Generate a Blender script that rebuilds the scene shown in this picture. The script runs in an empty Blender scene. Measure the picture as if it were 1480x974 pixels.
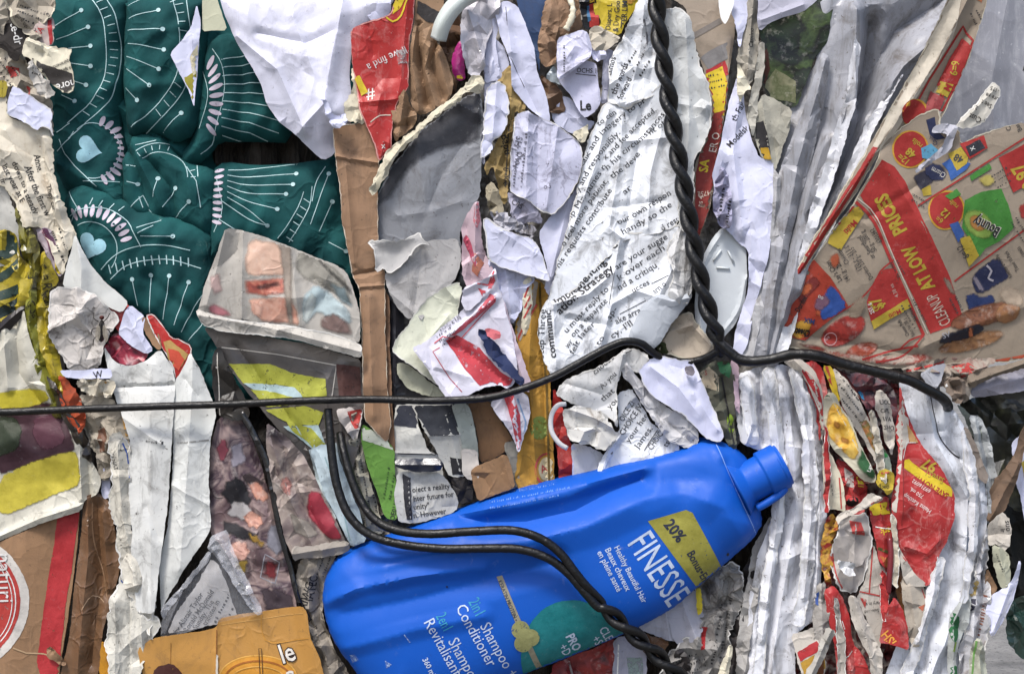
import bpy, math, random
import numpy as np
from mathutils import Vector
from mathutils.geometry import delaunay_2d_cdt
from mathutils.bvhtree import BVHTree

# ---------------------------------------------------------------- camera, sky, sun, exposure
SC = bpy.context.scene
U = 0.5 / 1480          # metres for one unit of the drawing grid used below (bale face about 0.5 m wide in view)
D = 2400.0              # camera distance in grid units
ZC = 0.36               # height of the camera and of the middle of the view above the ground
cam_d = bpy.data.cameras.new('camera'); cam = bpy.data.objects.new('camera', cam_d)
SC.collection.objects.link(cam); SC.camera = cam
cam_d.sensor_width = 36; cam_d.lens = 36 * D / 1480
cam_d.clip_start = 0.05; cam_d.clip_end = 500
cam.location = (0, -D * U, ZC); cam.rotation_euler = (math.radians(90), 0, 0)
W = bpy.data.worlds.new("World"); SC.world = W; W.use_nodes = True
nt = W.node_tree; bg = nt.nodes['Background']
sky = nt.nodes.new('ShaderNodeTexSky'); sky.sky_type = 'NISHITA'; sky.sun_disc = False
SUN_EL, SUN_AZ = math.radians(58), math.radians(-30)   # azimuth from the camera side (-Y) towards -X
sky.sun_elevation = SUN_EL
sd = Vector((math.sin(SUN_AZ) * math.cos(SUN_EL), -math.cos(SUN_AZ) * math.cos(SUN_EL), math.sin(SUN_EL)))
sky.sun_rotation = math.atan2(sd.x, sd.y)
sky.air_density = 1.0; sky.dust_density = 3.0; sky.ozone_density = 1.0
nt.links.new(sky.outputs[0], bg.inputs[0]); bg.inputs[1].default_value = 0.085
sl = bpy.data.lights.new('sun', 'SUN'); sl.energy = 1.5; sl.angle = math.radians(12); sl.color = (1.0, 0.97, 0.93)
so = bpy.data.objects.new('sun', sl); SC.collection.objects.link(so)
so.rotation_euler = (-sd).to_track_quat('-Z', 'Y').to_euler(); so.location = sd * 3
SC.view_settings.view_transform = 'Standard'; SC.view_settings.look = 'None'
SC.view_settings.exposure = 1.42; SC.view_settings.gamma = 1.0

# ---------------------------------------------------------------- materials
def lin(c):
    if isinstance(c, str):
        c = tuple(int(c[i:i + 2], 16) for i in (0, 2, 4))
    out = []
    for v in c:
        v = v / 255.0
        out.append(v / 12.92 if v <= 0.04045 else ((v + 0.055) / 1.055) ** 2.4)
    return (out[0], out[1], out[2], 1.0)

_m = {}
def _base(key):
    m = bpy.data.materials.new(key); m.use_nodes = True
    n = m.node_tree.nodes; L = m.node_tree.links
    return m, n, L, n['Principled BSDF']

def _coords(n, L, scale=(1, 1, 1), rot=0.0):
    tc = n.new('ShaderNodeTexCoord'); oi = n.new('ShaderNodeObjectInfo')
    mu = n.new('ShaderNodeMath'); mu.operation = 'MULTIPLY'; mu.inputs[1].default_value = 37.0
    L.new(oi.outputs['Random'], mu.inputs[0])
    ad = n.new('ShaderNodeVectorMath'); ad.operation = 'ADD'
    L.new(tc.outputs['Object'], ad.inputs[0]); L.new(mu.outputs[0], ad.inputs[1])
    mp = n.new('ShaderNodeMapping'); mp.inputs['Scale'].default_value = scale
    mp.inputs['Rotation'].default_value = (0, rot, 0)
    L.new(ad.outputs[0], mp.inputs[0])
    return ad.outputs[0], mp.outputs[0]

def _noise(n, L, v, scale, detail=3, rough=.55, dist=0.0):
    t = n.new('ShaderNodeTexNoise'); t.inputs['Scale'].default_value = scale
    t.inputs['Detail'].default_value = detail; t.inputs['Roughness'].default_value = rough
    t.inputs['Distortion'].default_value = dist
    L.new(v, t.inputs['Vector']); return t.outputs['Fac']

def _ramp(n, L, f, stops, interp='LINEAR'):
    r = n.new('ShaderNodeValToRGB'); r.color_ramp.interpolation = interp
    e = r.color_ramp.elements
    while len(e) < len(stops): e.new(0.5)
    for k, (p, c) in enumerate(stops): e[k].position = p; e[k].color = c
    L.new(f, r.inputs[0]); return r.outputs[0]

def _mix(n, L, f, a, b, mode='MIX'):
    x = n.new('ShaderNodeMix'); x.data_type = 'RGBA'; x.blend_type = mode
    for s, v in ((0, f), (6, a), (7, b)):
        if isinstance(v, (int, float, tuple)): x.inputs[s].default_value = v
        else: L.new(v, x.inputs[s])
    return x.outputs[2]

def _g(v): return (v, v, v, 1)

def _bump(n, L, P, v, crinkle, fine, cs=90.0):
    vo = n.new('ShaderNodeTexVoronoi'); vo.feature = 'DISTANCE_TO_EDGE'; vo.inputs['Scale'].default_value = cs
    nz = n.new('ShaderNodeTexNoise'); nz.inputs['Scale'].default_value = cs * .9; nz.inputs['Detail'].default_value = 2
    L.new(v, nz.inputs['Vector'])
    wv = n.new('ShaderNodeVectorMath'); wv.operation = 'MULTIPLY_ADD'
    L.new(nz.outputs['Color'], wv.inputs[0]); wv.inputs[1].default_value = (.012,) * 3; L.new(v, wv.inputs[2])
    L.new(wv.outputs[0], vo.inputs['Vector'])
    cr = _ramp(n, L, vo.outputs['Distance'], [(0, _g(1)), (.10, _g(.35)), (.45, _g(0))])
    msk = _noise(n, L, v, cs * .35, 2); mk = _ramp(n, L, msk, [(.42, _g(0)), (.62, _g(1))])
    cm = _mix(n, L, 1.0, cr, mk, 'MULTIPLY')
    big = _noise(n, L, v, cs * 3.6, 4, .55, .4)
    b1 = n.new('ShaderNodeBump'); b1.inputs['Distance'].default_value = .0009; b1.inputs['Strength'].default_value = crinkle
    L.new(cm, b1.inputs['Height'])
    b2 = n.new('ShaderNodeBump'); b2.inputs['Distance'].default_value = .00022; b2.inputs['Strength'].default_value = crinkle
    L.new(big, b2.inputs['Height']); L.new(b1.outputs[0], b2.inputs['Normal'])
    fn = _noise(n, L, v, 1500, 2, .6)
    b3 = n.new('ShaderNodeBump'); b3.inputs['Distance'].default_value = .00012; b3.inputs['Strength'].default_value = fine
    L.new(fn, b3.inputs['Height']); L.new(b2.outputs[0], b3.inputs['Normal'])
    L.new(b3.outputs[0], P.inputs['Normal'])

def paper(col, dirt=.3, crinkle=.5, rough=.75, spec=.3, streak=0.0, rot=0.0, fine=.5, cs=90.0, dirtcol='3a332d', trans=0.0, name='paper'):
    key = f'{name}_{col}_{dirt}_{crinkle}_{rough}_{spec}_{streak}_{rot}_{fine}_{cs}_{dirtcol}_{trans}'
    if key in _m: return _m[key]
    m, n, L, P = _base(name)
    v, vs = _coords(n, L, (1, 1, .12), rot)
    c = lin(col); dk = tuple(x * .80 for x in c[:3]) + (1,)
    f = _noise(n, L, v, 30, 4); f = _ramp(n, L, f, [(.3, _g(0)), (.7, _g(1))])
    o = _mix(n, L, f, dk, c)
    if dirt:
        a = _noise(n, L, v, 55, 8, .72, .8)
        a = _ramp(n, L, a, [(.53, _g(0)), (.72, _g(min(1, dirt * 1.6)))])
        o = _mix(n, L, a, o, lin(dirtcol))
        s = _noise(n, L, v, 420, 4, .7)
        s = _ramp(n, L, s, [(.64, _g(0)), (.70, _g(min(1, dirt * 2.2)))])
        o = _mix(n, L, s, o, lin(dirtcol))
        vo = n.new('ShaderNodeTexVoronoi'); vo.feature = 'DISTANCE_TO_EDGE'; vo.inputs['Scale'].default_value = cs * .8   # grime caught in old creases
        nz = n.new('ShaderNodeTexNoise'); nz.inputs['Scale'].default_value = 70; nz.inputs['Detail'].default_value = 5; L.new(v, nz.inputs['Vector'])
        wv = n.new('ShaderNodeVectorMath'); wv.operation = 'MULTIPLY_ADD'; L.new(nz.outputs['Color'], wv.inputs[0]); wv.inputs[1].default_value = (.02,) * 3; L.new(v, wv.inputs[2]); L.new(wv.outputs[0], vo.inputs['Vector'])
        ln = _ramp(n, L, vo.outputs['Distance'], [(0, _g(1)), (.05, _g(0))]); mk = _ramp(n, L, nz.outputs['Fac'], [(.48, _g(0)), (.66, _g(0 if streak else min(1, dirt * .8)))])
        o = _mix(n, L, _mix(n, L, 1.0, ln, mk, 'MULTIPLY'), o, lin(dirtcol))
        _, vs2 = _coords(n, L, (1, 1, .22), rot + .5)                                              # rubbed smears
        s = _noise(n, L, vs2, 170, 6, .72); s = _ramp(n, L, s, [(.56, _g(0)), (.68, _g(min(.8, dirt * .9)))]); o = _mix(n, L, s, o, lin(dirtcol))
    if streak:
        s = _noise(n, L, vs, 260, 5, .7)
        s = _ramp(n, L, s, [(.50, _g(0)), (.75, _g(streak))])
        o = _mix(n, L, s, o, lin(dirtcol))
    L.new(o, P.inputs['Base Color']); P.inputs['Roughness'].default_value = rough
    P.inputs['Specular IOR Level'].default_value = spec
    _bump(n, L, P, v, crinkle, fine, cs)
    if trans:
        P.inputs['Transmission Weight'].default_value = trans
        P.inputs['IOR'].default_value = 1.1
    _m[key] = m; return m

def printed(cols, scale=60, rough=.5, crinkle=.5, dist=.4, spec=.4, detail=3, name='printed_paper'):
    """a blurred colour photograph printed on paper: bands of its inks through noise"""
    key = 'pr' + str(cols) + f'{scale}{rough}{crinkle}{dist}{spec}{detail}'
    if key in _m: return _m[key]
    m, n, L, P = _base(name); v, vs = _coords(n, L)
    f = _noise(n, L, v, scale, detail, .55, dist)
    k = len(cols); st = [(.28 + .44 * i / (k - 1), lin(c)) for i, c in enumerate(cols)]
    o = _ramp(n, L, f, st)
    a = _noise(n, L, v, 160, 6, .7); a = _ramp(n, L, a, [(.55, _g(0)), (.75, _g(.35))])
    o = _mix(n, L, a, o, lin('d8d2c8'))
    L.new(o, P.inputs['Base Color']); P.inputs['Roughness'].default_value = rough
    P.inputs['Specular IOR Level'].default_value = spec
    _bump(n, L, P, v, crinkle, .3); _m[key] = m; return m

def ink(col, wear=.25, rough=.6, spec=.3):
    key = f'ink{col}{wear}{rough}{spec}'
    if key in _m: return _m[key]
    m, n, L, P = _base('ink'); v, vs = _coords(n, L)
    c = lin(col)
    f = _noise(n, L, v, 90, 7, .7); f = _ramp(n, L, f, [(.35, _g(0)), (.68, _g(1))]); o = _mix(n, L, f, tuple(x * .72 for x in c[:3]) + (1,), tuple(min(1, x * 1.08 + .012) for x in c[:3]) + (1,)); q = _noise(n, L, v, 240, 6, .78); q = _ramp(n, L, q, [(.60, _g(0)), (.72, _g(.45))]); o = _mix(n, L, q, o, tuple(x * .6 + .16 for x in c[:3]) + (1,))
    L.new(o, P.inputs['Base Color']); P.inputs['Roughness'].default_value = rough
    P.inputs['Specular IOR Level'].default_value = spec
    if wear:
        a = _noise(n, L, v, 300, 6, .75)
        a = _ramp(n, L, a, [(.30 + .22 * wear, _g(.25)), (.36 + .22 * wear, _g(1))])
        L.new(a, P.inputs['Alpha'])
    fn = _noise(n, L, v, 180, 4, .6, .5)
    b = n.new('ShaderNodeBump'); b.inputs['Distance'].default_value = .0009; b.inputs['Strength'].default_value = .35
    L.new(fn, b.inputs['Height']); L.new(b.outputs[0], P.inputs['Normal'])
    _m[key] = m; return m

def plastic(col, rough=.4, spec=.5, bump=.15, dirt=.12, trans=0.0, sss=0.0, alpha=1.0, coat=0.0, bs=60):
    key = f'pl{col}{rough}{spec}{bump}{dirt}{trans}{sss}{alpha}{coat}{bs}'
    if key in _m: return _m[key]
    m, n, L, P = _base('plastic'); v, vs = _coords(n, L)
    o = lin(col)
    f = _noise(n, L, v, 25, 5); o = _mix(n, L, f, tuple(x * .86 for x in o[:3]) + (1,), o)
    if dirt:
        a = _noise(n, L, v, 110, 9, .78, .4); a = _ramp(n, L, a, [(.60, _g(0)), (.72, _g(dirt))])
        o = _mix(n, L, a, o, lin('b9b6ae'))
        a = _noise(n, L, v, 260, 5, .7); a = _ramp(n, L, a, [(.66, _g(0)), (.72, _g(dirt * 2))])
        o = _mix(n, L, a, o, lin('20201f'))
    L.new(o, P.inputs['Base Color'])
    rr = _noise(n, L, v, 90, 5); rr = _ramp(n, L, rr, [(.3, _g(max(.05, rough - .1))), (.7, _g(rough + .12))]); L.new(rr, P.inputs['Roughness'])
    P.inputs['Specular IOR Level'].default_value = spec
    P.inputs['Transmission Weight'].default_value = trans; P.inputs['Alpha'].default_value = alpha
    P.inputs['Coat Weight'].default_value = coat
    P.inputs['IOR'].default_value = 1.25 if trans else 1.45
    h = _noise(n, L, v, bs, 5, .6, .5); b = n.new('ShaderNodeBump'); b.inputs['Distance'].default_value = .002; b.inputs['Strength'].default_value = bump
    L.new(h, b.inputs['Height'])
    g = _noise(n, L, v, 1400, 2); b2 = n.new('ShaderNodeBump'); b2.inputs['Distance'].default_value = .0001; b2.inputs['Strength'].default_value = .25
    L.new(g, b2.inputs['Height']); L.new(b.outputs[0], b2.inputs['Normal']); L.new(b2.outputs[0], P.inputs['Normal'])
    _m[key] = m; return m

def softmat(m):
    """the same print with blurred, halftoned borders, as in a printed photograph"""
    key = 'soft' + m.name
    if key in _m: return _m[key]
    c = m.copy(); n = c.node_tree.nodes; L = c.node_tree.links; P = n['Principled BSDF']
    at = n.new('ShaderNodeAttribute'); at.attribute_name = 'fade'; v, _ = _coords(n, L); z = _noise(n, L, v, 260, 6, .7)
    a = n.new('ShaderNodeMath'); a.operation = 'MULTIPLY_ADD'; L.new(z, a.inputs[0]); a.inputs[1].default_value = .9; a.inputs[2].default_value = -.45
    b = n.new('ShaderNodeMath'); b.operation = 'ADD'; L.new(at.outputs['Fac'], b.inputs[0]); L.new(a.outputs[0], b.inputs[1]); o = _ramp(n, L, b.outputs[0], [(.1, _g(0)), (.9, _g(1))])
    L.new(o, P.inputs['Alpha']); _m[key] = c; return c

# ---------------------------------------------------------------- shape tools
def _h(i, j, s):
    v = np.sin(i * 127.1 + j * 311.7 + s * 74.7) * 43758.5453
    return v - np.floor(v)
def vnoise(p, s=0.0):
    i = np.floor(p[:, 0]); j = np.floor(p[:, 1]); f = p[:, 0] - i; g = p[:, 1] - j
    f = f * f * (3 - 2 * f); g = g * g * (3 - 2 * g)
    a = _h(i, j, s) * (1 - f) + _h(i + 1, j, s) * f; b = _h(i, j + 1, s) * (1 - f) + _h(i + 1, j + 1, s) * f
    return a * (1 - g) + b * g
def fbm(p, s=0.0, o=3):
    t = 0; a = 1; w = 0
    for k in range(o):
        t = t + a * vnoise(p * 2 ** k + 17.3 * k, s + k); w += a; a *= .5
    return t / w
def tri(x): return 2 * np.sqrt((x - np.floor(x + .5)) ** 2 + .0025) - .04      # 0..1 zigzag
def crumple(p, scale, seed):
    q = p / scale; w = np.stack([vnoise(q * 1.3, seed), vnoise(q * 1.3, seed + 5)], 1) * .9
    q = q + w * .55; t = 0; rs = random.Random(seed)
    for k, f in enumerate((.55, .9, 1.5, 2.7)):
        a = rs.uniform(0, math.pi); t = t + tri((q[:, 0] * math.cos(a) + q[:, 1] * math.sin(a)) * f + rs.random()) / f ** .9
    return (t - 1.6) * (.35 + .9 * vnoise(q * .7, seed + 9))
def seg_d(p, poly, closed=False):
    best = np.full(len(p), 1e9); n = len(poly)
    for k in range(n if closed else n - 1):
        a = np.array(poly[k], float); b = np.array(poly[(k + 1) % n], float); ab = b - a
        t = np.clip(((p - a) @ ab) / max(1e-9, ab @ ab), 0, 1)
        best = np.minimum(best, np.hypot(*(p - a - t[:, None] * ab).T))
    return best
def inside(p, poly):
    r = np.zeros(len(p), bool); n = len(poly); x, y = p[:, 0], p[:, 1]
    for k in range(n):
        x1, y1 = poly[k]; x2, y2 = poly[(k + 1) % n]
        if y1 == y2: continue
        c = ((y1 > y) != (y2 > y)) & (x < (x2 - x1) * (y - y1) / (y2 - y1) + x1); r ^= c
    return r
def chaikin(pts, it=1, closed=True, cap=999):
    for _ in range(it):
        o = []; n = len(pts)
        for k in range(n if closed else n - 1):
            a, b = pts[k], pts[(k + 1) % n]; L = math.dist(a, b) or 1; c = min(.2, cap / L); d = 1 - c
            o.append((a[0] * d + b[0] * c, a[1] * d + b[1] * c)); o.append((a[0] * c + b[0] * d, a[1] * c + b[1] * d))
        if not closed: o = [pts[0]] + o + [pts[-1]]
        pts = o
    return pts
def dense(pts, g, closed=True):
    o = []; n = len(pts)
    for k in range(n if closed else n - 1):
        a, b = pts[k], pts[(k + 1) % n]; L = math.hypot(b[0] - a[0], b[1] - a[1]); m = max(1, int(round(L / g)))
        for i in range(m): o.append((a[0] + (b[0] - a[0]) * i / m, a[1] + (b[1] - a[1]) * i / m))
    if not closed: o.append(pts[-1])
    return o
def grow(pts, d):
    P = np.array(pts, float); T = np.roll(P, -1, 0) - np.roll(P, 1, 0); T /= np.linalg.norm(T, axis=1)[:, None] + 1e-9; N = np.stack([-T[:, 1], T[:, 0]], 1)
    if inside(P[:1] + N[:1] * 2, pts)[0]: N = -N
    return [tuple(q) for q in P + N * d]
def torn(pts, amp, seed):
    if amp <= 0: return pts
    n = len(pts); rs = random.Random(seed); o = []
    off = [0.0] * n
    for f, a in ((.035, 1.0), (.11, .6), (.3, .5)):
        ph = [rs.random() * 6.28 for _ in range(3)]
        m = max(1, round(f * n)); m2 = max(1, round(f * n * 1.7))
        for k in range(n): off[k] += a * amp * (math.sin(6.283 * m * k / n + ph[0]) * .6 + math.sin(6.283 * m2 * k / n + ph[1]) * .5)
    for k in range(n):
        a, b = pts[k - 1], pts[(k + 1) % n]; tx, ty = b[0] - a[0], b[1] - a[1]; L = math.hypot(tx, ty) or 1
        d = off[k] + rs.uniform(-.6, .6) * amp
        o.append((pts[k][0] - ty / L * d, pts[k][1] + tx / L * d))
    return o
def triangulate(poly, g, seed=0, lines=()):
    """triangles filling the outline, with vertices laid along the given crease points"""
    P = np.array(poly); x0, y0 = P.min(0); x1, y1 = P.max(0); rs = np.random.RandomState(seed + 11)
    gx = np.arange(x0 + g / 2, x1, g); gy = np.arange(y0 + g / 2, y1, g * .87)
    pts = np.array([(x + (g / 2 if j % 2 else 0), y) for j, y in enumerate(gy) for x in gx]) if len(gx) and len(gy) else np.zeros((0, 2))
    if len(pts):
        pts = pts + rs.uniform(-.12, .12, pts.shape) * g
        pts = pts[inside(pts, poly)]
    if len(pts): pts = pts[seg_d(pts, poly, True) > g * .45]
    keep = []
    if len(lines):
        Lp = np.array(lines); Lp = Lp[inside(Lp, poly)]
        if len(Lp): Lp = Lp[seg_d(Lp, poly, True) > g * .4]
        cell = {}; r2 = (g * .55) ** 2
        def near(x, y, rr):
            i, j = int(x // g), int(y // g)
            for a in (-1, 0, 1):
                for b in (-1, 0, 1):
                    for q in cell.get((i + a, j + b), ()):
                        if (q[0] - x) ** 2 + (q[1] - y) ** 2 < rr: return True
            return False
        for x, y in Lp:
            if not near(x, y, (g * .3) ** 2): keep.append((x, y)); cell.setdefault((int(x // g), int(y // g)), []).append((x, y))
        pts = [q for q in pts if not near(q[0], q[1], r2)]
    vs = [Vector(p) for p in poly] + [Vector(p) for p in keep] + [Vector(p) for p in pts]; n = len(poly)
    v, e, f, *_ = delaunay_2d_cdt(vs, [], [list(range(n))], 1, 1e-4)
    return np.array([(a.x, a.y) for a in v]), [tuple(t) for t in f]
def facets(x0, y0, x1, y1, sp, seed):
    """a crumpled ground plan: scattered points with random heights joined by straight creases"""
    rs = np.random.RandomState(seed * 3 + 1); P = []
    nx = int((x1 - x0) / sp) + 4; ny = int((y1 - y0) / sp) + 4
    for j in range(ny):
        for i in range(nx): P.append((x0 + (i - 1.5 + (.5 if j % 2 else 0)) * sp + rs.uniform(-.42, .42) * sp, y0 + (j - 1.5) * sp + rs.uniform(-.42, .42) * sp))
    H = rs.uniform(-1, 1, len(P)) * (.35 + rs.uniform(0, 1, len(P)))
    v, e, f, *_ = delaunay_2d_cdt([Vector(p) for p in P], [], [], 0, 1e-4)
    return BVHTree.FromPolygons([(a.x, a.y, h) for a, h in zip(v, H)], [tuple(t) for t in f]), v, e

_tc = {}
def text_tris(s, size, bold):
    k = (s, bold)
    if k not in _tc:
        c = bpy.data.curves.new('t', 'FONT'); c.body = s; c.size = 1.0; c.resolution_u = 2; c.offset = bold
        o = bpy.data.objects.new('t', c); SC.collection.objects.link(o)
        dg = bpy.context.evaluated_depsgraph_get(); me = bpy.data.meshes.new_from_object(o.evaluated_get(dg))
        v = np.array([(a.co.x, a.co.y) for a in me.vertices]).reshape(-1, 2); f = []
        for q in me.polygons:
            a = list(q.vertices); f += [(a[0], a[i], a[i + 1]) for i in range(1, len(a) - 1)]
        bpy.data.objects.remove(o); bpy.data.curves.remove(c); bpy.data.meshes.remove(me); _tc[k] = (v, f)
    v, f = _tc[k]; return v * size, list(f)
def serifs(v, f):
    """little slab feet and heads on the stems of upright letters"""
    c = {}
    for t in f:
        for q in ((t[0], t[1]), (t[1], t[2]), (t[2], t[0])): k = (min(q), max(q)); c[k] = c.get(k, 0) + 1
    V = [tuple(a) for a in v]; F = list(f)
    def slab(x0, x1, y0, y1):
        b = len(V); V.extend([(x0, y0), (x1, y0), (x1, y1), (x0, y1)]); F.extend([(b, b + 1, b + 2), (b, b + 2, b + 3)])
    for (a, b), k in c.items():
        if k != 1 or abs(v[a][1] - v[b][1]) > .004: continue
        w = abs(v[a][0] - v[b][0]); y = v[a][1]; x0, x1 = sorted((v[a][0], v[b][0]))
        if not .03 < w < .14: continue
        if abs(y) < .012: slab(x0 - .055, x1 + .055, 0, .035)
        elif y > .45: slab(x0 - .06, x1 + (.05 if y > .6 and w > .07 else .0), y - .035, y)
    return np.array(V), F
def split_long(v, f, L):
    v = [tuple(a) for a in v]; cache = {}
    for _ in range(5):
        nf = []; ch = False
        for t in f:
            d = [math.dist(v[t[i]], v[t[(i + 1) % 3]]) for i in range(3)]; m = max(range(3), key=lambda i: d[i])
            if d[m] <= L: nf.append(t); continue
            ch = True; a, b, c = t[m], t[(m + 1) % 3], t[(m + 2) % 3]; k = (min(a, b), max(a, b))
            if k not in cache: cache[k] = len(v); v.append(((v[a][0] + v[b][0]) / 2, (v[a][1] + v[b][1]) / 2))
            q = cache[k]; nf += [(a, q, c), (q, b, c)]
        f = nf
        if not ch: break
    return np.array(v), f
def stroke(pts, w, closed=False):
    pts = dense(pts, 5, closed); n = len(pts); v = []; f = []
    for k in range(n):
        a = pts[k - 1] if (k or closed) else pts[0]; b = pts[(k + 1) % n] if (k < n - 1 or closed) else pts[-1]
        tx, ty = b[0] - a[0], b[1] - a[1]; L = math.hypot(tx, ty) or 1
        v += [(pts[k][0] - ty / L * w / 2, pts[k][1] + tx / L * w / 2), (pts[k][0] + ty / L * w / 2, pts[k][1] - tx / L * w / 2)]
    for k in range(n if closed else n - 1):
        a, b = 2 * k, 2 * ((k + 1) % n); f += [(a, a + 1, b + 1), (a, b + 1, b)]
    return np.array(v), f
def ell(cx, cy, rx, ry, rot=0, n=20):
    c, s = math.cos(math.radians(rot)), math.sin(math.radians(rot)); o = []
    for k in range(n):
        a = 6.2832 * k / n; x, y = rx * math.cos(a), ry * math.sin(a)
        o.append((cx + x * c - y * s, cy - (x * s + y * c)))
    return o
def arc(cx, cy, r, a0, a1, ry=None, rot=0, step=8):
    """degrees anticlockwise from the right"""
    ry = ry or r; n = max(4, int(abs(a1 - a0) / step)); c, s = math.cos(math.radians(rot)), math.sin(math.radians(rot)); o = []
    for k in range(n + 1):
        a = math.radians(a0 + (a1 - a0) * k / n); x, y = r * math.cos(a), ry * math.sin(a)
        o.append((cx + x * c - y * s, cy - (x * s + y * c)))
    return o

def world_pt(x, y, h, s):      # drawing grid to metres; s makes up for the object's own distance
    return ((x - 740) * s * U, -h * U, ZC - (y - 487) * s * U)

def link(name, me, parent=None, loc=(0, 0, 0)):
    o = bpy.data.objects.new(name, me); SC.collection.objects.link(o)
    if parent is not None: o.parent = parent
    o.location = loc; return o
def tag(o, label, cat, group=None):
    o['label'] = label; o['category'] = cat
    if group: o['group'] = group
    return o
def empty(name, label, cat, x, y, z=0, group=None):
    s = (D - z) / D; o = link(name, None, None, world_pt(x, y, z, s)); o.empty_display_size = .01
    return tag(o, label, cat, group)

_seed = [1]
ALL = []
def piece(name, label, cat, pts, z=0, mat=None, dec=(), fold=(), hinge=(), mound=(), pleat=None, edge=(0, 20), cr=3.0, cs=55.0,
          tear=.9, rnd=1, g=5.0, t=.8, tilt=(0, 0), parent=None, rim=None, body=0.0, bp=2.0, bw=60.0, group=None, zr=None, seed=None, sharp=21, cap=4, soft=False, dj=.5, expand=0, blur=0):
    """one sheet: outline on the drawing grid, relief towards the viewer, own thickness, printed marks laid on it"""
    _seed[0] += 1; sd_ = seed if seed is not None else _seed[0]
    if rnd: pts = chaikin(pts, rnd, cap=cap)
    if expand: pts = grow(pts, expand)
    poly = torn(dense(pts, min(g, 4)), tear, sd_)
    A0 = np.array(poly); lines = []; fb = None
    if cr and not soft:
        fb, fv, fe = facets(*A0.min(0), *A0.max(0), max(9, cs * .6), sd_)
        for a, b in fe: lines += dense([tuple(fv[a]), tuple(fv[b])], g * .8, False)
    for a, w_, ln in fold: lines = dense(list(ln), g * .8, False) + lines
    for p1_, p2_, s1_, m1_ in hinge: lines = dense([p1_, p2_], g * .8, False) + lines
    v, f = triangulate(poly, g, sd_, lines)
    C = v.mean(0); pl = [poly[k] for k in range(0, len(poly), 2)] if len(poly) > 120 else poly
    def height(p):
        d = seg_d(p, pl, True)
        h = np.full(len(p), float(z)) + (p - C) @ np.array(tilt)
        if edge[0]: h += edge[0] * (1 - np.exp(-d / edge[1])) - edge[0]
        if body: h += body * (1 - np.clip(1 - d / bw, 0, 1) ** bp) ** (1 / bp)
        for a, w, ln in fold: h += a * np.maximum(0, 1 - (np.sqrt(seg_d(p, ln) ** 2 + .6) - .5) / w) ** 1.25
        for (x1, y1), (x2, y2), sl_, mx in hinge:
            nx, ny = -(y2 - y1), x2 - x1; L = math.hypot(nx, ny); s = ((p[:, 0] - x1) * nx + (p[:, 1] - y1) * ny) / L
            h += sl_ * np.clip(s, 0, mx)
        for x, y, r, a in mound: h += a * np.exp(-((p[:, 0] - x) ** 2 + (p[:, 1] - y) ** 2) / (r * r))
        if pleat:
            ang, lam, amp = pleat[:3]; a = math.radians(ang); q = (p[:, 0] * -math.sin(a) - p[:, 1] * math.cos(a)) / lam
            q = q + 1.3 * fbm(p / (lam * 3.0), sd_ + 3, 2); h += amp * (1 - tri(q)) * (.35 + .9 * vnoise(p / (lam * 2.5), sd_ + 4))
        if fb is not None:
            fh = np.array([(fb.ray_cast(Vector((q[0], q[1], 99)), Vector((0, 0, -1)))[0] or Vector((0, 0, 0))).z for q in p])
            h += cr * 1.5 * fh + cr * .45 * (fbm(p / (cs * .55), sd_ + 31, 2) - .5)
        elif cr: h += cr * .5 * crumple(p, cs, sd_) + cr * 2.0 * (fbm(p / (cs * .5), sd_ + 31, 3) - .5)
        return h
    serif = name in ('book_page', 'text_page', 'torn_newsprint', 'newspaper', 'newspaper_strip')
    hh = height(v)
    bvh = BVHTree.FromPolygons([(a[0], a[1], b) for a, b in zip(v, hh)], f)
    s = (D - z) / D; org = world_pt(C[0], C[1], z, s)
    V = [(x, y, h) for (x, y), h in zip(v, hh)]; F = list(f); M = [0] * len(f); mats = [mat]
    # back of the sheet and its edge
    n0 = len(V); V += [(x, y, h - t) for (x, y, h) in V]; F += [(c + n0, b + n0, a + n0) for a, b, c in f]; M += [0] * len(f)
    ed = {}
    for a, b, c in f:
        for q in ((a, b), (b, c), (c, a)):
            ed[(min(q), max(q))] = None if (min(q), max(q)) in ed else q
    for q in ed.values():
        if q: F.append((q[1], q[0], q[0] + n0, q[1] + n0)); M.append(0)
    if rim:                                              # fibrous torn edge: a strip along the outline
        mats.append(rim[1]); n_ = len(poly); Q = np.array(poly); T = np.roll(Q, -1, 0) - np.roll(Q, 1, 0); T /= np.linalg.norm(T, axis=1)[:, None] + 1e-9
        Nn = np.stack([-T[:, 1], T[:, 0]], 1)
        if not inside(Q[:1] + Nn[:1] * 1.5, poly)[0]: Nn = -Nn
        ww = rim[0] * (.15 + 1.7 * np.clip(fbm(Q / 14, sd_, 2) - .18, 0, 1)) * 1.2; st = []
        for u in (.12, .55, 1.0):
            row = []
            for k in range(n_):
                x, y = Q[k] + Nn[k] * max(.25, ww[k] * u); r_ = bvh.ray_cast(Vector((x, y, 4000)), Vector((0, 0, -1)))
                row.append(None if r_[0] is None else len(V))
                if r_[0] is not None: V.append((float(x), float(y), r_[0].z + .35))
            st.append(row)
        for A, B in zip(st, st[1:]):
            for k in range(n_):
                q = (A[k], A[(k + 1) % n_], B[(k + 1) % n_], B[k])
                if None not in q: F.append(q); M.append(1)
    boxes = []
    FD = {}
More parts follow.
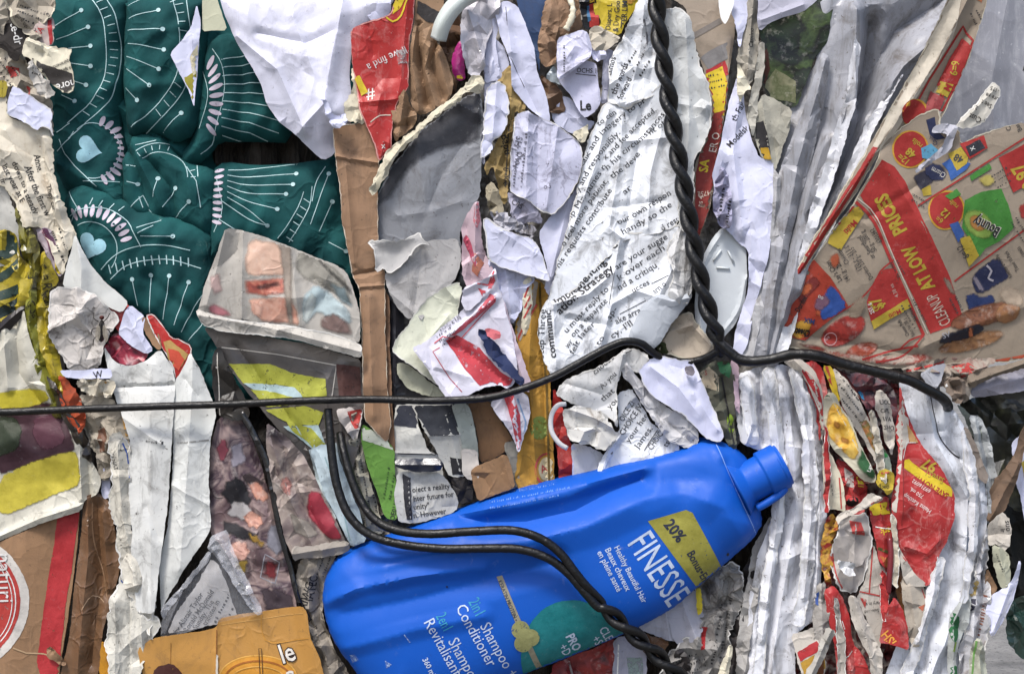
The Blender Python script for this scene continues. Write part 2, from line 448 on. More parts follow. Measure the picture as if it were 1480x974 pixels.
    for d in dec:
        k = d[0]; opt = {}; bl = 0
        if k == 's': bl = d[3]; k = 'p'; d = ('p', d[1], d[2], 1)
        elif k == 'p' and blur: bl = blur
        if k == 't':
            _, txt, x, y, sz, ang, m = d[:7]; opt = d[7] if len(d) > 7 else {}
            dv, df = text_tris(txt, 1.0, opt.get('b', .008)); dv = dv.copy()
            if serif: dv, df = serifs(dv, df)
            dv[:, 0] *= sz * opt.get('sx', .9); dv[:, 1] *= sz
            if opt.get('mir'): dv[:, 0] *= -1
            if opt.get('arc'):
                R = opt['arc']; th = dv[:, 0] / R; rr = R + dv[:, 1]; dv = np.stack([rr * np.sin(th), rr * np.cos(th) - R], 1)
            if 'path' in opt:                            # print that follows the bend of the sheet
                pp = spline([(q[0], q[1], 0) for q in opt['path']], 3); cum = [0]
                for q in range(1, len(pp)): cum.append(cum[-1] + math.dist(pp[q], pp[q - 1]))
                xs = dv[:, 0] * (cum[-1] / max(1e-6, dv[:, 0].max())) * .985; X = np.interp(xs, cum, [q[0] for q in pp]); Y = np.interp(xs, cum, [q[1] for q in pp])
                X2 = np.interp(xs + 2, cum, [q[0] for q in pp]) - np.interp(xs - 2, cum, [q[0] for q in pp]); Y2 = np.interp(xs + 2, cum, [q[1] for q in pp]) - np.interp(xs - 2, cum, [q[1] for q in pp]); LL = np.hypot(X2, Y2) + 1e-9
                dv = np.stack([X + dv[:, 1] * Y2 / LL, -(Y - dv[:, 1] * X2 / LL)], 1); x = y = 0; ang = 0
            a = math.radians(ang); dv = np.stack([x + dv[:, 0] * math.cos(a) - dv[:, 1] * math.sin(a), y - dv[:, 0] * math.sin(a) - dv[:, 1] * math.cos(a)], 1)
            dv, df = split_long(dv, df, 6)
        elif k == 'p':
            pp = dense(chaikin(list(d[1]), 1) if len(d) > 3 and d[3] else list(d[1]), 4); m = d[2]; pp = torn(pp, dj, int(abs(pp[0][0]) * 7)) if dj and len(pp) > 10 else pp
            dv, df = triangulate(pp, 4.5 if not bl else 3.6)
            if bl: fd = np.clip(seg_d(dv, pp, True) / bl, 0, 1); m = softmat(m)
        elif k == 'l': dv, df = stroke(d[1], d[2]); m = d[3]
        elif k == 'L': dv, df = stroke(d[1], d[2], True); m = d[3]
        elif k == 'g':                                   # rows of print too small to read
            _, x, y, ln, ang, sz, rows, m = d; rs = random.Random(int(x * 7 + y)); a = math.radians(ang); dv = []; df = []
            for r_ in range(rows):
                u = 0; L_ = ln * rs.uniform(.75, 1)
                while u < L_:
                    w_ = sz * rs.uniform(.3, .75); hh_ = sz * rs.choice((.42, .42, .6))
                    oy = -r_ * sz * 1.5
                    q = [(u, oy), (u + w_ * .55, oy + rs.uniform(0, .12) * sz), (u + w_ * .5, oy + hh_), (u, oy + hh_ * .8)]; b0 = len(dv)
                    dv += [(x + qx * math.cos(a) - qy * math.sin(a), y - qx * math.sin(a) - qy * math.cos(a)) for qx, qy in q]; df += [(b0, b0 + 1, b0 + 2), (b0, b0 + 2, b0 + 3)]
                    u += w_ + (sz * .5 if rs.random() < .2 else 0)
            dv = np.array(dv)
        if not len(dv): continue
        if m not in mats: mats.append(m)
        dc = np.array([(dv[t_[0]] + dv[t_[1]] + dv[t_[2]]) / 3 for t_ in df]) if len(df) else dv
        bx = {(int(a_ // 4), int(b_ // 4)) for a_, b_ in np.concatenate([dv, dc])}
        ly = min(12, 1 + max([0] + [q[1] for q in boxes if not bx.isdisjoint(q[0])]))
        boxes.append((bx, ly)); mi = mats.index(m); off = .25 + .33 * ly
        idx = {}; base = len(V)
        for q, (x, y) in enumerate(dv):
            r_ = bvh.ray_cast(Vector((x, y, 4000)), Vector((0, 0, -1)))
            if r_[0] is None: continue
            if bl: FD[len(V)] = float(fd[q])
            idx[q] = len(V); V.append((float(x), float(y), r_[0].z + off))
        for tt in df:
            if all(q in idx for q in tt): F.append(tuple(idx[q] for q in tt)); M.append(mi)
    me = bpy.data.meshes.new(name)
    W3 = [tuple(np.subtract(world_pt(x, y, h, s), org)) for x, y, h in V]
    me.from_pydata(W3, [], [q[::-1] for q in F])
    for mt in mats: me.materials.append(mt)
    me.polygons.foreach_set('material_index', M)
    me.polygons.foreach_set('use_smooth', [True] * len(F))
    if FD:
        at = me.attributes.new('fade', 'FLOAT', 'POINT'); q = np.ones(len(W3), np.float32)
        for a_, b_ in FD.items(): q[a_] = b_
        at.data.foreach_set('value', q)
    me.update(); me.set_sharp_from_angle(angle=math.radians(sharp))
    if parent is not None:
        o = link(name, me, parent, Vector(org) - parent.location)
    else:
        o = link(name, me, None, org); tag(o, label, cat, group); ALL.append(o)
    if parent is not None and label: o['label'] = label
    return o

def tube_mesh(path, r, sides=14, flat=1.0, zbase=0, close=True, bumpy=0.0, seed=3):
    """sweep along (x, y, h) points given on the drawing grid; returns mesh data about the first point"""
    P = [Vector((p[0], -p[2], -p[1])) for p in path]; n = len(P); V = []; F = []; rs = random.Random(seed)
    up = Vector((0, -1, 0)); rad = r if callable(r) else (lambda t: r)
    for k in range(n):
        t = (P[min(n - 1, k + 1)] - P[max(0, k - 1)]).normalized(); a = t.cross(up); a = a.normalized() if a.length > 1e-4 else Vector((1, 0, 0)); b = t.cross(a)
        R = rad(k / (n - 1)) * (1 + rs.uniform(-bumpy, bumpy))
        for i in range(sides):
            th = 6.2832 * i / sides; V.append(P[k] + a * math.cos(th) * R + b * math.sin(th) * R * flat)
    for k in range(n - 1):
        for i in range(sides):
            j = (i + 1) % sides; F.append((k * sides + i, k * sides + j, (k + 1) * sides + j, (k + 1) * sides + i))
    if close: F += [tuple(range(sides))[::-1], tuple((n - 1) * sides + i for i in range(sides))]
    return V, F
def tube(name, path, r, mat, z, parent=None, label=None, cat=None, group=None, **kw):
    s = (D - z) / D; V, F = tube_mesh(path, r, **kw)
    W3 = [Vector(((v.x - 740) * s * U, v.y * U, ZC + (v.z + 487) * s * U)) for v in V]; org = W3[0].copy()
    me = bpy.data.meshes.new(name); me.from_pydata([v - org for v in W3], [], F); me.materials.append(mat)
    me.polygons.foreach_set('use_smooth', [True] * len(F)); me.update()
    if parent is not None: return link(name, me, parent, org - parent.location)
    return tag(link(name, me, None, org), label, cat, group)
def spline(pts, step=5.0):
    """Catmull-Rom through (x, y, h) points, evenly dense"""
    P = [np.array(p, float) for p in pts]; P = [2 * P[0] - P[1]] + P + [2 * P[-1] - P[-2]]; o = []
    for k in range(1, len(P) - 2):
        a, b, c, d = P[k - 1:k + 3]; n = max(2, int(np.linalg.norm(c - b) / step))
        for i in range(n):
            t = i / n; o.append(tuple(.5 * ((2 * b) + (-a + c) * t + (2 * a - 5 * b + 4 * c - d) * t * t + (-a + 3 * b - 3 * c + d) * t ** 3)))
    o.append(tuple(P[-2])); return o
def sp2(pts, step=8): return [(a, b) for a, b, c in spline([(x, y, 0) for x, y in pts], step)]
def strand(path, R, pitch, phase, t0=0.0):
    """helix of radius R about a path; phase in radians"""
    o = []; u = 0; n = len(path)
    for k in range(n):
        a = np.array(path[max(0, k - 1)]); b = np.array(path[min(n - 1, k + 1)]); t = (b - a) / np.linalg.norm(b - a)
        if k: u += np.linalg.norm(np.array(path[k]) - np.array(path[k - 1]))
        nx = np.array([-t[1], t[0], 0]); nx /= np.linalg.norm(nx); bz = np.array([0, 0, 1.0]); th = 6.2832 * u / pitch + phase
        rr = R * (min(1, max(0, (u - t0) / 40)) if t0 else 1)
        o.append(tuple(np.array(path[k]) + nx * rr * math.cos(th) + bz * rr * math.sin(th)))
    return o

# ================================================================ the ground and the mass of the bale
def struct_ground():
    me = bpy.data.meshes.new('ground'); S = 120.0; V = []; F = []
    N = 24; rs = random.Random(4)
    for j in range(N + 1):
        for i in range(N + 1):
            u = (i / N * 2 - 1); w = (j / N * 2 - 1); V.append((S * u ** 3, S * w ** 3, 0))
    for j in range(N):
        for i in range(N): a = j * (N + 1) + i; F.append((a, a + 1, a + N + 2, a + N + 1))
    me.from_pydata(V, [], F); m, n, L, P = _base('concrete_ground'); v, vs = _coords(n, L)
    f = _noise(n, L, v, 9, 10, .75); o = _ramp(n, L, f, [(.3, lin('4f4d4a')), (.7, lin('8a8782'))])
    g = _noise(n, L, v, 160, 4, .8); g = _ramp(n, L, g, [(.55, _g(0)), (.62, _g(.7))]); o = _mix(n, L, g, o, lin('2c2b29'))
    L.new(o, P.inputs['Base Color']); P.inputs['Roughness'].default_value = .9
    b = n.new('ShaderNodeBump'); b.inputs['Distance'].default_value = .006; L.new(f, b.inputs['Height']); L.new(b.outputs[0], P.inputs['Normal'])
    me.materials.append(m); o = link('ground', me); o['kind'] = 'structure'; o['label'] = 'grey gritty concrete ground behind and below the bale'
struct_ground()

def bale_core():
    x0, x1, y0, y1 = -560, 1405, -560, 1200 + 352
    bot = 487 + ZC / U
    m, n, L, P = _base('packed_paper'); v, vs = _coords(n, L, (1, 1, .18), .1)
    f = _noise(n, L, vs, 130, 5, .6, .8)
    o = _ramp(n, L, f, [(.30, lin('0d0b0a')), (.42, lin('2c241d')), (.5, lin('3a3530')), (.58, lin('15110e')), (.68, lin('4a443d')), (.75, lin('1c1612'))])  # packed paper, its colours darkened for the shade of the gaps
    L.new(o, P.inputs['Base Color']); P.inputs['Roughness'].default_value = .85
    bb = n.new('ShaderNodeBump'); bb.inputs['Distance'].default_value = .004; L.new(f, bb.inputs['Height']); L.new(bb.outputs[0], P.inputs['Normal'])
    g = 14.0; xs = np.arange(x0, x1 + 1, g); ys = np.arange(y0, bot + 1, g); X, Y = np.meshgrid(xs, ys); p = np.stack([X.ravel(), Y.ravel()], 1)
    h = -120 + 34 * (1 - tri(p[:, 0] / 46 + 1.8 * fbm(p / 160, 2) + .2 * np.sin(p[:, 1] / 90))) * (.3 + vnoise(p / 90, 7)) + 22 * (fbm(p / 60, 9) - .5)
    e = np.minimum(p[:, 0] - x0, x1 - p[:, 0]); h -= 60 * np.exp(-e / 30)
    nx, ny = len(xs), len(ys); V = [((a - 740) * U, -b * U, ZC - (c - 487) * U) for (a, c), b in zip(p, h)]
    F = [(j * nx + i, j * nx + i + 1, (j + 1) * nx + i + 1, (j + 1) * nx + i) for j in range(ny - 1) for i in range(nx - 1)]
    rim = [j for j in range(nx)] + [j * nx + nx - 1 for j in range(1, ny)] + [(ny - 1) * nx + i for i in range(nx - 2, -1, -1)] + [j * nx for j in range(ny - 2, 0, -1)]
    b0 = len(V); V += [(V[q][0], .45, V[q][2]) for q in rim]; k = len(rim)
    F += [(rim[i], b0 + i, b0 + (i + 1) % k, rim[(i + 1) % k]) for i in range(k)]; F.append(tuple(b0 + i for i in range(k)))
    me = bpy.data.meshes.new('paper_bale'); me.from_pydata(V, [], F); me.materials.append(m)
    o = link('paper_bale', me); tag(o, 'compressed mass of the bale, coloured dark for the shade in gaps behind the loose sheets', 'bale')
bale_core()

# common stocks
WHITE = paper('d3d4d6', dirt=.45); WHITE2 = paper('cfd0d2', dirt=.55, crinkle=.7)
LAV = paper('c6c8dd', dirt=.12, crinkle=.5); LAV2 = paper('bcbfd6', dirt=.3, crinkle=.6)
NEWS = paper('b5aea3', dirt=.25, crinkle=.5); NEWSL = paper('c9c4b8', dirt=.25, crinkle=.5); CREAM = paper('cfc8b2', dirt=.25)
BEIGE = paper('a39a8b', dirt=.4, crinkle=.8); GREYP = paper('8c8a87', dirt=.2, crinkle=.35, rough=.55)
CARD = paper('8f6f52', dirt=.2, crinkle=.25, streak=.25, rot=0); BROWN = paper('86694f', dirt=.3, crinkle=.8); DBROWN = paper('5d4533', dirt=.3, crinkle=.6, rough=.5)
DARK = paper('2a2626', dirt=.1, crinkle=.6, rough=.4); TORN = paper('cdcbc6', dirt=.1, crinkle=.3, name='torn_edge')
TORNC = paper('c8c0ab', dirt=.1, crinkle=.3, name='torn_edge')
REDP = paper('a82c27', dirt=.15, crinkle=.5, rough=.5, dirtcol='d8b0a8'); YEL = paper('a08f24', dirt=.55, crinkle=.9, rough=.35, spec=.5)
K = ink('1e1d20', .25); KD = ink('2b2a2c', .5); WI = ink('d8d6d2', .3); RED = ink('a3262a', .15); RED2 = ink('a83a35', .4); YI = ink('c9b024', .2); NAVY = ink('27304f', .2); BLU = ink('2c4a8c', .2)

# ================================================================ the green patterned cloth (one cloth, each bulging lobe a part)
def green():
    m, n, L, P = _base('green_cloth'); v, vs = _coords(n, L)
    f = _noise(n, L, v, 40, 5); o = _ramp(n, L, f, [(.3, lin('113638')), (.7, lin('1b4e4e'))])
    a = _noise(n, L, v, 75, 9, .8); a = _ramp(n, L, a, [(.62, _g(0)), (.75, _g(.35))]); o = _mix(n, L, a, o, lin('7d9a92'))
    L.new(o, P.inputs['Base Color']); P.inputs['Roughness'].default_value = .85; P.inputs['Specular IOR Level'].default_value = .15
    _bump(n, L, P, v, .8, .8, 70); return m
G = green(); GI = ink('a9c6c8', .12); GH = ink('8fb9c6', .1); GP = ink('c3b9c6', .1)
cloth = empty('patterned_cloth', 'dark green cloth printed with white pins, petals and hearts', 'cloth', 270, 260, -30)
def pin(x1, y1, x2, y2): return [('l', [(x1, y1), (x2, y2)], 1.1, GI), ('p', ell(x2, y2, 3.3, 3.3, 0, 10), GI)]
def band(cx, cy, r, a0, a1, w=20, tk=10, ry=1.0, rot=0, ticks=True):
    o = [('l', arc(cx, cy, r, a0, a1, r * ry, rot, 5), 1.1, GI), ('l', arc(cx, cy, r + w, a0, a1, (r + w) * ry, rot, 5), 1.1, GI)]
    n = int(abs(a1 - a0) / tk)
    A = arc(cx, cy, r + w * .28, a0, a1, (r + w * .28) * ry, rot, abs(a1 - a0) / max(n, 1) + .001); B = arc(cx, cy, r + w * .78, a0, a1, (r + w * .78) * ry, rot, abs(a1 - a0) / max(n, 1) + .001)
    if ticks: o += [('l', [p, q], 1.1, GI) for p, q in zip(A, B)]
    return o
def petals(cx, cy, r, a0, a1, n, ln=15, wd=4.2):
    o = []
    for k in range(n):
        a = a0 + (a1 - a0) * k / (n - 1); q = math.radians(a); o.append(('p', ell(cx + r * math.cos(q), cy - r * math.sin(q), ln, wd, a, 14), GP))
    return o
def heart(cx, cy, s, rot):
    o = []; c, sn = math.cos(math.radians(rot)), math.sin(math.radians(rot))
    for k in range(28):
        t = 6.2832 * k / 28; x = 16 * math.sin(t) ** 3; y = 13 * math.cos(t) - 5 * math.cos(2 * t) - 2 * math.cos(3 * t) - math.cos(4 * t)
        x, y = x * s / 16, y * s / 16; o.append((cx + x * c - y * sn, cy - (x * sn + y * c)))
    return ('p', o, GH)
dec = []
for a in ((78, 38, 117, 15), (80, 57, 128, 40), (98, 70, 131, 67), (100, 91, 131, 96), (105, 117, 124, 123), (88, 137, 109, 147)): dec += pin(*a)
dec += [('l', sp2([(128, -5), (142, 12), (151, 40), (153, 85), (148, 118), (132, 148), (112, 166), (96, 178)]), 1.2, GI),
        ('l', sp2([(150, -5), (165, 20), (171, 60), (170, 100), (160, 138), (146, 158), (122, 180), (98, 200)]), 1.2, GI)]
for t in range(15):
    y = 2 + t * 11.5; xx = [(-5, 134, 150), (40, 155, 168), (85, 156, 170), (110, 150, 168), (140, 138, 156), (170, 112, 128)]
    x1 = np.interp(y, [q[0] for q in xx], [q[1] for q in xx]) + 2; dy = -6 + t * .9
    dec.append(('l', [(x1, y - dy * .3), (x1 + 10, y + dy * .7)], 1.1, GI))
dec += [('l', arc(134, 218, 36, 130, -100, 40, 0, 8), 1.1, GI), heart(127, 217, 20, 78)] + petals(128, 218, 47, 66, -62, 12, 8, 3.2)
dec += [('l', [(78, 217), (100, 200), (106, 190)], 1.2, GI), ('l', [(78, 190), (100, 178)], 1.2, GI), ('l', [(82, 200), (92, 222), (108, 240), (140, 270)], 1.2, GI), ('l', [(120, 262), (170, 262)], 1.2, GI)]
GK = dict(cs=64, cr=4, tear=.2, t=2, g=4.5, soft=True, cap=99, dj=0, sharp=60, pleat=(62, 38, 5), expand=5)
piece('cloth_lobe', None, None, [(60, -12), (172, -12), (176, 40), (174, 95), (167, 140), (163, 175), (172, 220), (176, 275), (176, 300), (140, 292), (92, 270), (72, 230), (70, 150), (62, 60)], -26, G, dec,
      edge=(34, 13), fold=[(7, 16, [(100, 160), (165, 120)]), (6, 10, [(80, 235), (130, 262), (170, 290)]), (-6, 12, [(92, 150), (82, 215), (100, 250)])], parent=cloth, **GK)
dec = []
for a in ((183, 25, 230, 16), (183, 43, 238, 45), (183, 62, 239, 74), (180, 80, 232, 102), (180, 98, 218, 125), (178, 125, 198, 145)): dec += pin(*a)
dec += [('l', sp2([(248, -5), (258, 28), (261, 60), (256, 110), (236, 142), (212, 165), (186, 182)]), 1.2, GI), ('l', sp2([(268, -5), (274, 30), (276, 70), (270, 118), (252, 150), (226, 176), (205, 190)]), 1.2, GI)]
for t in range(13):
    y = 8 + t * 12.5; x1 = np.interp(y, [0, 60, 110, 142, 165], [251, 263, 259, 240, 217]) + 1; dy = -3 + t * 1.1
    dec.append(('l', [(x1, y), (x1 + 11 - t * .3, y + dy)], 1.1, GI))
dec += pin(232, 190, 261, 163) + [('l', [(246, 4), (262, -5)], 1.1, GI), ('l', [(180, 5), (205, -5)], 1.1, GI)]
piece('cloth_lobe', None, None, [(181, -12), (300, -12), (290, 40), (285, 90), (284, 140), (272, 188), (250, 200), (226, 187), (205, 184), (186, 196), (178, 160), (177, 60)], -20, G, dec, edge=(34, 13),
      fold=[(5, 14, [(190, 130), (275, 118)]), (5, 12, [(200, 60), (260, 40)])], mound=[(230, 70, 60, 8)], parent=cloth, **GK)
dec = [('l', sp2([(306, 70), (322, 95), (326, 130), (316, 175), (304, 208), (288, 222)]), 1.1, GI), ('l', sp2([(290, 100), (300, 130), (298, 150), (286, 185)]), 1.1, GI)]
for k in range(9):
    y = 90 + k * 12.2; a = -60 + k * 0 ; x = 302 + 12 * math.sin((k + .3) / 9 * 3.14); dec.append(('p', ell(x, y, 11.5, 3.6, 62 - k * 14, 14), GP))
for k in range(11):
    y0 = 88 + k * 12; dec.append(('l', [(325 - abs(k - 4) * .8, y0), (360, y0 - 10 + k * 2.2), (402, y0 - 22 + k * 6)], 1.2, GI))
piece('cloth_lobe', None, None, [(300, 62), (318, 48), (345, 52), (410, 110), (420, 199), (360, 197), (312, 198), (290, 226), (262, 240), (262, 222), (276, 205), (283, 170), (286, 120), (290, 85)], -34, G, dec, edge=(30, 12),
      fold=[(9, 18, [(318, 60), (330, 120), (318, 190)]), (-7, 12, [(345, 60), (352, 130), (340, 200)])], parent=cloth, **GK)
dec = band(232, 260, 40, 130, 5, 14, 11) + pin(222, 285, 228, 258) + pin(236, 300, 253, 272) + pin(248, 318, 274, 292) + [('l', [(196, 210), (224, 202)], 1.2, GI), ('l', [(212, 300), (232, 322)], 1.1, GI), ('l', [(268, 240), (284, 262), (290, 300)], 1.1, GI)]
piece('cloth_lobe', None, None, [(186, 200), (205, 193), (232, 198), (244, 222), (262, 236), (300, 246), (314, 262), (306, 300), (300, 345), (276, 330), (240, 318), (212, 320), (196, 285), (190, 240)], -28, G, dec, edge=(28, 10),
      fold=[(9, 12, [(190, 205), (205, 240), (235, 300)]), (7, 12, [(230, 225), (265, 250), (285, 300)]), (-10, 9, [(212, 230), (245, 270), (255, 320)])], parent=cloth, **GK)
dec = [('l', [(180, 238), (198, 240)], 1.2, GI), ('p', ell(198, 266, 3, 3, 0, 8), GI), ('l', [(182, 262), (198, 266)], 1.2, GI), ('l', [(186, 300), (205, 282), (214, 300)], 1.2, GI), ('l', [(200, 284), (206, 300)], 1.2, GI)]
piece('cloth_lobe', None, None, [(176, 215), (194, 240), (206, 280), (220, 318), (200, 312), (178, 300)], -20, G, dec, edge=(22, 8), parent=cloth, **GK)
dec = []
for k, (x2, y2) in enumerate(((424, 236), (428, 251), (424, 267), (414, 281), (402, 303), (388, 327))):
    dec += [('l', sp2([(330, 246 + k * 8), (360, 244 + k * 12), (x2, y2)]), 1.1, GI), ('p', ell(x2, y2, 3.3, 3, 0, 10), GI)]
dec += [('l', sp2([(440, 278), (432, 300), (414, 330), (402, 345)]), 1.1, GI), ('l', sp2([(452, 270), (448, 300), (432, 330), (418, 350)]), 1.1, GI)]
dec += [('l', [(440 - k * 5, 288 + k * 11), (449 - k * 5, 294 + k * 11)], 1.1, GI) for k in range(6)]
dec += pin(450, 325, 475, 251) + pin(462, 335, 481, 292) + pin(475, 350, 500, 363) + [('l', sp2([(470, 240), (458, 262), (452, 292)]), 1.1, GI)]
dec += [('l', sp2([(312, 258), (322, 300), (308, 335)]), 1.1, GI)] + [('p', ell(316 - abs(k - 1) * .5, 246 + k * 9.4, 8.5, 2.8, 8 - k * 3, 12), GP) for k in range(9)]
dec += [('l', sp2([(318, 318 - 0), (350, 338), (372, 352)]), 1.2, GI), ('l', sp2([(320, 290), (362, 318), (388, 327)]), 1.2, GI)]
piece('cloth_lobe', None, None, [(308, 246), (322, 236), (360, 242), (420, 240), (492, 230), (500, 300), (520, 420), (470, 400), (410, 372), (350, 350), (310, 372), (298, 390), (300, 320)], -30, G, dec, edge=(26, 12),
      fold=[(6, 14, [(330, 250), (322, 350)]), (5, 22, [(452, 235), (440, 360)])], mound=[(380, 300, 70, 8)], parent=cloth, **GK)
dec = [('l', arc(130, 362, 41, 118, -38, 41, 0, 8), 1.2, GI), heart(133, 356, 21, -26)]
for k in range(11):
    a = 114 - k * 9.8; q = math.radians(a); R = 57; dec.append(('p', ell(130 + R * math.cos(q), 362 - R * math.sin(q), 9.5, 3.3, a, 14), GP))
dec += [('l', sp2([(98, 312), (120, 302), (155, 302), (185, 320), (200, 345), (206, 358)]), 1.2, GI), ('l', [(200, 330), (232, 318)], 1.1, GI), ('l', [(202, 338), (222, 326)], 1.2, GI)]
dec += [('l', sp2([(146, 390), (170, 368), (205, 356), (240, 355), (275, 362)]), 1.2, GI), ('l', sp2([(160, 404), (185, 384), (220, 376), (250, 376), (290, 388)]), 1.2, GI)]
for k in range(12):
    x = 158 + k * 10.4; y = 388 - 14 * math.sin(min(1.5, k * .2)) + max(0, k - 8) * 1.2; dec.append(('l', [(x, y - 5), (x + 3 - k * .25, y + 8)], 1.7, GI))
dec += pin(206, 342, 251, 342) + pin(198, 442, 192, 404) + pin(216, 452, 218, 398) + pin(235, 462, 246, 399) + pin(252, 470, 273, 408)
dec += [('l', sp2([(262, 480), (280, 445), (296, 420)]), 1.1, GI), ('l', sp2([(272, 492), (290, 470), (302, 440)]), 1.1, GI), ('l', [(95, 275), (112, 300), (100, 320)], 1.1, GI)]
dec += [('l', [(130 + k * 14, 296 + k * 3), (134 + k * 15, 286 + k * 4)], 1.2, GI) for k in range(4)]
piece('cloth_lobe', None, None, [(92, 280), (122, 262), (160, 286), (210, 310), (262, 322), (296, 336), (302, 380), (300, 430), (312, 500), (312, 580), (290, 545), (262, 510), (225, 468), (184, 446), (140, 412), (108, 360), (96, 320)], -16, G, dec, edge=(26, 12),
      fold=[(5, 12, [(100, 300), (180, 330), (260, 345)]), (-7, 14, [(215, 400), (290, 470), (305, 540)])], mound=[(190, 340, 60, 8)], parent=cloth, **GK)

piece('cloth_back', None, None, [(60, -15), (560, -15), (560, 470), (330, 600), (240, 560), (120, 400), (60, 280)], -66, G, (), edge=(20, 20), fold=[(16, 20, [(100, 100), (300, 250), (500, 200)]), (14, 18, [(300, 0), (310, 240), (280, 500)])], mound=[(385, 214, 60, -75), (330, 220, 40, -60), (440, 214, 40, -60)], parent=cloth, cs=60, cr=6, tear=.2, g=8, soft=True)
# ================================================================ upper left scraps
piece('torn_newsprint', 'grey beige crumpled newsprint in the very top left corner with ragged holes', 'newspaper', [(-8, -8), (60, -8), (80, -6), (80, 20), (72, 34), (50, 30), (60, 50), (45, 60), (30, 46), (16, 30), (10, 10)], 6, BEIGE,
      [('t', 'e to', 66, 20, 9, -60, KD), ('t', 'S up', 30, 30, 8, -60, KD), ('g', 30, 10, 40, -20, 6, 3, KD)], cr=7, cs=25, tear=3, rim=(3, TORNC))
piece('torn_newsprint', 'pale grey torn sheet hugging the left frame above the black printed scrap', 'newspaper', [(-8, -8), (6, -5), (14, 18), (8, 34), (-2, 70), (-8, 72)], 2, BEIGE, cr=5, cs=25, tear=2)
piece('printed_scrap', 'black scrap with white lettering beside the ragged hole at the left edge', 'paper scrap', [(2, 45), (8, 34), (37, 42), (36, 60), (30, 80), (22, 90), (2, 72), (-6, 66)], -2, paper('2c2724', dirt=.2, crinkle=.5),
      [('t', 'te-dr', 14, 34, 18, -76, WI)], cr=3, cs=30, tear=2)
piece('torn_newsprint', 'small brown grey wad under the black lettered scrap', 'newspaper', [(-6, 68), (10, 72), (36, 82), (44, 100), (60, 128), (72, 150), (40, 138), (22, 124), (10, 128), (-6, 150)], -12, BEIGE,
      [('p', [(8, 96), (26, 98), (30, 110), (14, 112)], RED2), ('g', 5, 85, 40, -50, 6, 3, KD)], cr=10, cs=24, tear=3, rim=(3, TORNC))
piece('torn_newsprint', 'pinkish scrap with red and black cut words beside the green cloth', 'newspaper', [(42, 50), (52, 36), (64, 14), (76, 26), (78, 64), (66, 68), (50, 58)], 2, paper('b3a29c', dirt=.3, crinkle=.8),
      [('t', 'CUT H', 48, 52, 9, 62, K), ('t', 'SA', 58, 54, 13, 58, RED), ('p', [(69, 30), (74, 28), (78, 64), (72, 66)], RED)], cr=5, cs=25, tear=1.5)
piece('torn_newsprint', 'cream newsprint tag with upside down words and a dark band over the green cloth', 'newspaper',
      [(38, 52), (60, 62), (84, 68), (106, 73), (100, 84), (104, 104), (108, 130), (97, 138), (80, 128), (60, 108), (44, 84), (32, 82)], 10, CREAM,
      [('t', 'as specified above', 104, 96, 7.5, 197, K, {'sx': .8}), ('t', 'requirements, by the S', 104, 84, 7.5, 203, K, {'sx': .75}),
       ('p', [(46, 84), (60, 92), (80, 98), (104, 107), (109, 132), (97, 139), (80, 128), (58, 108)], ink('312c29', .15)), ('t', 'nore', 108, 115, 17, 194, WI)],
      fold=[(5, 8, [(42, 60), (70, 72)]), (-4, 8, [(66, 60), (60, 80)])], cr=3, cs=30, tear=1.5, rim=(2, TORNC))
piece('torn_newsprint', 'light grey torn wad below the dark lettered band, beside the cloth', 'newspaper', [(38, 92), (48, 90), (60, 110), (72, 122), (78, 136), (70, 142), (62, 138), (50, 132), (42, 112)], 16, paper('b9b4ac', dirt=.6, crinkle=1),
      [('g', 48, 100, 24, -10, 5, 2, KD)], cr=7, cs=20, tear=2.5)
piece('torn_newsprint', 'narrow grey strip hanging between the lavender label and the green cloth', 'newspaper', [(34, 118), (48, 128), (74, 142), (78, 190), (76, 216), (66, 190), (40, 150)], 3, BEIGE, [('p', [(26, 120), (36, 124), (36, 136), (22, 128)], RED2), ('p', [(34, 122), (42, 126), (44, 138), (34, 134)], RED2)], cr=6, cs=24, tear=2)
piece('paper_label', 'small pale lavender label with a torn lower edge above the book page', 'label', [(9, 158), (12, 138), (20, 122), (44, 140), (76, 160), (77, 200), (72, 186), (60, 183), (53, 188), (34, 176), (9, 166)], 14, LAV, cr=2.5, cs=35, tear=1,
      fold=[(3, 10, [(40, 138), (58, 182)])], rim=(1.5, TORN))
piece('plastic_scrap', 'yellow sliver peeking out above the lavender label', 'plastic scrap', [(-6, 120), (8, 118), (12, 128), (8, 142), (-6, 142)], 4, YEL, cr=3, tear=1)
piece('book_page', 'cream book page with slanted words, folded along the left edge below the lavender label', 'book page',
      [(-8, 136), (10, 140), (9, 164), (30, 176), (53, 188), (60, 184), (70, 188), (77, 206), (78, 240), (88, 285), (104, 320), (112, 342), (98, 362), (92, 398), (84, 392), (74, 360), (58, 328), (48, 326), (36, 330), (20, 296), (6, 270), (-8, 262)], 6, paper('c9c1b0', dirt=.35, crinkle=.9, dirtcol='8a7050'),
      [('t', 'Anne.', 47, 224, 12.5, -75, K), ('t', 'They car', 66, 268, 12, -76, K), ('t', 'After the first w', 36, 242, 13, -68, K), ('t', 'down to a steady', 17, 236, 13, -66, K), ('t', 'last year at E', 2, 240, 13, -63, K), ('t', 'fr', 0, 260, 12, -70, K),
       ('g', 82, 330, 60, -66, 8, 2, K)],
      fold=[(9, 14, [(64, 200), (88, 300), (98, 360)]), (-6, 10, [(56, 205), (74, 300), (82, 350)]), (7, 12, [(10, 190), (36, 240), (50, 320)])], cr=5, cs=45, tear=1.6, rim=(2.5, TORNC))
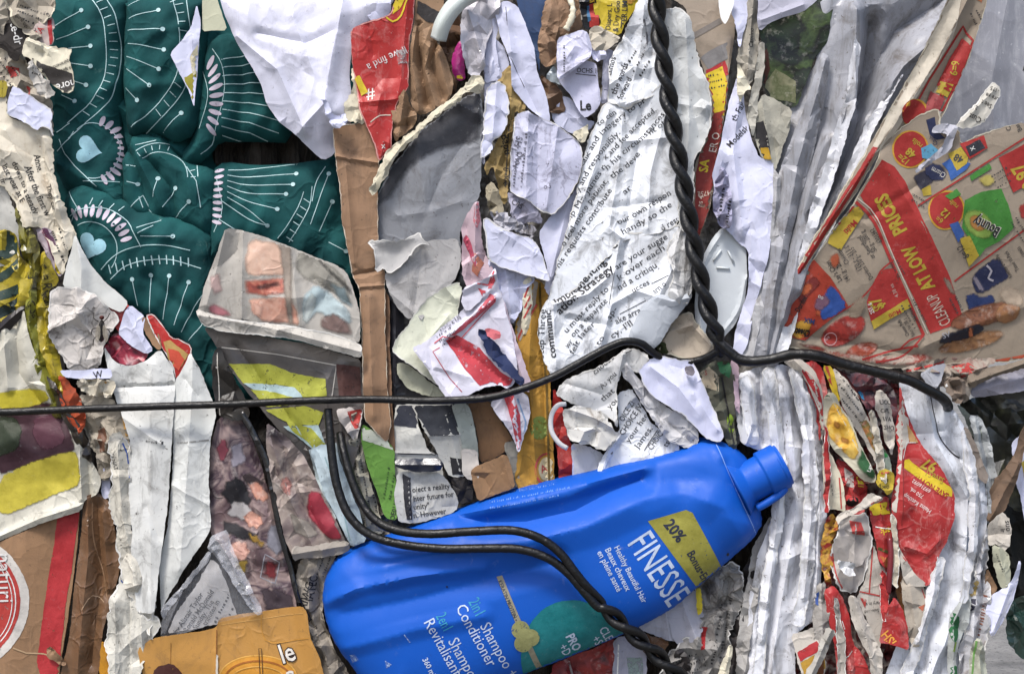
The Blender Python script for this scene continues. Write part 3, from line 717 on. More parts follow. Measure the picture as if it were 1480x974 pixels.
piece('torn_paper', 'grey white torn sheet at the left edge beside the yellow print', 'torn paper', [(-8, 256), (8, 268), (18, 296), (26, 332), (30, 372), (24, 382), (-8, 384)], -2, paper('b4b2ab', dirt=.3, crinkle=.6), cr=4, cs=35, tear=1.6)
YK = [('p', [(11, 334), (26, 338), (24, 366), (12, 374), (-8, 378), (-8, 363), (8, 362)], ink('1f332c', .15)), ('p', [(26, 372), (28, 388), (10, 402), (-8, 412), (-8, 398), (14, 386)], ink('1f332c', .15)), ('p', [(26, 410), (28, 424), (-8, 438), (-8, 424)], ink('1f332c', .15)), ('p', [(26, 428), (20, 448), (-8, 466), (-8, 450)], ink('1b2a2a', .15))]
piece('yellow_bag', 'crumpled yellow bag with dark green stripes at the left edge', 'plastic bag', [(-8, 334), (12, 331), (24, 340), (30, 372), (44, 386), (52, 410), (44, 436), (30, 446), (10, 462), (-8, 474)], 4, YEL, YK,
      fold=[(8, 12, [(28, 340), (30, 440)]), (-6, 10, [(38, 380), (12, 452)])], cr=5, cs=28, tear=.5)
piece('yellow_bag', 'olive yellow twisted strip running down from the book page', 'plastic bag', [(22, 296), (36, 318), (44, 338), (52, 352), (50, 372), (56, 400), (52, 430), (44, 420), (38, 396), (30, 352)], -2, paper('6b661c', dirt=.4, crinkle=1.2, rough=.3, spec=.6, cs=60), fold=[(10, 9, [(30, 310), (44, 360), (48, 420)])], cr=7, cs=20, tear=1)
piece('dark_strip', 'dark olive twisted plastic ribbon with black print beside the yellow bag', 'plastic strip', [(38, 320), (52, 338), (60, 366), (58, 400), (50, 430), (42, 470), (36, 450), (42, 410), (40, 370)], 4, paper('302c16', dirt=.5, crinkle=1.3, rough=.3, spec=.6, dirtcol='9a9440', cs=60), fold=[(9, 7, [(44, 330), (54, 390), (46, 440)])], cr=6, cs=16, tear=1)
piece('printed_scrap', 'purple and pink printed strip with a yellow tip under the book page', 'paper scrap', [(50, 328), (74, 330), (82, 360), (94, 386), (88, 400), (84, 398), (72, 376), (58, 352)], 2, paper('a89aa0', dirt=.3, crinkle=.6),
      [('p', [(62, 330), (74, 332), (84, 366), (78, 376), (72, 362)], ink('57304a', .3)), ('t', 'NOURRITUR', 60, 334, 7, -62, ink('8a3f55', .3)), ('p', [(80, 380), (92, 386), (89, 398), (82, 394)], YI)], cr=4, cs=25, tear=1)
piece('yellow_bag', 'bright yellow ribbon lettered in black between the striped bag and the white cone of paper', 'plastic bag', [(62, 360), (74, 378), (84, 404), (82, 412), (72, 418), (70, 440), (74, 470), (84, 512), (96, 552), (110, 600), (92, 602), (72, 545), (58, 500), (50, 450), (54, 400)], 6, YEL,
      [('t', 'c-e', 58, 382, 22, -82, ink('3a3514', .35)), ('t', 'scarbo', 60, 424, 15, -68, ink('25200f', .3)), ('t', 'RC', 62, 410, 18, -80, ink('332c14', .4))], fold=[(9, 9, [(66, 370), (60, 440), (80, 530), (98, 590)]), (-6, 6, [(56, 400), (66, 500)])], cr=5, cs=22, tear=.8)
piece('yellow_bag', 'creased yellow green ribbon with dark print left of the bright yellow one', 'plastic bag', [(46, 405), (54, 425), (52, 470), (62, 510), (78, 560), (90, 604), (78, 604), (58, 550), (42, 505), (34, 460), (38, 430)], 8, paper('74742a', dirt=.6, crinkle=1.2, rough=.3, spec=.6, cs=60, dirtcol='28260e'),
      [('t', 'G Savak', 40, 436, 15, -70, ink('25200f', .3))], fold=[(9, 7, [(48, 415), (44, 470), (64, 540), (84, 600)])], cr=5, cs=20, tear=.8)
piece('dark_strip', 'black shiny plastic fold left of the carton box scraps below the yellow bag', 'plastic strip', [(-8, 470), (10, 458), (34, 440), (38, 452), (16, 476), (-8, 500)], 6, DARK, fold=[(6, 8, [(-8, 485), (34, 446)])], cr=4, tear=.5)
piece('glossy_sheet', 'large glossy sheet with a yellow band and dark fruit print above the cardboard box', 'magazine page',
      [(-8, 478), (14, 470), (34, 446), (44, 490), (60, 535), (74, 566), (86, 596), (112, 632), (130, 662), (148, 692), (142, 714), (122, 722), (118, 738), (60, 756), (-8, 784)], 10, paper('c0bcae', dirt=.3, crinkle=.5, rough=.4),
      [('p', [(-8, 568), (30, 560), (66, 562), (74, 578), (40, 592), (-8, 594)], ink('b7a92c', .2), 1),
       ('p', [(-8, 590), (40, 588), (70, 578), (92, 598), (108, 634), (112, 652), (70, 664), (30, 678), (-8, 688)], ink('3a1d26', .1), 1), ('p', [(-8, 600), (20, 600), (34, 620), (30, 650), (-8, 664)], ink('252e1a', .3), 1),
       ('p', [(46, 600), (84, 598), (100, 640), (64, 655), (46, 632)], ink('4a2230', .4), 1), ('p', [(-8, 692), (40, 668), (100, 650), (116, 652), (121, 700), (80, 716), (-8, 752)], ink('b3a535', .25), 1)],
      fold=[(-10, 14, [(20, 470), (26, 540), (60, 590)]), (9, 12, [(8, 480), (14, 560)]), (7, 9, [(118, 640), (120, 720)]), (-8, 8, [(126, 655), (128, 716)]), (6, 9, [(-8, 778), (60, 748), (116, 730)])], cr=4, cs=60, tear=.4, g=5, blur=2.5)
piece('dark_strip', 'dark plastic ribbon with an orange red patch under the left end of the wire', 'plastic strip', [(66, 540), (84, 556), (98, 590), (116, 612), (130, 650), (134, 672), (122, 664), (104, 628), (84, 590)], 16, paper('2e2822', dirt=.4, crinkle=1, rough=.3, spec=.6), [('p', [(86, 552), (106, 560), (122, 600), (118, 624), (104, 612), (90, 585)], ink('a8431f', .2), 1)], fold=[(7, 8, [(74, 548), (120, 640)])], cr=5, cs=20, tear=.8)
piece('orange_scrap', 'orange red plastic scrap crossing the wire beside the folded white sheets', 'plastic scrap', [(84, 540), (100, 548), (112, 570), (124, 600), (118, 628), (104, 612), (94, 580)], 19, paper('a5482a', dirt=.5, crinkle=1), cr=6, cs=20, tear=1.5)
# box in the lower left
piece('cardboard_box', 'brown cardboard box with a red stripe and a round red emblem', 'cardboard box', [(-8, 786), (60, 757), (116, 734), (112, 780), (104, 850), (92, 930), (84, 985), (-8, 985)], 0, CARD,
      [('p', [(84, 748), (116, 736), (104, 815), (94, 880), (88, 940), (92, 985), (62, 985), (54, 955), (62, 890), (72, 820)], RED), ('p', ell(-52, 868, 96, 98, 0, 60), ink('c9c3bb', .15)), ('p', ell(-54, 868, 86, 88, 0, 60), ink('a9362f', .2)),
       ('L', ell(-54, 868, 80, 82, 0, 50), 1.6, WI), ('L', ell(-54, 868, 75, 77, 0, 50), 1.2, WI), ('t', 'naturi', -2, 797, 34, -88, WI, {'b': .0}), ('l', [(22, 934), (40, 942), (64, 944), (90, 952)], 2, ink('b39573', .3))],
      hinge=[((84, 740), (54, 980), .25, 40)], cr=2.2, cs=90, tear=.3, t=5, rim=None)
piece('cardboard_flap', 'curled torn brown flap on the red stripe of the box', 'cardboard scrap', [(66, 938), (74, 934), (86, 948), (96, 960), (90, 964), (78, 956), (68, 950)], 8, BROWN, cr=4, cs=12, tear=1)
piece('brown_carton', 'creased brown carton panel wrapped in clear tape right of the red striped box', 'carton', [(120, 740), (126, 716), (140, 712), (158, 722), (166, 760), (173, 820), (164, 860), (150, 910), (140, 985), (84, 985), (98, 930), (110, 830)], 2, paper('6e5139', dirt=.3, crinkle=.7, rough=.35, spec=.5),
      [('l', sp2([(134, 722), (136, 780), (150, 840), (156, 870)]), 1.6, ink('8d6f54', .4)), ('l', sp2([(120, 880), (134, 860), (150, 870)]), 1.2, ink('a58a70', .5))], fold=[(10, 14, [(128, 716), (130, 800), (112, 985)]), (-7, 12, [(140, 730), (146, 840), (130, 960)]), (7, 9, [(150, 740), (158, 850)])], cr=4, cs=60, tear=.5, t=3)
# white sheets around the fly
piece('white_paper', 'smooth white cone of paper leaning on the heart of the green cloth', 'paper', [(110, 338), (118, 356), (132, 384), (152, 408), (172, 424), (186, 438), (176, 452), (160, 446), (138, 432), (112, 424), (88, 414), (94, 384)], 12, paper('c9cac6', dirt=.12, crinkle=.2, rough=.45),
      fold=[(9, 14, [(112, 345), (120, 390), (118, 425)])], hinge=[((112, 340), (130, 430), -.25, 40)], cr=1.5, tear=.3)
piece('red_scrap', 'red glossy tip under the white cone of paper', 'paper scrap', [(148, 440), (186, 438), (182, 456), (174, 482), (164, 470)], 4, REDP, cr=3, tear=.5)
piece('white_paper', 'soiled white envelope paper with a fly sitting on it, left of the red scraps', 'paper', [(73, 424), (80, 414), (112, 416), (140, 424), (152, 440), (172, 464), (156, 484), (148, 500), (146, 528), (110, 550), (96, 530), (80, 502), (68, 480), (70, 448)], 18, paper('c2bcb6', dirt=.75, crinkle=.7),
      fold=[(7, 12, [(70, 478), (110, 460), (132, 430)]), (6, 10, [(112, 418), (118, 465), (140, 492)]), (-4, 10, [(78, 440), (118, 445)])], hinge=[((68, 480), (120, 455), -.3, 30)], cr=4, cs=40, tear=1.5, rim=(2, TORN))
piece('magazine_scrap', 'crimson magazine scrap with pink shapes between the white sheets', 'magazine scrap', [(148, 505), (168, 480), (190, 498), (216, 506), (206, 526), (176, 534), (160, 522)], 2, printed(['3a1420', '7a1f33', 'a33a4a', 'c9a0a0', '58203a'], 140), cr=6, cs=22, tear=1)
piece('white_card', 'bluish white card corner standing behind the folded sheets', 'card', [(170, 482), (180, 452), (188, 440), (210, 458), (206, 480), (222, 506), (212, 512), (190, 500), (178, 490)], 8, LAV, fold=[(5, 10, [(182, 450), (214, 510)])], cr=1.5, tear=.3)
piece('brown_scrap', 'brown inner paper tucked beside the red lined envelope', 'paper scrap', [(204, 458), (214, 460), (232, 488), (234, 506), (222, 502), (208, 480)], 11, BROWN, cr=3, tear=.6)
piece('red_envelope', 'red inside of an open envelope with a white torn rim', 'envelope', [(210, 456), (222, 452), (234, 470), (248, 488), (260, 490), (278, 500), (276, 520), (256, 552), (250, 530), (236, 504), (220, 478)], 8, REDP, [('p', [(236, 494), (246, 492), (272, 512), (262, 530), (246, 524)], ink('ad8c50', .1)), ('p', [(243, 503), (258, 508), (266, 520), (258, 536), (247, 526)], ink('c04a34', .1))],
      fold=[(6, 10, [(214, 456), (252, 545)])], cr=2, tear=.5, rim=(2.2, TORN))
piece('white_card', 'long white folded card left of the central seam, crossed by the wire', 'card', [(150, 500), (164, 522), (186, 530), (210, 522), (232, 504), (248, 530), (254, 552), (250, 640), (247, 700), (240, 770), (232, 830), (226, 884), (200, 884), (192, 790), (188, 700), (190, 640), (178, 600), (160, 560)], 14, paper('cdcdc9', dirt=.4, crinkle=.35),
      [('g', 214, 638, 30, -8, 8, 1, KD)], fold=[(-5, 5, [(168, 560), (250, 556)]), (6, 30, [(220, 530), (222, 880)]), (4, 8, [(168, 596), (236, 640)]), (-3, 8, [(215, 730), (232, 775)])], hinge=[((168, 560), (250, 556), .12, 80)], cr=2.8, cs=70, tear=.5)
piece('white_card', 'tall white folded card right of the seam, running under the wire to a point', 'card', [(252, 552), (262, 536), (276, 508), (288, 532), (300, 562), (310, 588), (312, 600), (303, 640), (302, 700), (305, 764), (288, 792), (262, 830), (242, 862), (232, 884), (230, 820), (242, 760), (250, 680), (250, 610)], 17, paper('cfd0cc', dirt=.3, crinkle=.35),
      [('l', [(256, 640), (302, 636)], 2.5, ink('8d8b86', .6))], fold=[(8, 22, [(280, 520), (275, 640), (262, 820)]), (-3, 7, [(268, 548), (286, 572)]), (3, 8, [(250, 700), (303, 730)])], cr=2.5, cs=70, tear=.5)
piece('paper_strip', 'small lavender strip printed with a black letter under the fly', 'paper strip', [(86, 534), (112, 536), (140, 533), (160, 532), (163, 546), (140, 547), (110, 548), (92, 545)], 24, LAV, [('t', 'W', 136, 547, 14, 12, K)], cr=1.5, cs=30, tear=.5)
piece('paper_wad', 'cream crumpled wad just above the wire beneath the lettered strip', 'paper wad', [(104, 552), (128, 546), (150, 548), (168, 552), (166, 566), (158, 574), (148, 570), (132, 574), (116, 566)], 22, paper('bfb7a5', dirt=.5, crinkle=1.2), [('p', [(150, 548), (166, 548), (166, 555), (152, 554)], ink('c08a2a', .2))], cr=8, cs=14, tear=2)
piece('torn_paper', 'tangled beige shreds between the wire and the white card', 'torn paper', [(100, 580), (130, 566), (160, 572), (176, 600), (188, 640), (190, 680), (176, 660), (160, 690), (148, 694), (136, 660), (120, 620)], 6, BEIGE, [('l', [(176, 600), (190, 660)], 4, ink('b2853f', .3)), ('p', [(140, 622), (152, 616), (156, 650), (144, 654)], ink('6b4a38', .2))], fold=[(8, 8, [(120, 580), (170, 640), (184, 680)]), (-8, 8, [(108, 590), (150, 680)])], cr=9, cs=20, tear=2)
piece('plastic_scrap', 'white plastic wedge beside the brown carton below the tangled shreds', 'plastic scrap', [(148, 674), (158, 676), (160, 716), (150, 722), (146, 710)], 4, LAV, cr=2)
piece('newspaper_strip', 'long cream torn strip marked George in black ink, left of the white cards', 'newspaper', [(156, 630), (170, 622), (186, 644), (191, 690), (197, 735), (206, 775), (214, 803), (222, 847), (224, 885), (214, 920), (208, 900), (192, 868), (178, 838), (168, 805), (166, 760), (158, 738), (162, 700)], 24, paper('c4bfb2', dirt=.5, crinkle=.8),
      [('t', 'George', 187, 757, 20, -72, ink('2c2b30', .3), {'b': .0}), ('t', 'D.NAT', 160, 656, 9, -74, KD), ('l', [(178, 640), (184, 655), (188, 690)], 1.8, BLU)], fold=[(8, 11, [(172, 640), (178, 740), (200, 860)]), (-4, 8, [(186, 700), (212, 840)])], cr=4, cs=34, tear=2.2, rim=(2, TORN))
piece('newspaper_strip', 'white grey folded strip with a ragged end at the bottom beside the brown carton', 'newspaper', [(172, 830), (180, 826), (196, 862), (212, 896), (226, 890), (232, 900), (222, 930), (200, 985), (160, 985), (150, 925), (156, 890), (166, 850)], 18, paper('c0bdb3', dirt=.45, crinkle=.7),
      [('l', [(170, 830), (177, 842)], 2, BLU)], fold=[(-4, 4, [(188, 850), (186, 980)]), (7, 12, [(168, 870), (168, 980)]), (6, 8, [(206, 890), (208, 980)])], cr=4, cs=36, tear=2.2, rim=(2, TORN))
piece('orange_scrap', 'thin orange sliver at the bottom edge beside the ragged white strip', 'paper scrap', [(146, 925), (154, 930), (158, 985), (142, 985)], 10, paper('b8801f', dirt=.2), cr=2)
# fly
def fly():
    r = empty('house_fly', 'dark fly resting on the soiled white paper', 'fly', 146, 478, 26)
    fm = plastic('26221f', .45, .4, .3, 0); wm = plastic('8d8578', .3, .5, .3, 0, alpha=.55)
    piece('body', None, None, [(147, 461), (151, 466), (151, 474), (152, 482), (150, 492), (146, 495), (142, 491), (141, 482), (142, 474), (143, 466)], 23, fm, cr=.3, tear=.2, g=2, body=7, bw=6, parent=r)
    piece('head', None, None, ell(147, 459, 3.6, 3, 0, 12), 25, paper('4a1f18', dirt=0), cr=0, tear=0, g=1.5, body=3, bw=3.5, parent=r, rnd=0)
    piece('wing', None, None, [(142, 468), (138, 476), (137, 490), (141, 496), (145, 486), (145, 474)], 31.5, wm, cr=.4, tear=0, g=3, t=.4, parent=r); piece('wing', None, None, [(150, 468), (155, 476), (157, 490), (153, 496), (149, 486), (148, 474)], 31.5, wm, cr=.4, tear=0, g=3, t=.4, parent=r)
    for a, b, c in (((143, 465), (137, 460), (135, 452)), ((142, 474), (135, 476), (131, 484)), ((143, 484), (137, 490), (134, 500)), ((150, 465), (156, 460), (158, 453)), ((151, 474), (158, 477), (161, 486)), ((150, 484), (156, 491), (158, 501))):
        tube('leg', spline([(a[0], a[1], 28), (b[0], b[1], 31), (c[0], c[1], 24)], 2), .7, fm, 26, parent=r, sides=6)
fly()

# ================================================================ upper middle
piece('plastic_bag', 'big white lavender tinted plastic bag drooping over the green cloth at the top', 'plastic bag',
      [(312, -10), (322, 20), (338, 58), (358, 90), (374, 118), (382, 148), (398, 172), (424, 192), (448, 216), (464, 229), (480, 221), (484, 208), (482, 182), (505, 180), (508, 150), (504, 110), (508, 44), (530, 34), (548, 14), (566, 4), (572, -10)], 22,
      paper('cdcddc', dirt=.22, crinkle=.3, rough=.42, spec=.5, cs=60), (), fold=[(8, 16, [(496, -5), (482, 70), (470, 140)]), (6, 10, [(430, 190), (470, 150), (486, 190)]), (5, 10, [(340, 50), (400, 100), (440, 190)]), (-5, 10, [(370, 45), (440, 60), (480, 42)]), (5, 12, [(420, 20), (455, 110), (440, 190)])],
      hinge=[((496, -5), (470, 150), -.25, 40), ((424, 192), (482, 160), -.3, 40)], edge=(14, 26), cr=5, cs=85, tear=.3, g=4.5)
piece('plastic_scrap', 'crumpled film at the top edge between the white bag and the red paper', 'plastic scrap', [(536, -8), (566, -8), (566, 20), (546, 36), (530, 24)], 14, LAV, cr=5, cs=22)
piece('tissue_scrap', 'torn lavender tissue shred at the right tip of the white plastic bag', 'tissue', [(462, 140), (476, 150), (486, 168), (500, 160), (502, 178), (488, 186), (476, 176), (470, 160)], 36, LAV, cr=4, cs=14, tear=2)
piece('paper_strip', 'lavender paper strip with an olive tip hanging over the green cloth', 'paper strip', [(285, 6), (290, 30), (288, 58), (286, 90), (284, 118), (281, 157), (274, 134), (262, 112), (252, 90), (246, 78), (262, 60), (276, 40)], 18, LAV, [('p', [(263, 114), (284, 104), (284, 160), (276, 150)], ink('8a8228', .15)), ('p', [(274, 84), (286, 64), (286, 104), (280, 110)], ink('bfb79a', .2))],
      fold=[(4, 8, [(278, 60), (282, 150)])], cr=2, tear=.3)
piece('paper_label', 'cream square corner beside the top left edge of the white plastic bag', 'label', [(292, -8), (312, -8), (322, 24), (328, 44), (308, 44), (292, 46)], 14, paper('bfbfa6', dirt=.1), [('p', [(312, 42), (328, 40), (328, 46), (312, 48)], ink('55611f', .2))], cr=1.5, tear=.3)
piece('cream_sliver', 'cream torn sliver squeezed between white bag and red paper above the cardboard strip', 'torn paper', [(506, 100), (514, 96), (522, 140), (530, 178), (516, 182), (500, 172), (498, 152), (508, 140)], 18, CREAM, cr=5, cs=20, tear=2)
piece('red_bag', 'red paper bag printed in white and yellow, standing on the cardboard strip', 'paper bag',
      [(507, 44), (530, 34), (552, 28), (564, 22), (568, 10), (576, -8), (600, -8), (598, 20), (592, 60), (590, 128), (574, 150), (568, 178), (566, 218), (556, 226), (548, 234), (540, 206), (530, 184), (520, 160), (514, 120), (508, 80)], 20, paper('a52d2b', dirt=.25, crinkle=.6, rough=.45, dirtcol='c9a09a'),
      [('p', [(562, -8), (590, -8), (580, 12), (568, 22), (562, 14)], YI), ('l', sp2([(556, 24), (568, 33), (580, 24), (586, 8), (592, -6)]), 2.5, YI), ('t', "'ll we find a", 588, 66, 16, 206, ink('d8cfcc', .3), {'b': .0}),
       ('t', '#', 541, 130, 24, 190, ink('cfc6c0', .3)), ('p', [(512, 112), (520, 110), (532, 134), (523, 140)], YI), ('p', [(572, 75), (586, 72), (588, 92), (576, 94)], ink('a39d9d', .9)), ('l', sp2([(536, 178), (550, 168), (565, 167)]), 1.5, ink('cfc0b0', .3)), ('t', 'x', 557, 210, 12, 185, WI)],
      fold=[(6, 14, [(590, 0), (578, 130), (560, 220)]), (4, 8, [(520, 150), (570, 145)]), (-4, 8, [(534, 40), (540, 80)])], hinge=[((600, 0), (560, 230), .25, 25)], cr=3.5, cs=55, tear=.5, rim=(1.5, ink('c98f88', .3)))
piece('kraft_bag', 'brown kraft paper bag with a black band, pleated beside the red bag', 'paper bag',
      [(602, -8), (642, -8), (640, 20), (636, 48), (630, 60), (636, 66), (648, 90), (656, 118), (652, 140), (640, 152), (622, 162), (604, 168), (594, 152), (591, 110), (594, 60), (600, 26)], 14, paper('8b7057', dirt=.25, crinkle=.7),
      [('p', [(604, 2), (614, 6), (638, 20), (632, 34), (616, 32), (602, 20)], ink('241f1e', .15))],
      fold=[(10, 9, [(602, 40), (596, 90), (606, 160)]), (-12, 7, [(604, 36), (606, 80), (618, 150)]), (9, 8, [(622, 70), (614, 100), (632, 160)]), (-10, 7, [(630, 64), (622, 90), (640, 140)]), (8, 7, [(634, 80), (650, 140)])], cr=4, cs=35, tear=.5, g=4)
piece('kraft_bag', 'dark recess fold of kraft paper behind the white plastic hook', 'paper bag', [(634, 20), (660, 10), (672, 60), (668, 110), (656, 140), (644, 120), (636, 70)], -18, DBROWN, fold=[(8, 7, [(644, 60), (654, 130)]), (8, 7, [(652, 50), (662, 130)])], cr=5, cs=25)
piece('kraft_scrap', 'small crumpled kraft fragment at the foot of the red bag', 'paper scrap', [(564, 152), (578, 140), (586, 130), (592, 150), (604, 168), (600, 182), (578, 198), (572, 206), (566, 180)], 22, paper('8b7057', dirt=.3, crinkle=.9), fold=[(9, 8, [(586, 132), (576, 200)]), (-6, 6, [(590, 150), (586, 190)])], cr=5, cs=18, tear=1)
def hook():
    path = spline([(633, 56, 30), (640, 36, 40), (654, 14, 44), (674, -4, 40), (700, -16, 34)], 3)
    tube('plastic_hook', path, lambda t: 13 - 2 * abs(t - .5), plastic('c9d0cb', .35, .5, .1, .1), 38, label='smooth curved white plastic handle poking out at the top edge', cat='plastic handle', sides=4, flat=.7)
hook()
piece('magenta_scrap', 'magenta plastic scrap with a yellow rim beside the kraft bag', 'plastic scrap', [(668, 52), (672, 70), (670, 104), (674, 114), (662, 118), (654, 106), (652, 84), (660, 62)], 4, paper('a0216f', dirt=.1, rough=.35, spec=.6), [('p', [(660, 110), (672, 108), (674, 116), (662, 120)], YI)], cr=2.5, edge=(6, 6))
piece('plastic_film', 'milky crinkled plastic film beside the white hook at the top', 'plastic film', [(668, 10), (690, -8), (726, -8), (718, 30), (706, 56), (700, 84), (700, 98), (690, 112), (678, 108), (668, 84), (666, 40)], 20, paper('b9b6bd', dirt=.25, crinkle=1.2, rough=.3, spec=.6, cs=55), fold=[(8, 8, [(676, 16), (690, 60), (700, 96)])], cr=7, cs=26, tear=1.2)
piece('cardboard_strip', 'tall worn brown cardboard strip running down beside the green cloth', 'cardboard',
      [(481, 184), (500, 180), (530, 176), (538, 190), (546, 208), (549, 240), (546, 280), (546, 330), (550, 370), (556, 396), (557, 440), (558, 500), (560, 560), (566, 612), (560, 640), (540, 622), (526, 606), (524, 540), (522, 480), (520, 420), (508, 398), (504, 370), (496, 330), (490, 270), (484, 220)], 16, paper('8d6f56', dirt=.3, crinkle=.3, streak=.3),
      fold=[(5, 5, [(484, 226), (548, 236)]), (-5, 5, [(508, 398), (556, 388)]), (4, 4, [(518, 415), (556, 412)]), (6, 14, [(534, 430), (540, 600)]), (4, 8, [(500, 240), (512, 380)])], hinge=[((500, 190), (530, 610), .12, 40)], cr=2.2, cs=60, tear=.6, t=5, rim=(1.2, ink('c2b7a6', .3)))
piece('cardboard_strip', 'narrow cardboard edge strip just right of the tall worn one', 'cardboard', [(556, 420), (563, 430), (564, 520), (568, 600), (572, 660), (562, 640), (558, 560)], 10, paper('7d5f49', dirt=.3), cr=2, tear=.5, t=4)
def greysheet():
    piece('grey_paper', 'large grey sheet with a dark smudge printed at the top, leaning right of the cardboard strip', 'paper',
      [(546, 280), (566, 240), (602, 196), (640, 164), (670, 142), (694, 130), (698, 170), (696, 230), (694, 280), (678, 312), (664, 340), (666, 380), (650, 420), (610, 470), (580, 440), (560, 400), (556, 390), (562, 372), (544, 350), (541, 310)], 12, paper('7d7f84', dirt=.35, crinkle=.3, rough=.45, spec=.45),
      [('s', [(530, 256), (592, 180), (706, 108), (698, 200), (690, 210), (650, 216), (612, 232), (586, 256), (566, 292), (540, 304)], ink('37373c', .1, .45), 12)],  # smudge print with a soft border
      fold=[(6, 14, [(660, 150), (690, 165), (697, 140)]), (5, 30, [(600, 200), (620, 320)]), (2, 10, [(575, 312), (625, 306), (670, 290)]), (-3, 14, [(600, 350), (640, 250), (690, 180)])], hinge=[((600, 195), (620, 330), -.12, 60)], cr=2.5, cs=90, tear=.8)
greysheet()
piece('torn_paper', 'cream ragged folded rim running along the upper edge of the grey sheet', 'torn paper',
      [(532, 274), (540, 262), (550, 238), (560, 212), (578, 204), (600, 188), (620, 164), (648, 146), (664, 132), (676, 118), (686, 110), (698, 112), (699, 128), (692, 136), (676, 136), (668, 146), (640, 162), (612, 186), (596, 204), (578, 222), (566, 244), (552, 262), (540, 284)], 26, paper('bfb8a2', dirt=.4, crinkle=.9), fold=[(7, 9, [(540, 268), (580, 212), (650, 152), (692, 122)])], cr=4, cs=22, tear=1.8, rim=(2, TORNC))
piece('grey_paper', 'pale grey curled flap with a torn edge across the middle of the grey sheet', 'paper', [(531, 348), (550, 347), (574, 350), (598, 342), (606, 336), (612, 346), (624, 356), (608, 354), (594, 368), (580, 386), (562, 396), (556, 388), (544, 392), (540, 366)], 24, paper('b0aeac', dirt=.15, crinkle=.3), fold=[(5, 14, [(545, 352), (600, 345)])], cr=2.2, cs=40, tear=1.4, rim=(2, TORN), edge=(-5, 10))
piece('grey_paper', 'light grey creased lower sheet under the curled flap', 'paper', [(556, 392), (580, 372), (612, 350), (662, 344), (668, 372), (660, 400), (640, 430), (608, 466), (586, 460), (566, 430), (558, 410)], 19, paper('a2a09f', dirt=.3, crinkle=.5), fold=[(4, 10, [(560, 420), (620, 470)]), (-3, 9, [(610, 360), (600, 440)])], cr=3, cs=60, tear=1)
piece('glossy_sheet', 'black glossy sheet behind the cream leaf of paper above the wire', 'magazine page', [(556, 398), (570, 420), (600, 470), (650, 410), (672, 380), (672, 470), (660, 560), (660, 600), (566, 600), (560, 500)], 0, paper('25252b', dirt=.15, crinkle=.5, rough=.3, spec=.6), fold=[(8, 12, [(572, 440), (572, 590)]), (-6, 12, [(590, 540), (640, 560)])], cr=4, cs=50)
piece('cream_paper', 'cream leaf shaped sheet curling beside the red lined folded paper', 'paper', [(566, 506), (572, 492), (588, 470), (602, 448), (622, 428), (644, 414), (664, 406), (668, 418), (664, 440), (660, 462), (650, 480), (636, 512), (634, 540), (650, 566), (636, 560), (616, 546), (600, 532), (584, 522)], 26, paper('c9cbb8', dirt=.15, crinkle=.35, rough=.6), fold=[(-4, 16, [(610, 450), (630, 540)]), (6, 10, [(644, 416), (658, 432)]), (3, 7, [(612, 500), (650, 455)])], cr=2.2, cs=50, tear=.9, edge=(-4, 14), rim=(1.3, TORN))
piece('cream_paper', 'second cream sheet peeping out just under the leaf shaped one', 'paper', [(572, 526), (584, 524), (606, 540), (634, 560), (648, 572), (630, 574), (610, 570), (588, 560), (574, 544)], 14, paper('a9a995', dirt=.2), cr=3, cs=30)
# the white paper with red lines
PW = paper('cbc9d6', dirt=.2, crinkle=.4)
piece('red_lined_paper', 'pink and white folded paper with a red band pointing down onto the wire', 'paper',
      [(595, 502), (612, 496), (632, 480), (660, 456), (680, 436), (700, 418), (714, 398), (726, 430), (740, 480), (748, 530), (742, 558), (730, 562), (722, 556), (700, 560), (670, 574), (650, 580), (636, 560), (618, 534), (606, 516)], 36, PW,
      [('p', [(644, 492), (660, 484), (690, 500), (722, 536), (748, 552), (742, 562), (730, 562), (712, 552), (694, 557), (670, 530)], ink('b23a44', .35)), ('p', [(658, 484), (668, 478), (704, 446), (716, 436), (716, 428), (708, 424), (690, 450), (650, 486)], ink('b8505c', .4)),
       ('l', [(636, 502), (626, 508), (650, 546), (668, 566)], 1.2, ink('a03038', .2)), ('l', [(628, 496), (640, 486), (664, 492), (700, 452), (716, 436), (712, 428)], 1.4, ink('b23a44', .2)), ('g', 632, 488, 30, 34, 5, 3, K), ('l', [(680, 448), (690, 438)], 1.2, ink('a03038', .2)), ('t', 'VOIC E US', 636, 480, 9, 33, KD)],
      fold=[(8, 10, [(644, 490), (716, 430)]), (-5, 9, [(650, 492), (744, 560)]), (5, 10, [(600, 505), (655, 575)]), (3, 8, [(630, 530), (680, 545)])], hinge=[((644, 490), (744, 560), .35, 30)], cr=2.5, cs=40, tear=.7)
piece('blue_scrap', 'navy blue torn scrap lying on the red lined folded paper', 'paper scrap', [(690, 476), (700, 476), (712, 492), (726, 506), (744, 530), (758, 552), (752, 556), (740, 546), (716, 528), (702, 506)], 47, paper('232e52', dirt=.3, crinkle=.7), cr=4, cs=20, tear=1.6)
piece('pink_paper', 'pale pink paper wedge behind the navy scrap, reaching the wire', 'paper', [(712, 424), (724, 420), (740, 470), (752, 510), (768, 552), (764, 570), (754, 556), (736, 520), (716, 480)], 28, paper('c9b7c2', dirt=.15), fold=[(6, 10, [(716, 425), (760, 560)])], cr=2, cs=30)
piece('pink_scrap', 'salmon pink torn tongue above the navy scrap', 'paper scrap', [(698, 474), (712, 474), (724, 482), (722, 490), (706, 488)], 52, paper('c0656c', dirt=.2), cr=2, cs=12, tear=1.2)
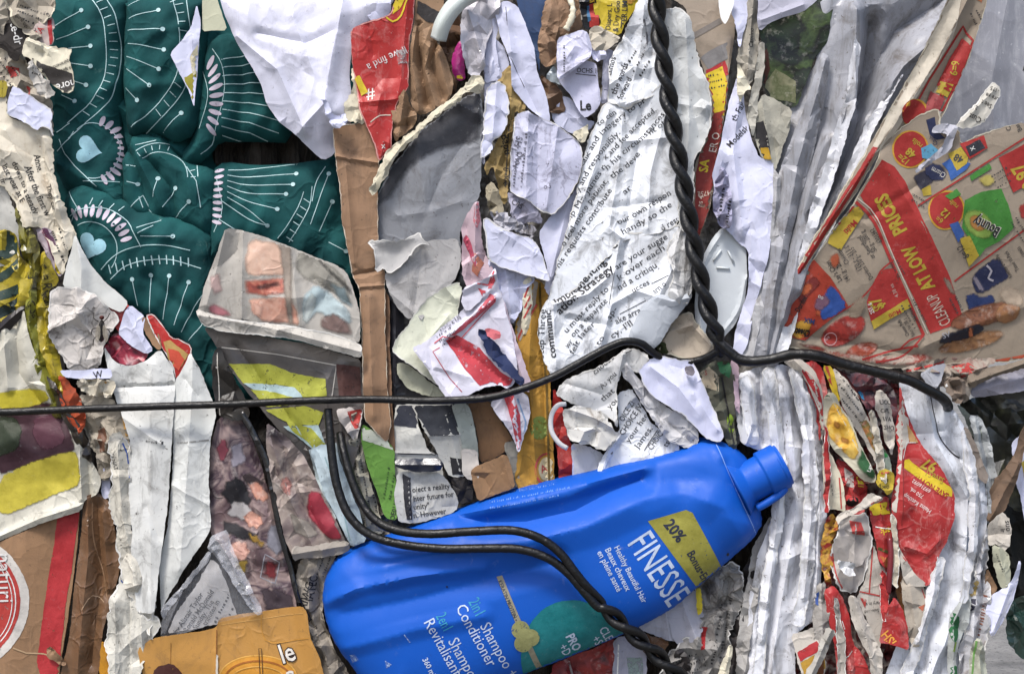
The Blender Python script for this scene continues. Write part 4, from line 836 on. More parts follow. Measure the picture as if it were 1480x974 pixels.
piece('pink_paper', 'tall pink streaked strip folding up beside the grey sheet', 'paper', [(666, 326), (676, 308), (692, 288), (694, 320), (698, 352), (704, 372), (716, 400), (708, 418), (690, 416), (676, 420), (668, 400), (668, 360)], 24, paper('b9a3ab', dirt=.25, crinkle=.5),
      [('p', [(666, 330), (678, 346), (688, 376), (690, 398), (700, 408), (692, 400), (680, 372), (668, 344)], ink('a8455a', .4)), ('p', [(686, 366), (700, 380), (690, 400), (682, 392)], ink('b3705a', .4)), ('p', [(692, 290), (694, 318), (690, 330), (684, 320), (686, 300)], ink('b06a72', .4))], fold=[(8, 10, [(688, 296), (686, 380), (704, 412)]), (-5, 8, [(674, 330), (682, 410)])], cr=3, cs=35, tear=1)
piece('white_paper', 'white flap with a red edge above the red band', 'paper', [(668, 416), (690, 410), (708, 398), (716, 384), (720, 404), (708, 420), (690, 438), (674, 452), (666, 436)], 42, PW, [('l', [(690, 410), (706, 412), (714, 392)], 2.2, ink('b8454e', .3)), ('p', [(690, 416), (702, 420), (714, 398), (716, 406), (706, 424), (698, 428)], ink('b8454e', .3))], fold=[(6, 8, [(670, 420), (716, 396)])], cr=2, cs=25)
piece('torn_paper', 'white pointed paper end hanging below the wire under the red band', 'paper', [(722, 566), (736, 560), (752, 564), (764, 572), (766, 600), (758, 630), (750, 656), (744, 640), (734, 620), (716, 594), (708, 584)], 24, PW, [('p', [(728, 574), (742, 572), (752, 600), (754, 640), (748, 650), (740, 610)], ink('b8404a', .3)), ('l', [(748, 576), (760, 610), (754, 648)], 2.5, ink('7b93b5', .4))], fold=[(7, 7, [(742, 566), (750, 650)]), (-5, 5, [(730, 570), (746, 640)])], cr=2.5, cs=22, tear=.8)
# left-middle photo sheet
MP = paper('aaa59d', dirt=.3, crinkle=.5, rough=.5)
piece('magazine_page', 'glossy magazine page printed with pink meat, folded into a pocket over the green cloth', 'magazine page',
      [(328, 330), (350, 333), (380, 342), (420, 356), (450, 370), (484, 382), (500, 392), (510, 416), (519, 450), (521, 490), (518, 496), (480, 484), (430, 474), (380, 470), (330, 464), (290, 458), (286, 448), (296, 412), (312, 370)], 26, MP,
      [('p', [(358, 340), (412, 352), (418, 398), (412, 400), (360, 402), (352, 390)], printed(['b5917e', 'c9a893', 'a88270'], 90), 1), ('p', [(352, 404), (414, 398), (418, 426), (384, 430), (354, 426)], printed(['5c2a28', '8f463a', 'b0705c', '6b3430'], 160)),
       ('p', [(358, 430), (420, 426), (432, 448), (434, 472), (378, 466), (362, 452)], printed(['b98672', 'c79a86', 'a86a58'], 120)), ('p', [(430, 356), (498, 392), (510, 440), (470, 420), (430, 400), (424, 380)], printed(['6a665e', '8a867c', '9a958a'], 70), 1),
       ('p', [(434, 428), (456, 408), (476, 420), (508, 446), (512, 470), (478, 470), (460, 450), (446, 466), (434, 462)], printed(['8a9a9e', 'a9b8ba', '7a8588'], 90), 1), ('p', [(462, 456), (486, 450), (506, 466), (514, 488), (480, 482), (460, 474)], printed(['4a3a36', '6b5650', '3a2e2c'], 110), 1), ('p', [(306, 436), (326, 444), (340, 458), (318, 460), (298, 450)], ink('a86a70', .5), 1), ('p', [(300, 400), (318, 392), (324, 420), (308, 432)], ink('b59a94', .4)), ('p', [(366, 412), (404, 404), (410, 414), (372, 422)], ink('3f1f1e', .3)), ('p', [(400, 350), (424, 352), (426, 470), (414, 470)], ink('8a7f74', .3)), ('p', [(452, 372), (460, 368), (512, 420), (510, 432)], ink('3a3836', .3)), ('p', [(364, 434), (384, 440), (380, 462), (366, 456)], ink('cfa592', .3)), ('p', [(470, 404), (500, 414), (516, 452), (488, 436)], ink('6f7d80', .3)), ('p', [(436, 440), (450, 420), (462, 430), (448, 468), (436, 468)], ink('b5bcb8', .3))],
      fold=[(6, 14, [(328, 334), (300, 440)]), (4, 8, [(420, 356), (434, 470)]), (-4, 8, [(454, 404), (505, 440)]), (5, 8, [(352, 336), (350, 460)])], cr=3.5, cs=60, tear=.5, g=4.5, blur=7)
piece('magazine_page', 'white folded lower lip of the meat printed page', 'magazine page', [(284, 446), (300, 452), (340, 462), (390, 468), (430, 472), (480, 482), (514, 494), (523, 500), (523, 519), (500, 512), (460, 500), (420, 490), (370, 484), (320, 480), (292, 470)], 33, paper('bcb7ae', dirt=.45, crinkle=.6), fold=[(5, 10, [(290, 456), (400, 476), (520, 508)])], cr=2.5, cs=35, tear=.6, rim=(1.5, TORN))
HV = ink('9c9e38', .3)
piece('magazine_page', 'dark magazine page with lime yellow bars and a thin white frame under the meat print', 'magazine page',
      [(294, 472), (330, 480), (380, 486), (440, 496), (490, 510), (522, 520), (524, 560), (526, 600), (520, 640), (505, 700), (486, 760), (470, 740), (450, 690), (420, 640), (385, 600), (352, 560), (330, 530), (312, 500)], 10, paper('4d4845', dirt=.2, crinkle=.5, rough=.4, spec=.5),
      [('l', [(320, 502), (400, 512), (486, 528), (480, 572)], 1.5, ink('a9a49c', .2)), ('p', [(330, 526), (390, 526), (420, 538), (470, 548), (472, 572), (440, 576), (426, 560), (400, 556), (352, 554)], HV), ('p', [(352, 554), (400, 556), (426, 560), (440, 576), (400, 580), (370, 566)], ink('9fb3b5', .2)), ('p', [(362, 562), (400, 568), (430, 576), (416, 586), (384, 588)], HV),
       ('p', [(385, 592), (440, 586), (468, 596), (460, 614), (420, 614)], HV), ('p', [(410, 616), (460, 614), (470, 640), (470, 660), (440, 640)], ink('9fb3b5', .2)), ('p', [(412, 606), (450, 618), (472, 644), (468, 660), (446, 640), (424, 624)], HV), ('p', [(446, 650), (486, 640), (500, 700), (486, 762), (462, 720)], ink('b5c3c6', .25)),
       ('p', [(486, 526), (520, 530), (522, 580), (490, 572)], ink('4b2d28', .3))],
      fold=[(-6, 10, [(340, 500), (430, 620), (480, 740)]), (5, 12, [(495, 530), (505, 680)])], cr=4, cs=55, tear=.5)
piece('dark_page', 'dark page edge with white letters just left of the lime barred page', 'magazine page', [(308, 508), (318, 500), (336, 540), (352, 570), (362, 600), (340, 610), (316, 600), (306, 560)], 16, paper('25221f', dirt=.3, crinkle=.5, rough=.4), [('t', 'a', 312, 530, 8, -70, WI), ('l', [(314, 510), (318, 600)], 1.5, ink('aaa59d', .4))], cr=4, cs=30, tear=1)
# faces page
piece('magazine_page', 'magazine page printed with a blurred group of people under the wire', 'magazine page', [(314, 604), (338, 598), (352, 610), (366, 640), (382, 690), (396, 740), (412, 790), (424, 850), (430, 884), (400, 890), (372, 884), (350, 840), (328, 800), (304, 770), (302, 700), (304, 650)], 8,
      printed(['2b2229', '5d4a4c', '8d7a76', '40303a', 'a08f8a'], 55, .45, .5, 1.0),
      [('p', ell(322, 650, 10, 16, 0), ink('7f3c48', .3)), ('p', [(330, 640), (352, 640), (356, 668), (334, 676)], ink('8c8690', .3)),
       ('p', [(324, 694), (340, 686), (352, 692), (368, 726), (352, 740), (330, 728), (318, 712)], ink('16141a', .15)), ('p', [(346, 680), (362, 682), (384, 700), (392, 716), (380, 706), (366, 700), (352, 700)], ink('2b1f22', .2)),
       ('p', [(358, 698), (370, 696), (384, 704), (392, 718), (386, 728), (372, 724), (362, 712)], printed(['8a5548', 'b5806c', '9a6656'], 260)), ('p', [(338, 722), (360, 728), (372, 742), (352, 752), (326, 744)], ink('a8a3a2', .3)),
       ('p', [(350, 746), (360, 738), (378, 744), (384, 756), (374, 766), (358, 764)], printed(['9a6858', 'b98a78', '7c4f44'], 260)), ('p', [(322, 748), (348, 756), (372, 770), (366, 782), (340, 776), (320, 768)], ink('1b181d', .15)),
       ('p', [(356, 768), (372, 768), (386, 784), (378, 790), (364, 780)], ink('8f6f2a', .3)), ('p', [(332, 786), (344, 778), (358, 782), (366, 796), (356, 808), (340, 806), (332, 798)], printed(['a5776a', 'c79c8c', '8a5c50'], 260)), ('p', [(340, 806), (358, 808), (352, 832), (334, 820)], ink('9a7f34', .3)),
       ('p', [(392, 756), (406, 760), (412, 790), (402, 806), (384, 790)], ink('77767f', .3)), ('L', [(384, 800), (404, 812), (398, 842), (376, 834)], 1.6, ink('8c8a90', .2)), ('p', [(386, 804), (402, 814), (396, 838), (380, 830)], ink('6b2226', .3)), ('p', [(376, 850), (400, 846), (424, 862), (426, 884), (380, 882)], ink('3f343a', .3))],
      fold=[(5, 12, [(330, 610), (340, 700), (400, 860)]), (-7, 6, [(352, 612), (385, 700), (420, 830)])], cr=4, cs=45, tear=.4, dj=2, blur=4)
piece('magazine_page', 'people printed page, narrow half with a red patch between the black strip and the bent wire', 'magazine page', [(384, 610), (410, 628), (440, 660), (466, 712), (490, 760), (502, 786), (480, 800), (448, 802), (424, 806), (412, 780), (398, 720), (386, 660)], 18, printed(['3a3033', '6f6260', '95887f', '4c3f42'], 60, .45, .5, 1.0),
      [('p', [(444, 708), (466, 710), (482, 740), (498, 778), (476, 782), (458, 764), (440, 740)], ink('8c2837', .2), 1), ('p', [(406, 690), (416, 686), (424, 700), (422, 718), (410, 714), (404, 702)], printed(['7c4a44', 'a0726a', '5c3632'], 260)), ('p', [(418, 738), (448, 752), (462, 772), (446, 780), (424, 770)], ink('8c847b', .3))],
      fold=[(8, 9, [(392, 630), (420, 720), (458, 800)]), (-6, 7, [(410, 650), (440, 730), (480, 790)])], cr=5, cs=32, tear=.4, blur=4)
piece('paper_fold', 'grey rolled paper folds at the foot of the people printed page', 'paper', [(422, 788), (446, 790), (468, 784), (504, 782), (506, 796), (486, 804), (462, 806), (440, 806), (424, 810)], 26, paper('8e877f', dirt=.3, crinkle=.8), fold=[(6, 9, [(424, 800), (500, 788)])], cr=3, cs=20, tear=1)
tube('crease_strip', spline([(346, 596, 14), (362, 622, 16), (384, 668, 18), (394, 720, 16), (404, 770, 17), (418, 820, 16), (430, 868, 15), (446, 900, 8)], 5), lambda t: 5.5 - 2 * t, paper('0f0e10', dirt=.15, crinkle=1, rough=.25, spec=.7, cs=60), 26, label='thin black strip laid in as the dark crease snaking down between the two printed people pages', cat='plastic strip', sides=8, flat=.45, bumpy=.03)  # thin black tube stands in for a dark crease
piece('newspaper', 'crushed grey newsprint with bold upside letters left of the blue bottle', 'newspaper', [(430, 812), (450, 800), (474, 800), (486, 800), (480, 824), (470, 850), (466, 880), (474, 920), (490, 950), (510, 985), (455, 985), (452, 940), (440, 900), (428, 860)], 4, paper('8f877c', dirt=.5, crinkle=1),
      [('t', 'TAIWO', 440, 890, 17, 74, K), ('t', 'IATEC', 452, 868, 15, 78, K), ('g', 460, 830, 40, 70, 6, 3, KD)], fold=[(9, 10, [(446, 810), (448, 880), (480, 980)]), (-8, 8, [(460, 830), (462, 900), (500, 980)])], cr=7, cs=24, tear=1.2)
# zip bag
ZP = plastic('c9cad0', .10, .8, .6, .0, alpha=.09, bs=70)
zb = empty('zip_bag', 'clear zip bag with printed newspaper showing through, beside the orange carton', 'plastic bag', 300, 840, 30)
piece('film', None, None, [(318, 768), (330, 790), (350, 830), (376, 886), (352, 892), (310, 900), (270, 914), (232, 922), (234, 896), (244, 880), (262, 858), (286, 826), (302, 800)], 30, ZP, cr=5, cs=40, tear=.3, fold=[(6, 8, [(312, 790), (262, 860), (240, 915)]), (6, 8, [(300, 826), (320, 890)])], parent=zb, t=.6)
piece('seam', None, None, [(300, 794), (304, 776), (318, 768), (328, 766), (332, 782), (350, 822), (366, 856), (382, 886), (370, 890), (350, 862), (330, 828), (312, 806)], 38, plastic('c4c5ca', .15, .7, .6, .0, alpha=.3, bs=60), cr=3, cs=18, tear=.8, fold=[(4, 4, [(318, 780), (374, 886)]), (4, 4, [(310, 795), (362, 880)])], parent=zb, t=.6)
piece('seam', None, None, [(306, 800), (300, 812), (270, 848), (244, 880), (236, 896), (232, 880), (258, 850), (286, 818), (300, 796)], 36, plastic('c4c5ca', .15, .7, .6, .0, alpha=.3, bs=60), cr=3, cs=18, tear=.8, parent=zb, t=.6)
piece('newspaper', 'newsprint page inside the clear zip bag', 'newspaper', [(306, 806), (318, 820), (330, 850), (344, 892), (300, 905), (240, 916), (250, 894), (280, 850)], 16, paper('a3a1a0', dirt=.15),
      [('t', 'by Alistair Taylor', 256, 916, 11, 56, K), ('t', 'Ronald McDonald', 270, 914, 11, 56, K), ('t', 'Sunday. The', 284, 910, 11, 58, K), ('t', 'tributes in', 298, 904, 11, 60, K), ('g', 312, 900, 60, 62, 9, 2, K)], cr=2.5)
# orange carton
piece('orange_carton', 'flattened orange food carton with white script lettering at the bottom edge', 'carton', [(196, 940), (218, 924), (240, 920), (290, 914), (312, 908), (314, 896), (350, 888), (400, 882), (436, 876), (444, 884), (448, 920), (462, 950), (470, 985), (206, 985)], 30, paper('b0813f', dirt=.2, crinkle=.3, rough=.4, spec=.5),
      [('l', [(312, 896), (312, 985)], 1.6, ink('7a4c1c', .2)), ('l', [(245, 930), (244, 962)], 1.2, ink('8f642a', .2)), ('l', [(318, 904), (438, 886)], 1, ink('c79a58', .2)), ('p', ell(372, 980, 56, 32, 0, 40), ink('c78a2e', .1)), ('L', ell(372, 980, 56, 32, 0, 40), 1.6, ink('d7a450', .2)), ('L', ell(372, 982, 48, 26, 0, 40), 2.5, ink('9a5b1c', .2)), ('L', ell(372, 984, 40, 20, 0, 40), 1.4, ink('d0a050', .2)),
       ('p', [(216, 985), (222, 966), (246, 960), (262, 974), (264, 985)], ink('3f1a14', .1), 1), ('p', [(312, 946), (315, 948), (314, 985), (311, 985)], ink('cfc6b8', .2)), ('L', [(373, 938), (377, 938), (379, 980), (375, 980)], 1, ink('2c1a12', .1)), ('l', sp2([(376, 886), (378, 916), (392, 930), (446, 922)]), 1.6, ink('c08a3a', .2)),
       ('t', 'le', 407, 960, 40, 18, ink('2c1a14', .0), {'b': .05, 'sx': .8}), ('t', 'le', 407, 960, 40, 18, ink('d8d2c8', .05), {'b': .01, 'sx': .8}), ('t', 'S', 414, 996, 36, 10, ink('d8d2c8', .05), {'b': .01})],
      fold=[(3, 4, [(312, 896), (312, 985)])], hinge=[((436, 870), (462, 985), -.5, 20)], cr=1.8, cs=90, tear=.3, t=3)
# lower middle between wire and bottle
piece('leaf_flyer', 'green leafy flyer with small black code beside the bent wire', 'flyer', [(522, 612), (536, 620), (556, 632), (570, 650), (572, 700), (574, 752), (556, 748), (544, 710), (530, 670), (522, 640)], 14, paper('5f8a3c', dirt=.3, crinkle=.4), [('t', 'OE0118', 570, 752, 10, 78, K), ('g', 556, 720, 60, 80, 6, 3, ink('2f4a20', .3)), ('p', [(522, 612), (566, 640), (568, 650), (524, 636)], ink('b8bcae', .2))], cr=2.5, cs=50, tear=.4)
piece('newspaper', 'speckled grey printed strip hanging between the two bent wires', 'newspaper', [(500, 590), (522, 596), (524, 640), (534, 690), (548, 740), (556, 770), (530, 776), (520, 730), (506, 690), (498, 640)], 6, paper('8f8c80', dirt=.7, crinkle=1), [('g', 522, 760, 150, 100, 6, 4, KD)], fold=[(7, 8, [(510, 600), (530, 760)])], cr=5, cs=22)
piece('light_blue_strip', 'pale blue and white paper strip left of the bent wire', 'paper strip', [(448, 650), (468, 640), (486, 650), (500, 690), (520, 740), (530, 782), (508, 790), (500, 775), (484, 744), (468, 712)], 20, paper('b3c3ca', dirt=.3, crinkle=.4), [('l', sp2([(470, 660), (492, 720), (506, 780)]), 2, ink('8ba6ad', .2)), ('t', '15', 500, 738, 8, 5, K)], fold=[(5, 8, [(462, 655), (512, 786)])], cr=3, cs=40, tear=.4)
piece('red_scrap', 'red and white printed corner tucked under the wire right of the lime barred page', 'paper scrap', [(484, 590), (524, 588), (520, 620), (514, 640), (500, 622), (488, 604)], 16, paper('b3aca8', dirt=.5, crinkle=.8), [('p', [(502, 594), (524, 590), (516, 622), (508, 612)], RED2)], cr=6, cs=16)
piece('black_white_sheet', 'black and white striped sheet hanging under the wire above the bottle', 'magazine page', [(570, 586), (600, 582), (606, 620), (618, 650), (640, 660), (640, 690), (570, 690), (570, 640)], 8, paper('c4c3bd', dirt=.25), [('p', [(568, 584), (602, 580), (610, 620), (570, 614)], ink('2b2e3a', .1)), ('l', [(570, 655), (640, 657)], 1.5, K)], fold=[(4, 6, [(570, 654), (640, 656)])], cr=2.5, cs=60)
piece('black_white_sheet', 'second black topped white sheet slanting right under the wire', 'magazine page', [(594, 584), (656, 582), (664, 620), (672, 650), (674, 690), (650, 690), (636, 660), (616, 628)], 14, paper('bebdb7', dirt=.3), [('p', [(592, 582), (652, 580), (664, 628), (650, 630), (618, 630)], ink('23262f', .1)), ('p', [(650, 660), (674, 664), (676, 690), (655, 690)], ink('1d1c1f', .1))], fold=[(4, 6, [(618, 630), (664, 628)]), (4, 8, [(645, 600), (665, 680)])], cr=2.5, cs=60)
piece('dark_roll', 'dark blue glossy rolled edge above the little text page', 'plastic scrap', [(570, 664), (600, 662), (634, 662), (642, 670), (634, 680), (600, 682), (572, 676)], 22, paper('262a36', dirt=.2, rough=.3, spec=.6), fold=[(6, 9, [(572, 671), (638, 671)])], cr=2, cs=20)
piece('text_page', 'small white page with serif text about a project, just above the bottle', 'book page', [(574, 682), (598, 680), (636, 682), (650, 700), (664, 724), (660, 740), (600, 756), (576, 756), (570, 720)], 12, paper('b5b5b2', dirt=.25), [('t', 'oject a reality', 596, 711, 11, 6, K), ('t', 'hter future for', 598, 724, 11, 7, K), ('t', 'unity"', 598, 736, 11, 7, K), ('t', 'n. However', 598, 748, 11, 8, K), ('p', [(582, 684), (594, 690), (596, 750), (588, 750), (584, 720)], ink('26262c', .2))], fold=[(5, 8, [(590, 684), (594, 754)])], cr=2.2, cs=40)
piece('black_scrap', 'black torn strip right of the little text page', 'paper scrap', [(645, 676), (676, 680), (684, 700), (682, 726), (664, 728), (656, 704)], 10, paper('1f1d1f', dirt=.5, crinkle=.8), cr=5, cs=20, tear=1.5)
piece('grey_scrap', 'light grey green paper tongue under the wire beside a cardboard piece', 'paper scrap', [(652, 584), (674, 582), (684, 600), (690, 640), (692, 680), (680, 690), (668, 650), (660, 610)], 16, paper('9da39c', dirt=.4, crinkle=.6), cr=4, cs=35, tear=.8)
piece('cardboard_piece', 'brown cardboard piece under the wire beside the white pointed paper', 'cardboard', [(676, 582), (706, 578), (716, 598), (736, 624), (742, 640), (730, 652), (704, 668), (694, 668), (688, 620)], 4, paper('7c5d42', dirt=.25), cr=3, cs=60, tear=.7, t=4)
piece('pale_card', 'small pale card behind the cardboard pieces above the bottle', 'card', [(666, 648), (690, 650), (694, 690), (678, 694), (668, 684)], 18, paper('b9b3ad', dirt=.15), cr=1.5, cs=40, tear=.4)
piece('cardboard_piece', 'folded brown cardboard piece resting on the top edge of the bottle', 'cardboard', [(680, 678), (700, 668), (732, 656), (738, 672), (746, 704), (724, 712), (690, 724), (684, 700)], 20, paper('88694c', dirt=.25), fold=[(5, 7, [(726, 660), (740, 706)]), (3, 4, [(732, 660), (746, 700)])], cr=2.2, cs=50, tear=.6, t=4)
piece('grey_scrap', 'grey folded paper between cardboard piece and yellow strip', 'paper scrap', [(726, 640), (744, 636), (752, 660), (750, 704), (742, 700), (736, 670)], 6, paper('8a867d', dirt=.3), cr=3)
# yellow/orange strips
piece('yellow_strip', 'ochre carton strip with a round recycling stamp above the bottle', 'carton', [(744, 470), (756, 430), (768, 404), (780, 404), (792, 420), (790, 470), (794, 540), (798, 600), (802, 700), (780, 710), (752, 712), (744, 690), (752, 620), (748, 560), (752, 520)], 8, paper('a87f35', dirt=.35, crinkle=.5),
      [('p', [(742, 470), (758, 420), (768, 402), (778, 400), (774, 440), (754, 490), (744, 510)], ink('9c9184', .3)), ('l', sp2([(744, 500), (756, 474), (776, 440)]), 3, ink('9c3a2c', .3)), ('p', ell(780, 618, 14, 17, 0), ink('6f7d3a', .5)), ('L', ell(790, 678, 16, 22, 0), 3, ink('a8453c', .3)), ('p', ell(790, 678, 12, 17, 0), ink('b8aa86', .2)), ('t', 'A', 783, 684, 16, 20, RED2),
       ('l', [(780, 404), (782, 480), (790, 560), (794, 700)], 3, ink('5f4c22', .3))], fold=[(8, 10, [(770, 410), (764, 540), (776, 700)]), (-6, 6, [(782, 420), (790, 700)])], cr=3, cs=40, tear=.8)
piece('paper_roll', 'rolled cream and red striped strip beside the ochre carton', 'paper strip', [(756, 404), (768, 400), (770, 440), (766, 470), (758, 486), (752, 470), (756, 440)], 20, CREAM, [('l', [(758, 430), (766, 410)], 2.5, RED2), ('l', [(758, 445), (768, 425)], 2.5, RED2), ('l', [(757, 460), (768, 440)], 2.5, RED2)], edge=(6, 6), cr=2)
piece('red_strip', 'red plastic strip just left of the white string above the bottle', 'plastic strip', [(800, 560), (812, 580), (818, 620), (828, 650), (830, 690), (808, 700), (804, 640), (796, 600)], 2, REDP, cr=4, cs=25)
piece('purple_strip', 'lilac edged strip between red strip and the lower book page', 'paper strip', [(826, 640), (836, 650), (838, 690), (828, 694)], 6, LAV2, cr=2)
tube('string', spline([(818, 584, 26), (806, 586, 30), (797, 600, 32), (797, 622, 32), (808, 640, 30), (820, 648, 26)], 3), 3.6, plastic('d0cfd0', .5, .3, .1, .1), 28, label='short white loop of string beside the lower book page', cat='string', sides=8, flat=.6)

# ================================================================ top centre
piece('white_strip', 'tall lavender strip from the top edge down to the grey sheet', 'paper strip', [(716, -8), (724, 20), (716, 60), (722, 100), (738, 130), (738, 94), (734, 100), (722, 120), (716, 116), (700, 122), (700, 90), (708, 54), (700, 20), (706, -8)], 10, LAV, fold=[(5, 8, [(712, 20), (722, 110)])], cr=3, cs=35, tear=.5)
piece('white_paper', 'lavender white sheet with a pointed tip between the film and the blue piece', 'paper', [(714, 10), (730, 0), (748, 8), (758, 30), (772, 70), (776, 100), (790, 140), (796, 178), (784, 172), (766, 158), (740, 128), (738, 90), (724, 56)], 18, LAV, [('l', [(738, 84), (758, 126)], .9, KD), ('l', [(731, 10), (733, 38)], .9, KD)],
      fold=[(6, 10, [(732, 20), (740, 84), (738, 124)]), (-4, 8, [(740, 84), (776, 160)])], cr=2.5, cs=45, tear=.4)
piece('white_paper', 'lavender sheet crossing left beneath the pointed one', 'paper', [(698, 60), (712, 54), (730, 70), (738, 92), (722, 116), (706, 130), (702, 160), (694, 200), (692, 230), (700, 240), (700, 120)], 6, LAV, fold=[(5, 10, [(716, 64), (706, 130)])], cr=3, cs=40)
piece('white_paper', 'torn white tongue curling beside the tan ribbon right of the grey sheet', 'paper', [(704, 122), (720, 116), (730, 124), (736, 150), (734, 176), (722, 198), (714, 202), (712, 220), (700, 230), (692, 230), (698, 200), (700, 160)], 24, LAV, fold=[(5, 9, [(718, 122), (712, 200)])], cr=3, cs=28, tear=1.4, rim=(2, TORN))
piece('tan_ribbon', 'tan plastic ribbon with dark print twisting behind the lavender papers', 'plastic strip', [(738, 92), (744, 130), (760, 150), (762, 170), (744, 160), (740, 190), (736, 240), (734, 290), (728, 296), (718, 262), (712, 240), (704, 256), (700, 240), (716, 210), (730, 180), (736, 150), (716, 118), (724, 108)], 12, paper('9a8354', dirt=.4, crinkle=.9), [('t', 'Bapu', 724, 196, 16, -78, K), ('t', 'apu 8', 733, 268, 13, 82, K), ('l', [(736, 180), (730, 270)], 1.5, KD)], fold=[(6, 7, [(740, 110), (738, 180), (716, 250)])], cr=5, cs=22, tear=1)
piece('blue_scrap', 'slate blue cardboard corner at the top edge beside the brown wad', 'card', [(746, -8), (792, -8), (796, 6), (784, 30), (780, 70), (780, 110), (776, 90), (762, 50), (750, 20)], 4, paper('34486b', dirt=.2, crinkle=.3), cr=2.5, cs=50, tear=.6)
piece('brown_wad', 'crumpled brown paper wad at the top between the blue corner and the yellow print', 'paper wad', [(790, -8), (836, -8), (840, 20), (842, 42), (822, 48), (806, 56), (804, 96), (790, 100), (780, 88), (778, 60), (782, 30)], 14, paper('8b6f58', dirt=.3, crinkle=1), fold=[(9, 10, [(800, 0), (788, 50), (796, 96)]), (7, 8, [(820, -5), (828, 40)]), (-6, 7, [(785, 44), (806, 62)])], cr=7, cs=26, tear=1)
tube('cream_ribbon', spline([(822, -6, 24), (828, 12, 30), (826, 28, 32), (818, 44, 30)], 3), 4.5, CREAM, 28, label='thin cream paper twist lying on the brown wad', cat='paper strip', sides=6, flat=.5, bumpy=.25)
piece('brown_wad', 'brown torn patch below the lavender sheet tip', 'paper scrap', [(780, 108), (800, 120), (812, 130), (818, 160), (806, 164), (790, 160), (786, 140)], 8, DBROWN, cr=5, cs=22, tear=1.2)
piece('yellow_print', 'yellow printed leaflet with black words at the top edge', 'leaflet', [(856, -8), (928, -8), (918, 14), (904, 34), (896, 52), (880, 46), (866, 40), (858, 20)], 12, paper('b59f28', dirt=.25, crinkle=.4, rough=.4), [('t', 'Diapers, L', 882, 44, 10.5, 86, K), ('t', '& Dry Goo', 893, 47, 11, 86, K), ('t', 'AFTER LIMI', 904, 50, 11.5, 86, K, {'b': .02}), ('p', [(904, -8), (928, -8), (908, 10)], ink('9c6f20', .3), 1)], cr=3, cs=45, tear=.6, hinge=[((905, 0), (880, 50), -.2, 20)])
piece('striped_scrap', 'red, blue and black printed sliver left of the yellow leaflet', 'paper scrap', [(836, -8), (860, -8), (864, 20), (870, 42), (852, 44), (844, 40)], 8, paper('17181c', dirt=.3, crinkle=.6, rough=.4), [('p', [(852, 8), (862, 4), (868, 42), (852, 40)], ink('9c2620', .2)), ('p', [(848, 10), (852, 8), (854, 30), (850, 32)], ink('2a5b80', .2)), ('p', [(852, -8), (860, -8), (860, 4), (852, 6)], ink('b08a20', .2))], cr=4, cs=25)
piece('cream_wad', 'beige crumpled wad below the yellow leaflet', 'paper wad', [(852, 40), (866, 38), (880, 46), (898, 54), (892, 64), (878, 72), (860, 76), (852, 64)], 18, paper('b2aa9b', dirt=.5, crinkle=1), cr=7, cs=18, tear=1)
piece('ochs_letter', 'lavender letter sheet folded with a flap, showing small black letters and a bold heading', 'letter', [(818, 80), (862, 92), (866, 130), (868, 148), (862, 160), (846, 172), (838, 164), (826, 140), (806, 116), (804, 100)], 16, paper('bdbdd2', dirt=.15, crinkle=.35), [('t', 'OCHS 19', 833, 105, 9.5, -4, K), ('l', [(832, 107), (866, 111)], 1.1, K), ('t', 'Le', 838, 160, 20, 2, K, {'b': .03, 'sx': .85})], cr=2, cs=50, tear=.4, fold=[(6, 14, [(860, 96), (866, 150)])])
piece('letter_flap', 'soiled lavender flap folded over the lettered sheet', 'letter', [(805, 56), (822, 50), (840, 43), (850, 48), (856, 66), (854, 84), (836, 96), (816, 112), (806, 116), (804, 86)], 30, paper('c3c3d8', dirt=.45, crinkle=.5), [('g', 814, 66, 50, -90, 6, 1, KD)], fold=[(5, 9, [(806, 114), (850, 84)]), (4, 7, [(846, 48), (852, 80)])], cr=3, cs=32, tear=.5)
piece('letter_knot', 'twisted lavender paper end beside the soiled flap', 'paper wad', [(852, 66), (864, 74), (876, 72), (877, 84), (866, 90), (856, 84)], 28, LAV, cr=5, cs=12, tear=1)
piece('white_paper', 'narrow lavender strip with a blue line standing right of the lettered sheet', 'paper', [(874, 70), (888, 72), (884, 120), (880, 146), (868, 150), (870, 120)], 8, LAV, [('l', [(868, 128), (884, 132)], 1, NAVY)], edge=(4, 5), cr=2)
piece('foil_scrap', 'small silvery folded scrap left of the lettered sheet', 'foil scrap', [(790, 112), (798, 97), (804, 98), (806, 116), (812, 124), (806, 122), (796, 118)], 20, paper('a9b3b8', dirt=.2, rough=.3, spec=.6), cr=4, cs=14)
piece('white_paper', 'lavender patch with a soft fold under the bold heading', 'paper', [(800, 148), (818, 138), (830, 150), (848, 172), (862, 176), (850, 190), (828, 194), (806, 182), (796, 168)], 4, LAV, cr=3, cs=30)
piece('scribbled_paper', 'soiled lavender sheet with scribbled marks left of the big book page', 'letter', [(744, 166), (762, 160), (770, 166), (796, 176), (812, 186), (840, 206), (842, 226), (838, 256), (826, 282), (800, 312), (782, 306), (764, 290), (744, 282), (736, 276), (738, 230)], 26, paper('b9bace', dirt=.7, crinkle=.6, dirtcol='55505c'), [('t', 'HS', 752, 214, 14, 76, ink('55525e', .5)), ('t', 'NAQ', 748, 244, 12, 70, ink('55525e', .5)), ('g', 744, 270, 80, 84, 7, 2, ink('55525e', .5)), ('t', 'o3', 786, 274, 12, 10, ink('55525e', .6))],
      fold=[(5, 9, [(764, 164), (760, 286)]), (5, 9, [(806, 186), (790, 300)]), (-3, 8, [(778, 176), (776, 300)])], cr=2.5, cs=42, tear=.8, rim=(1.4, TORN))
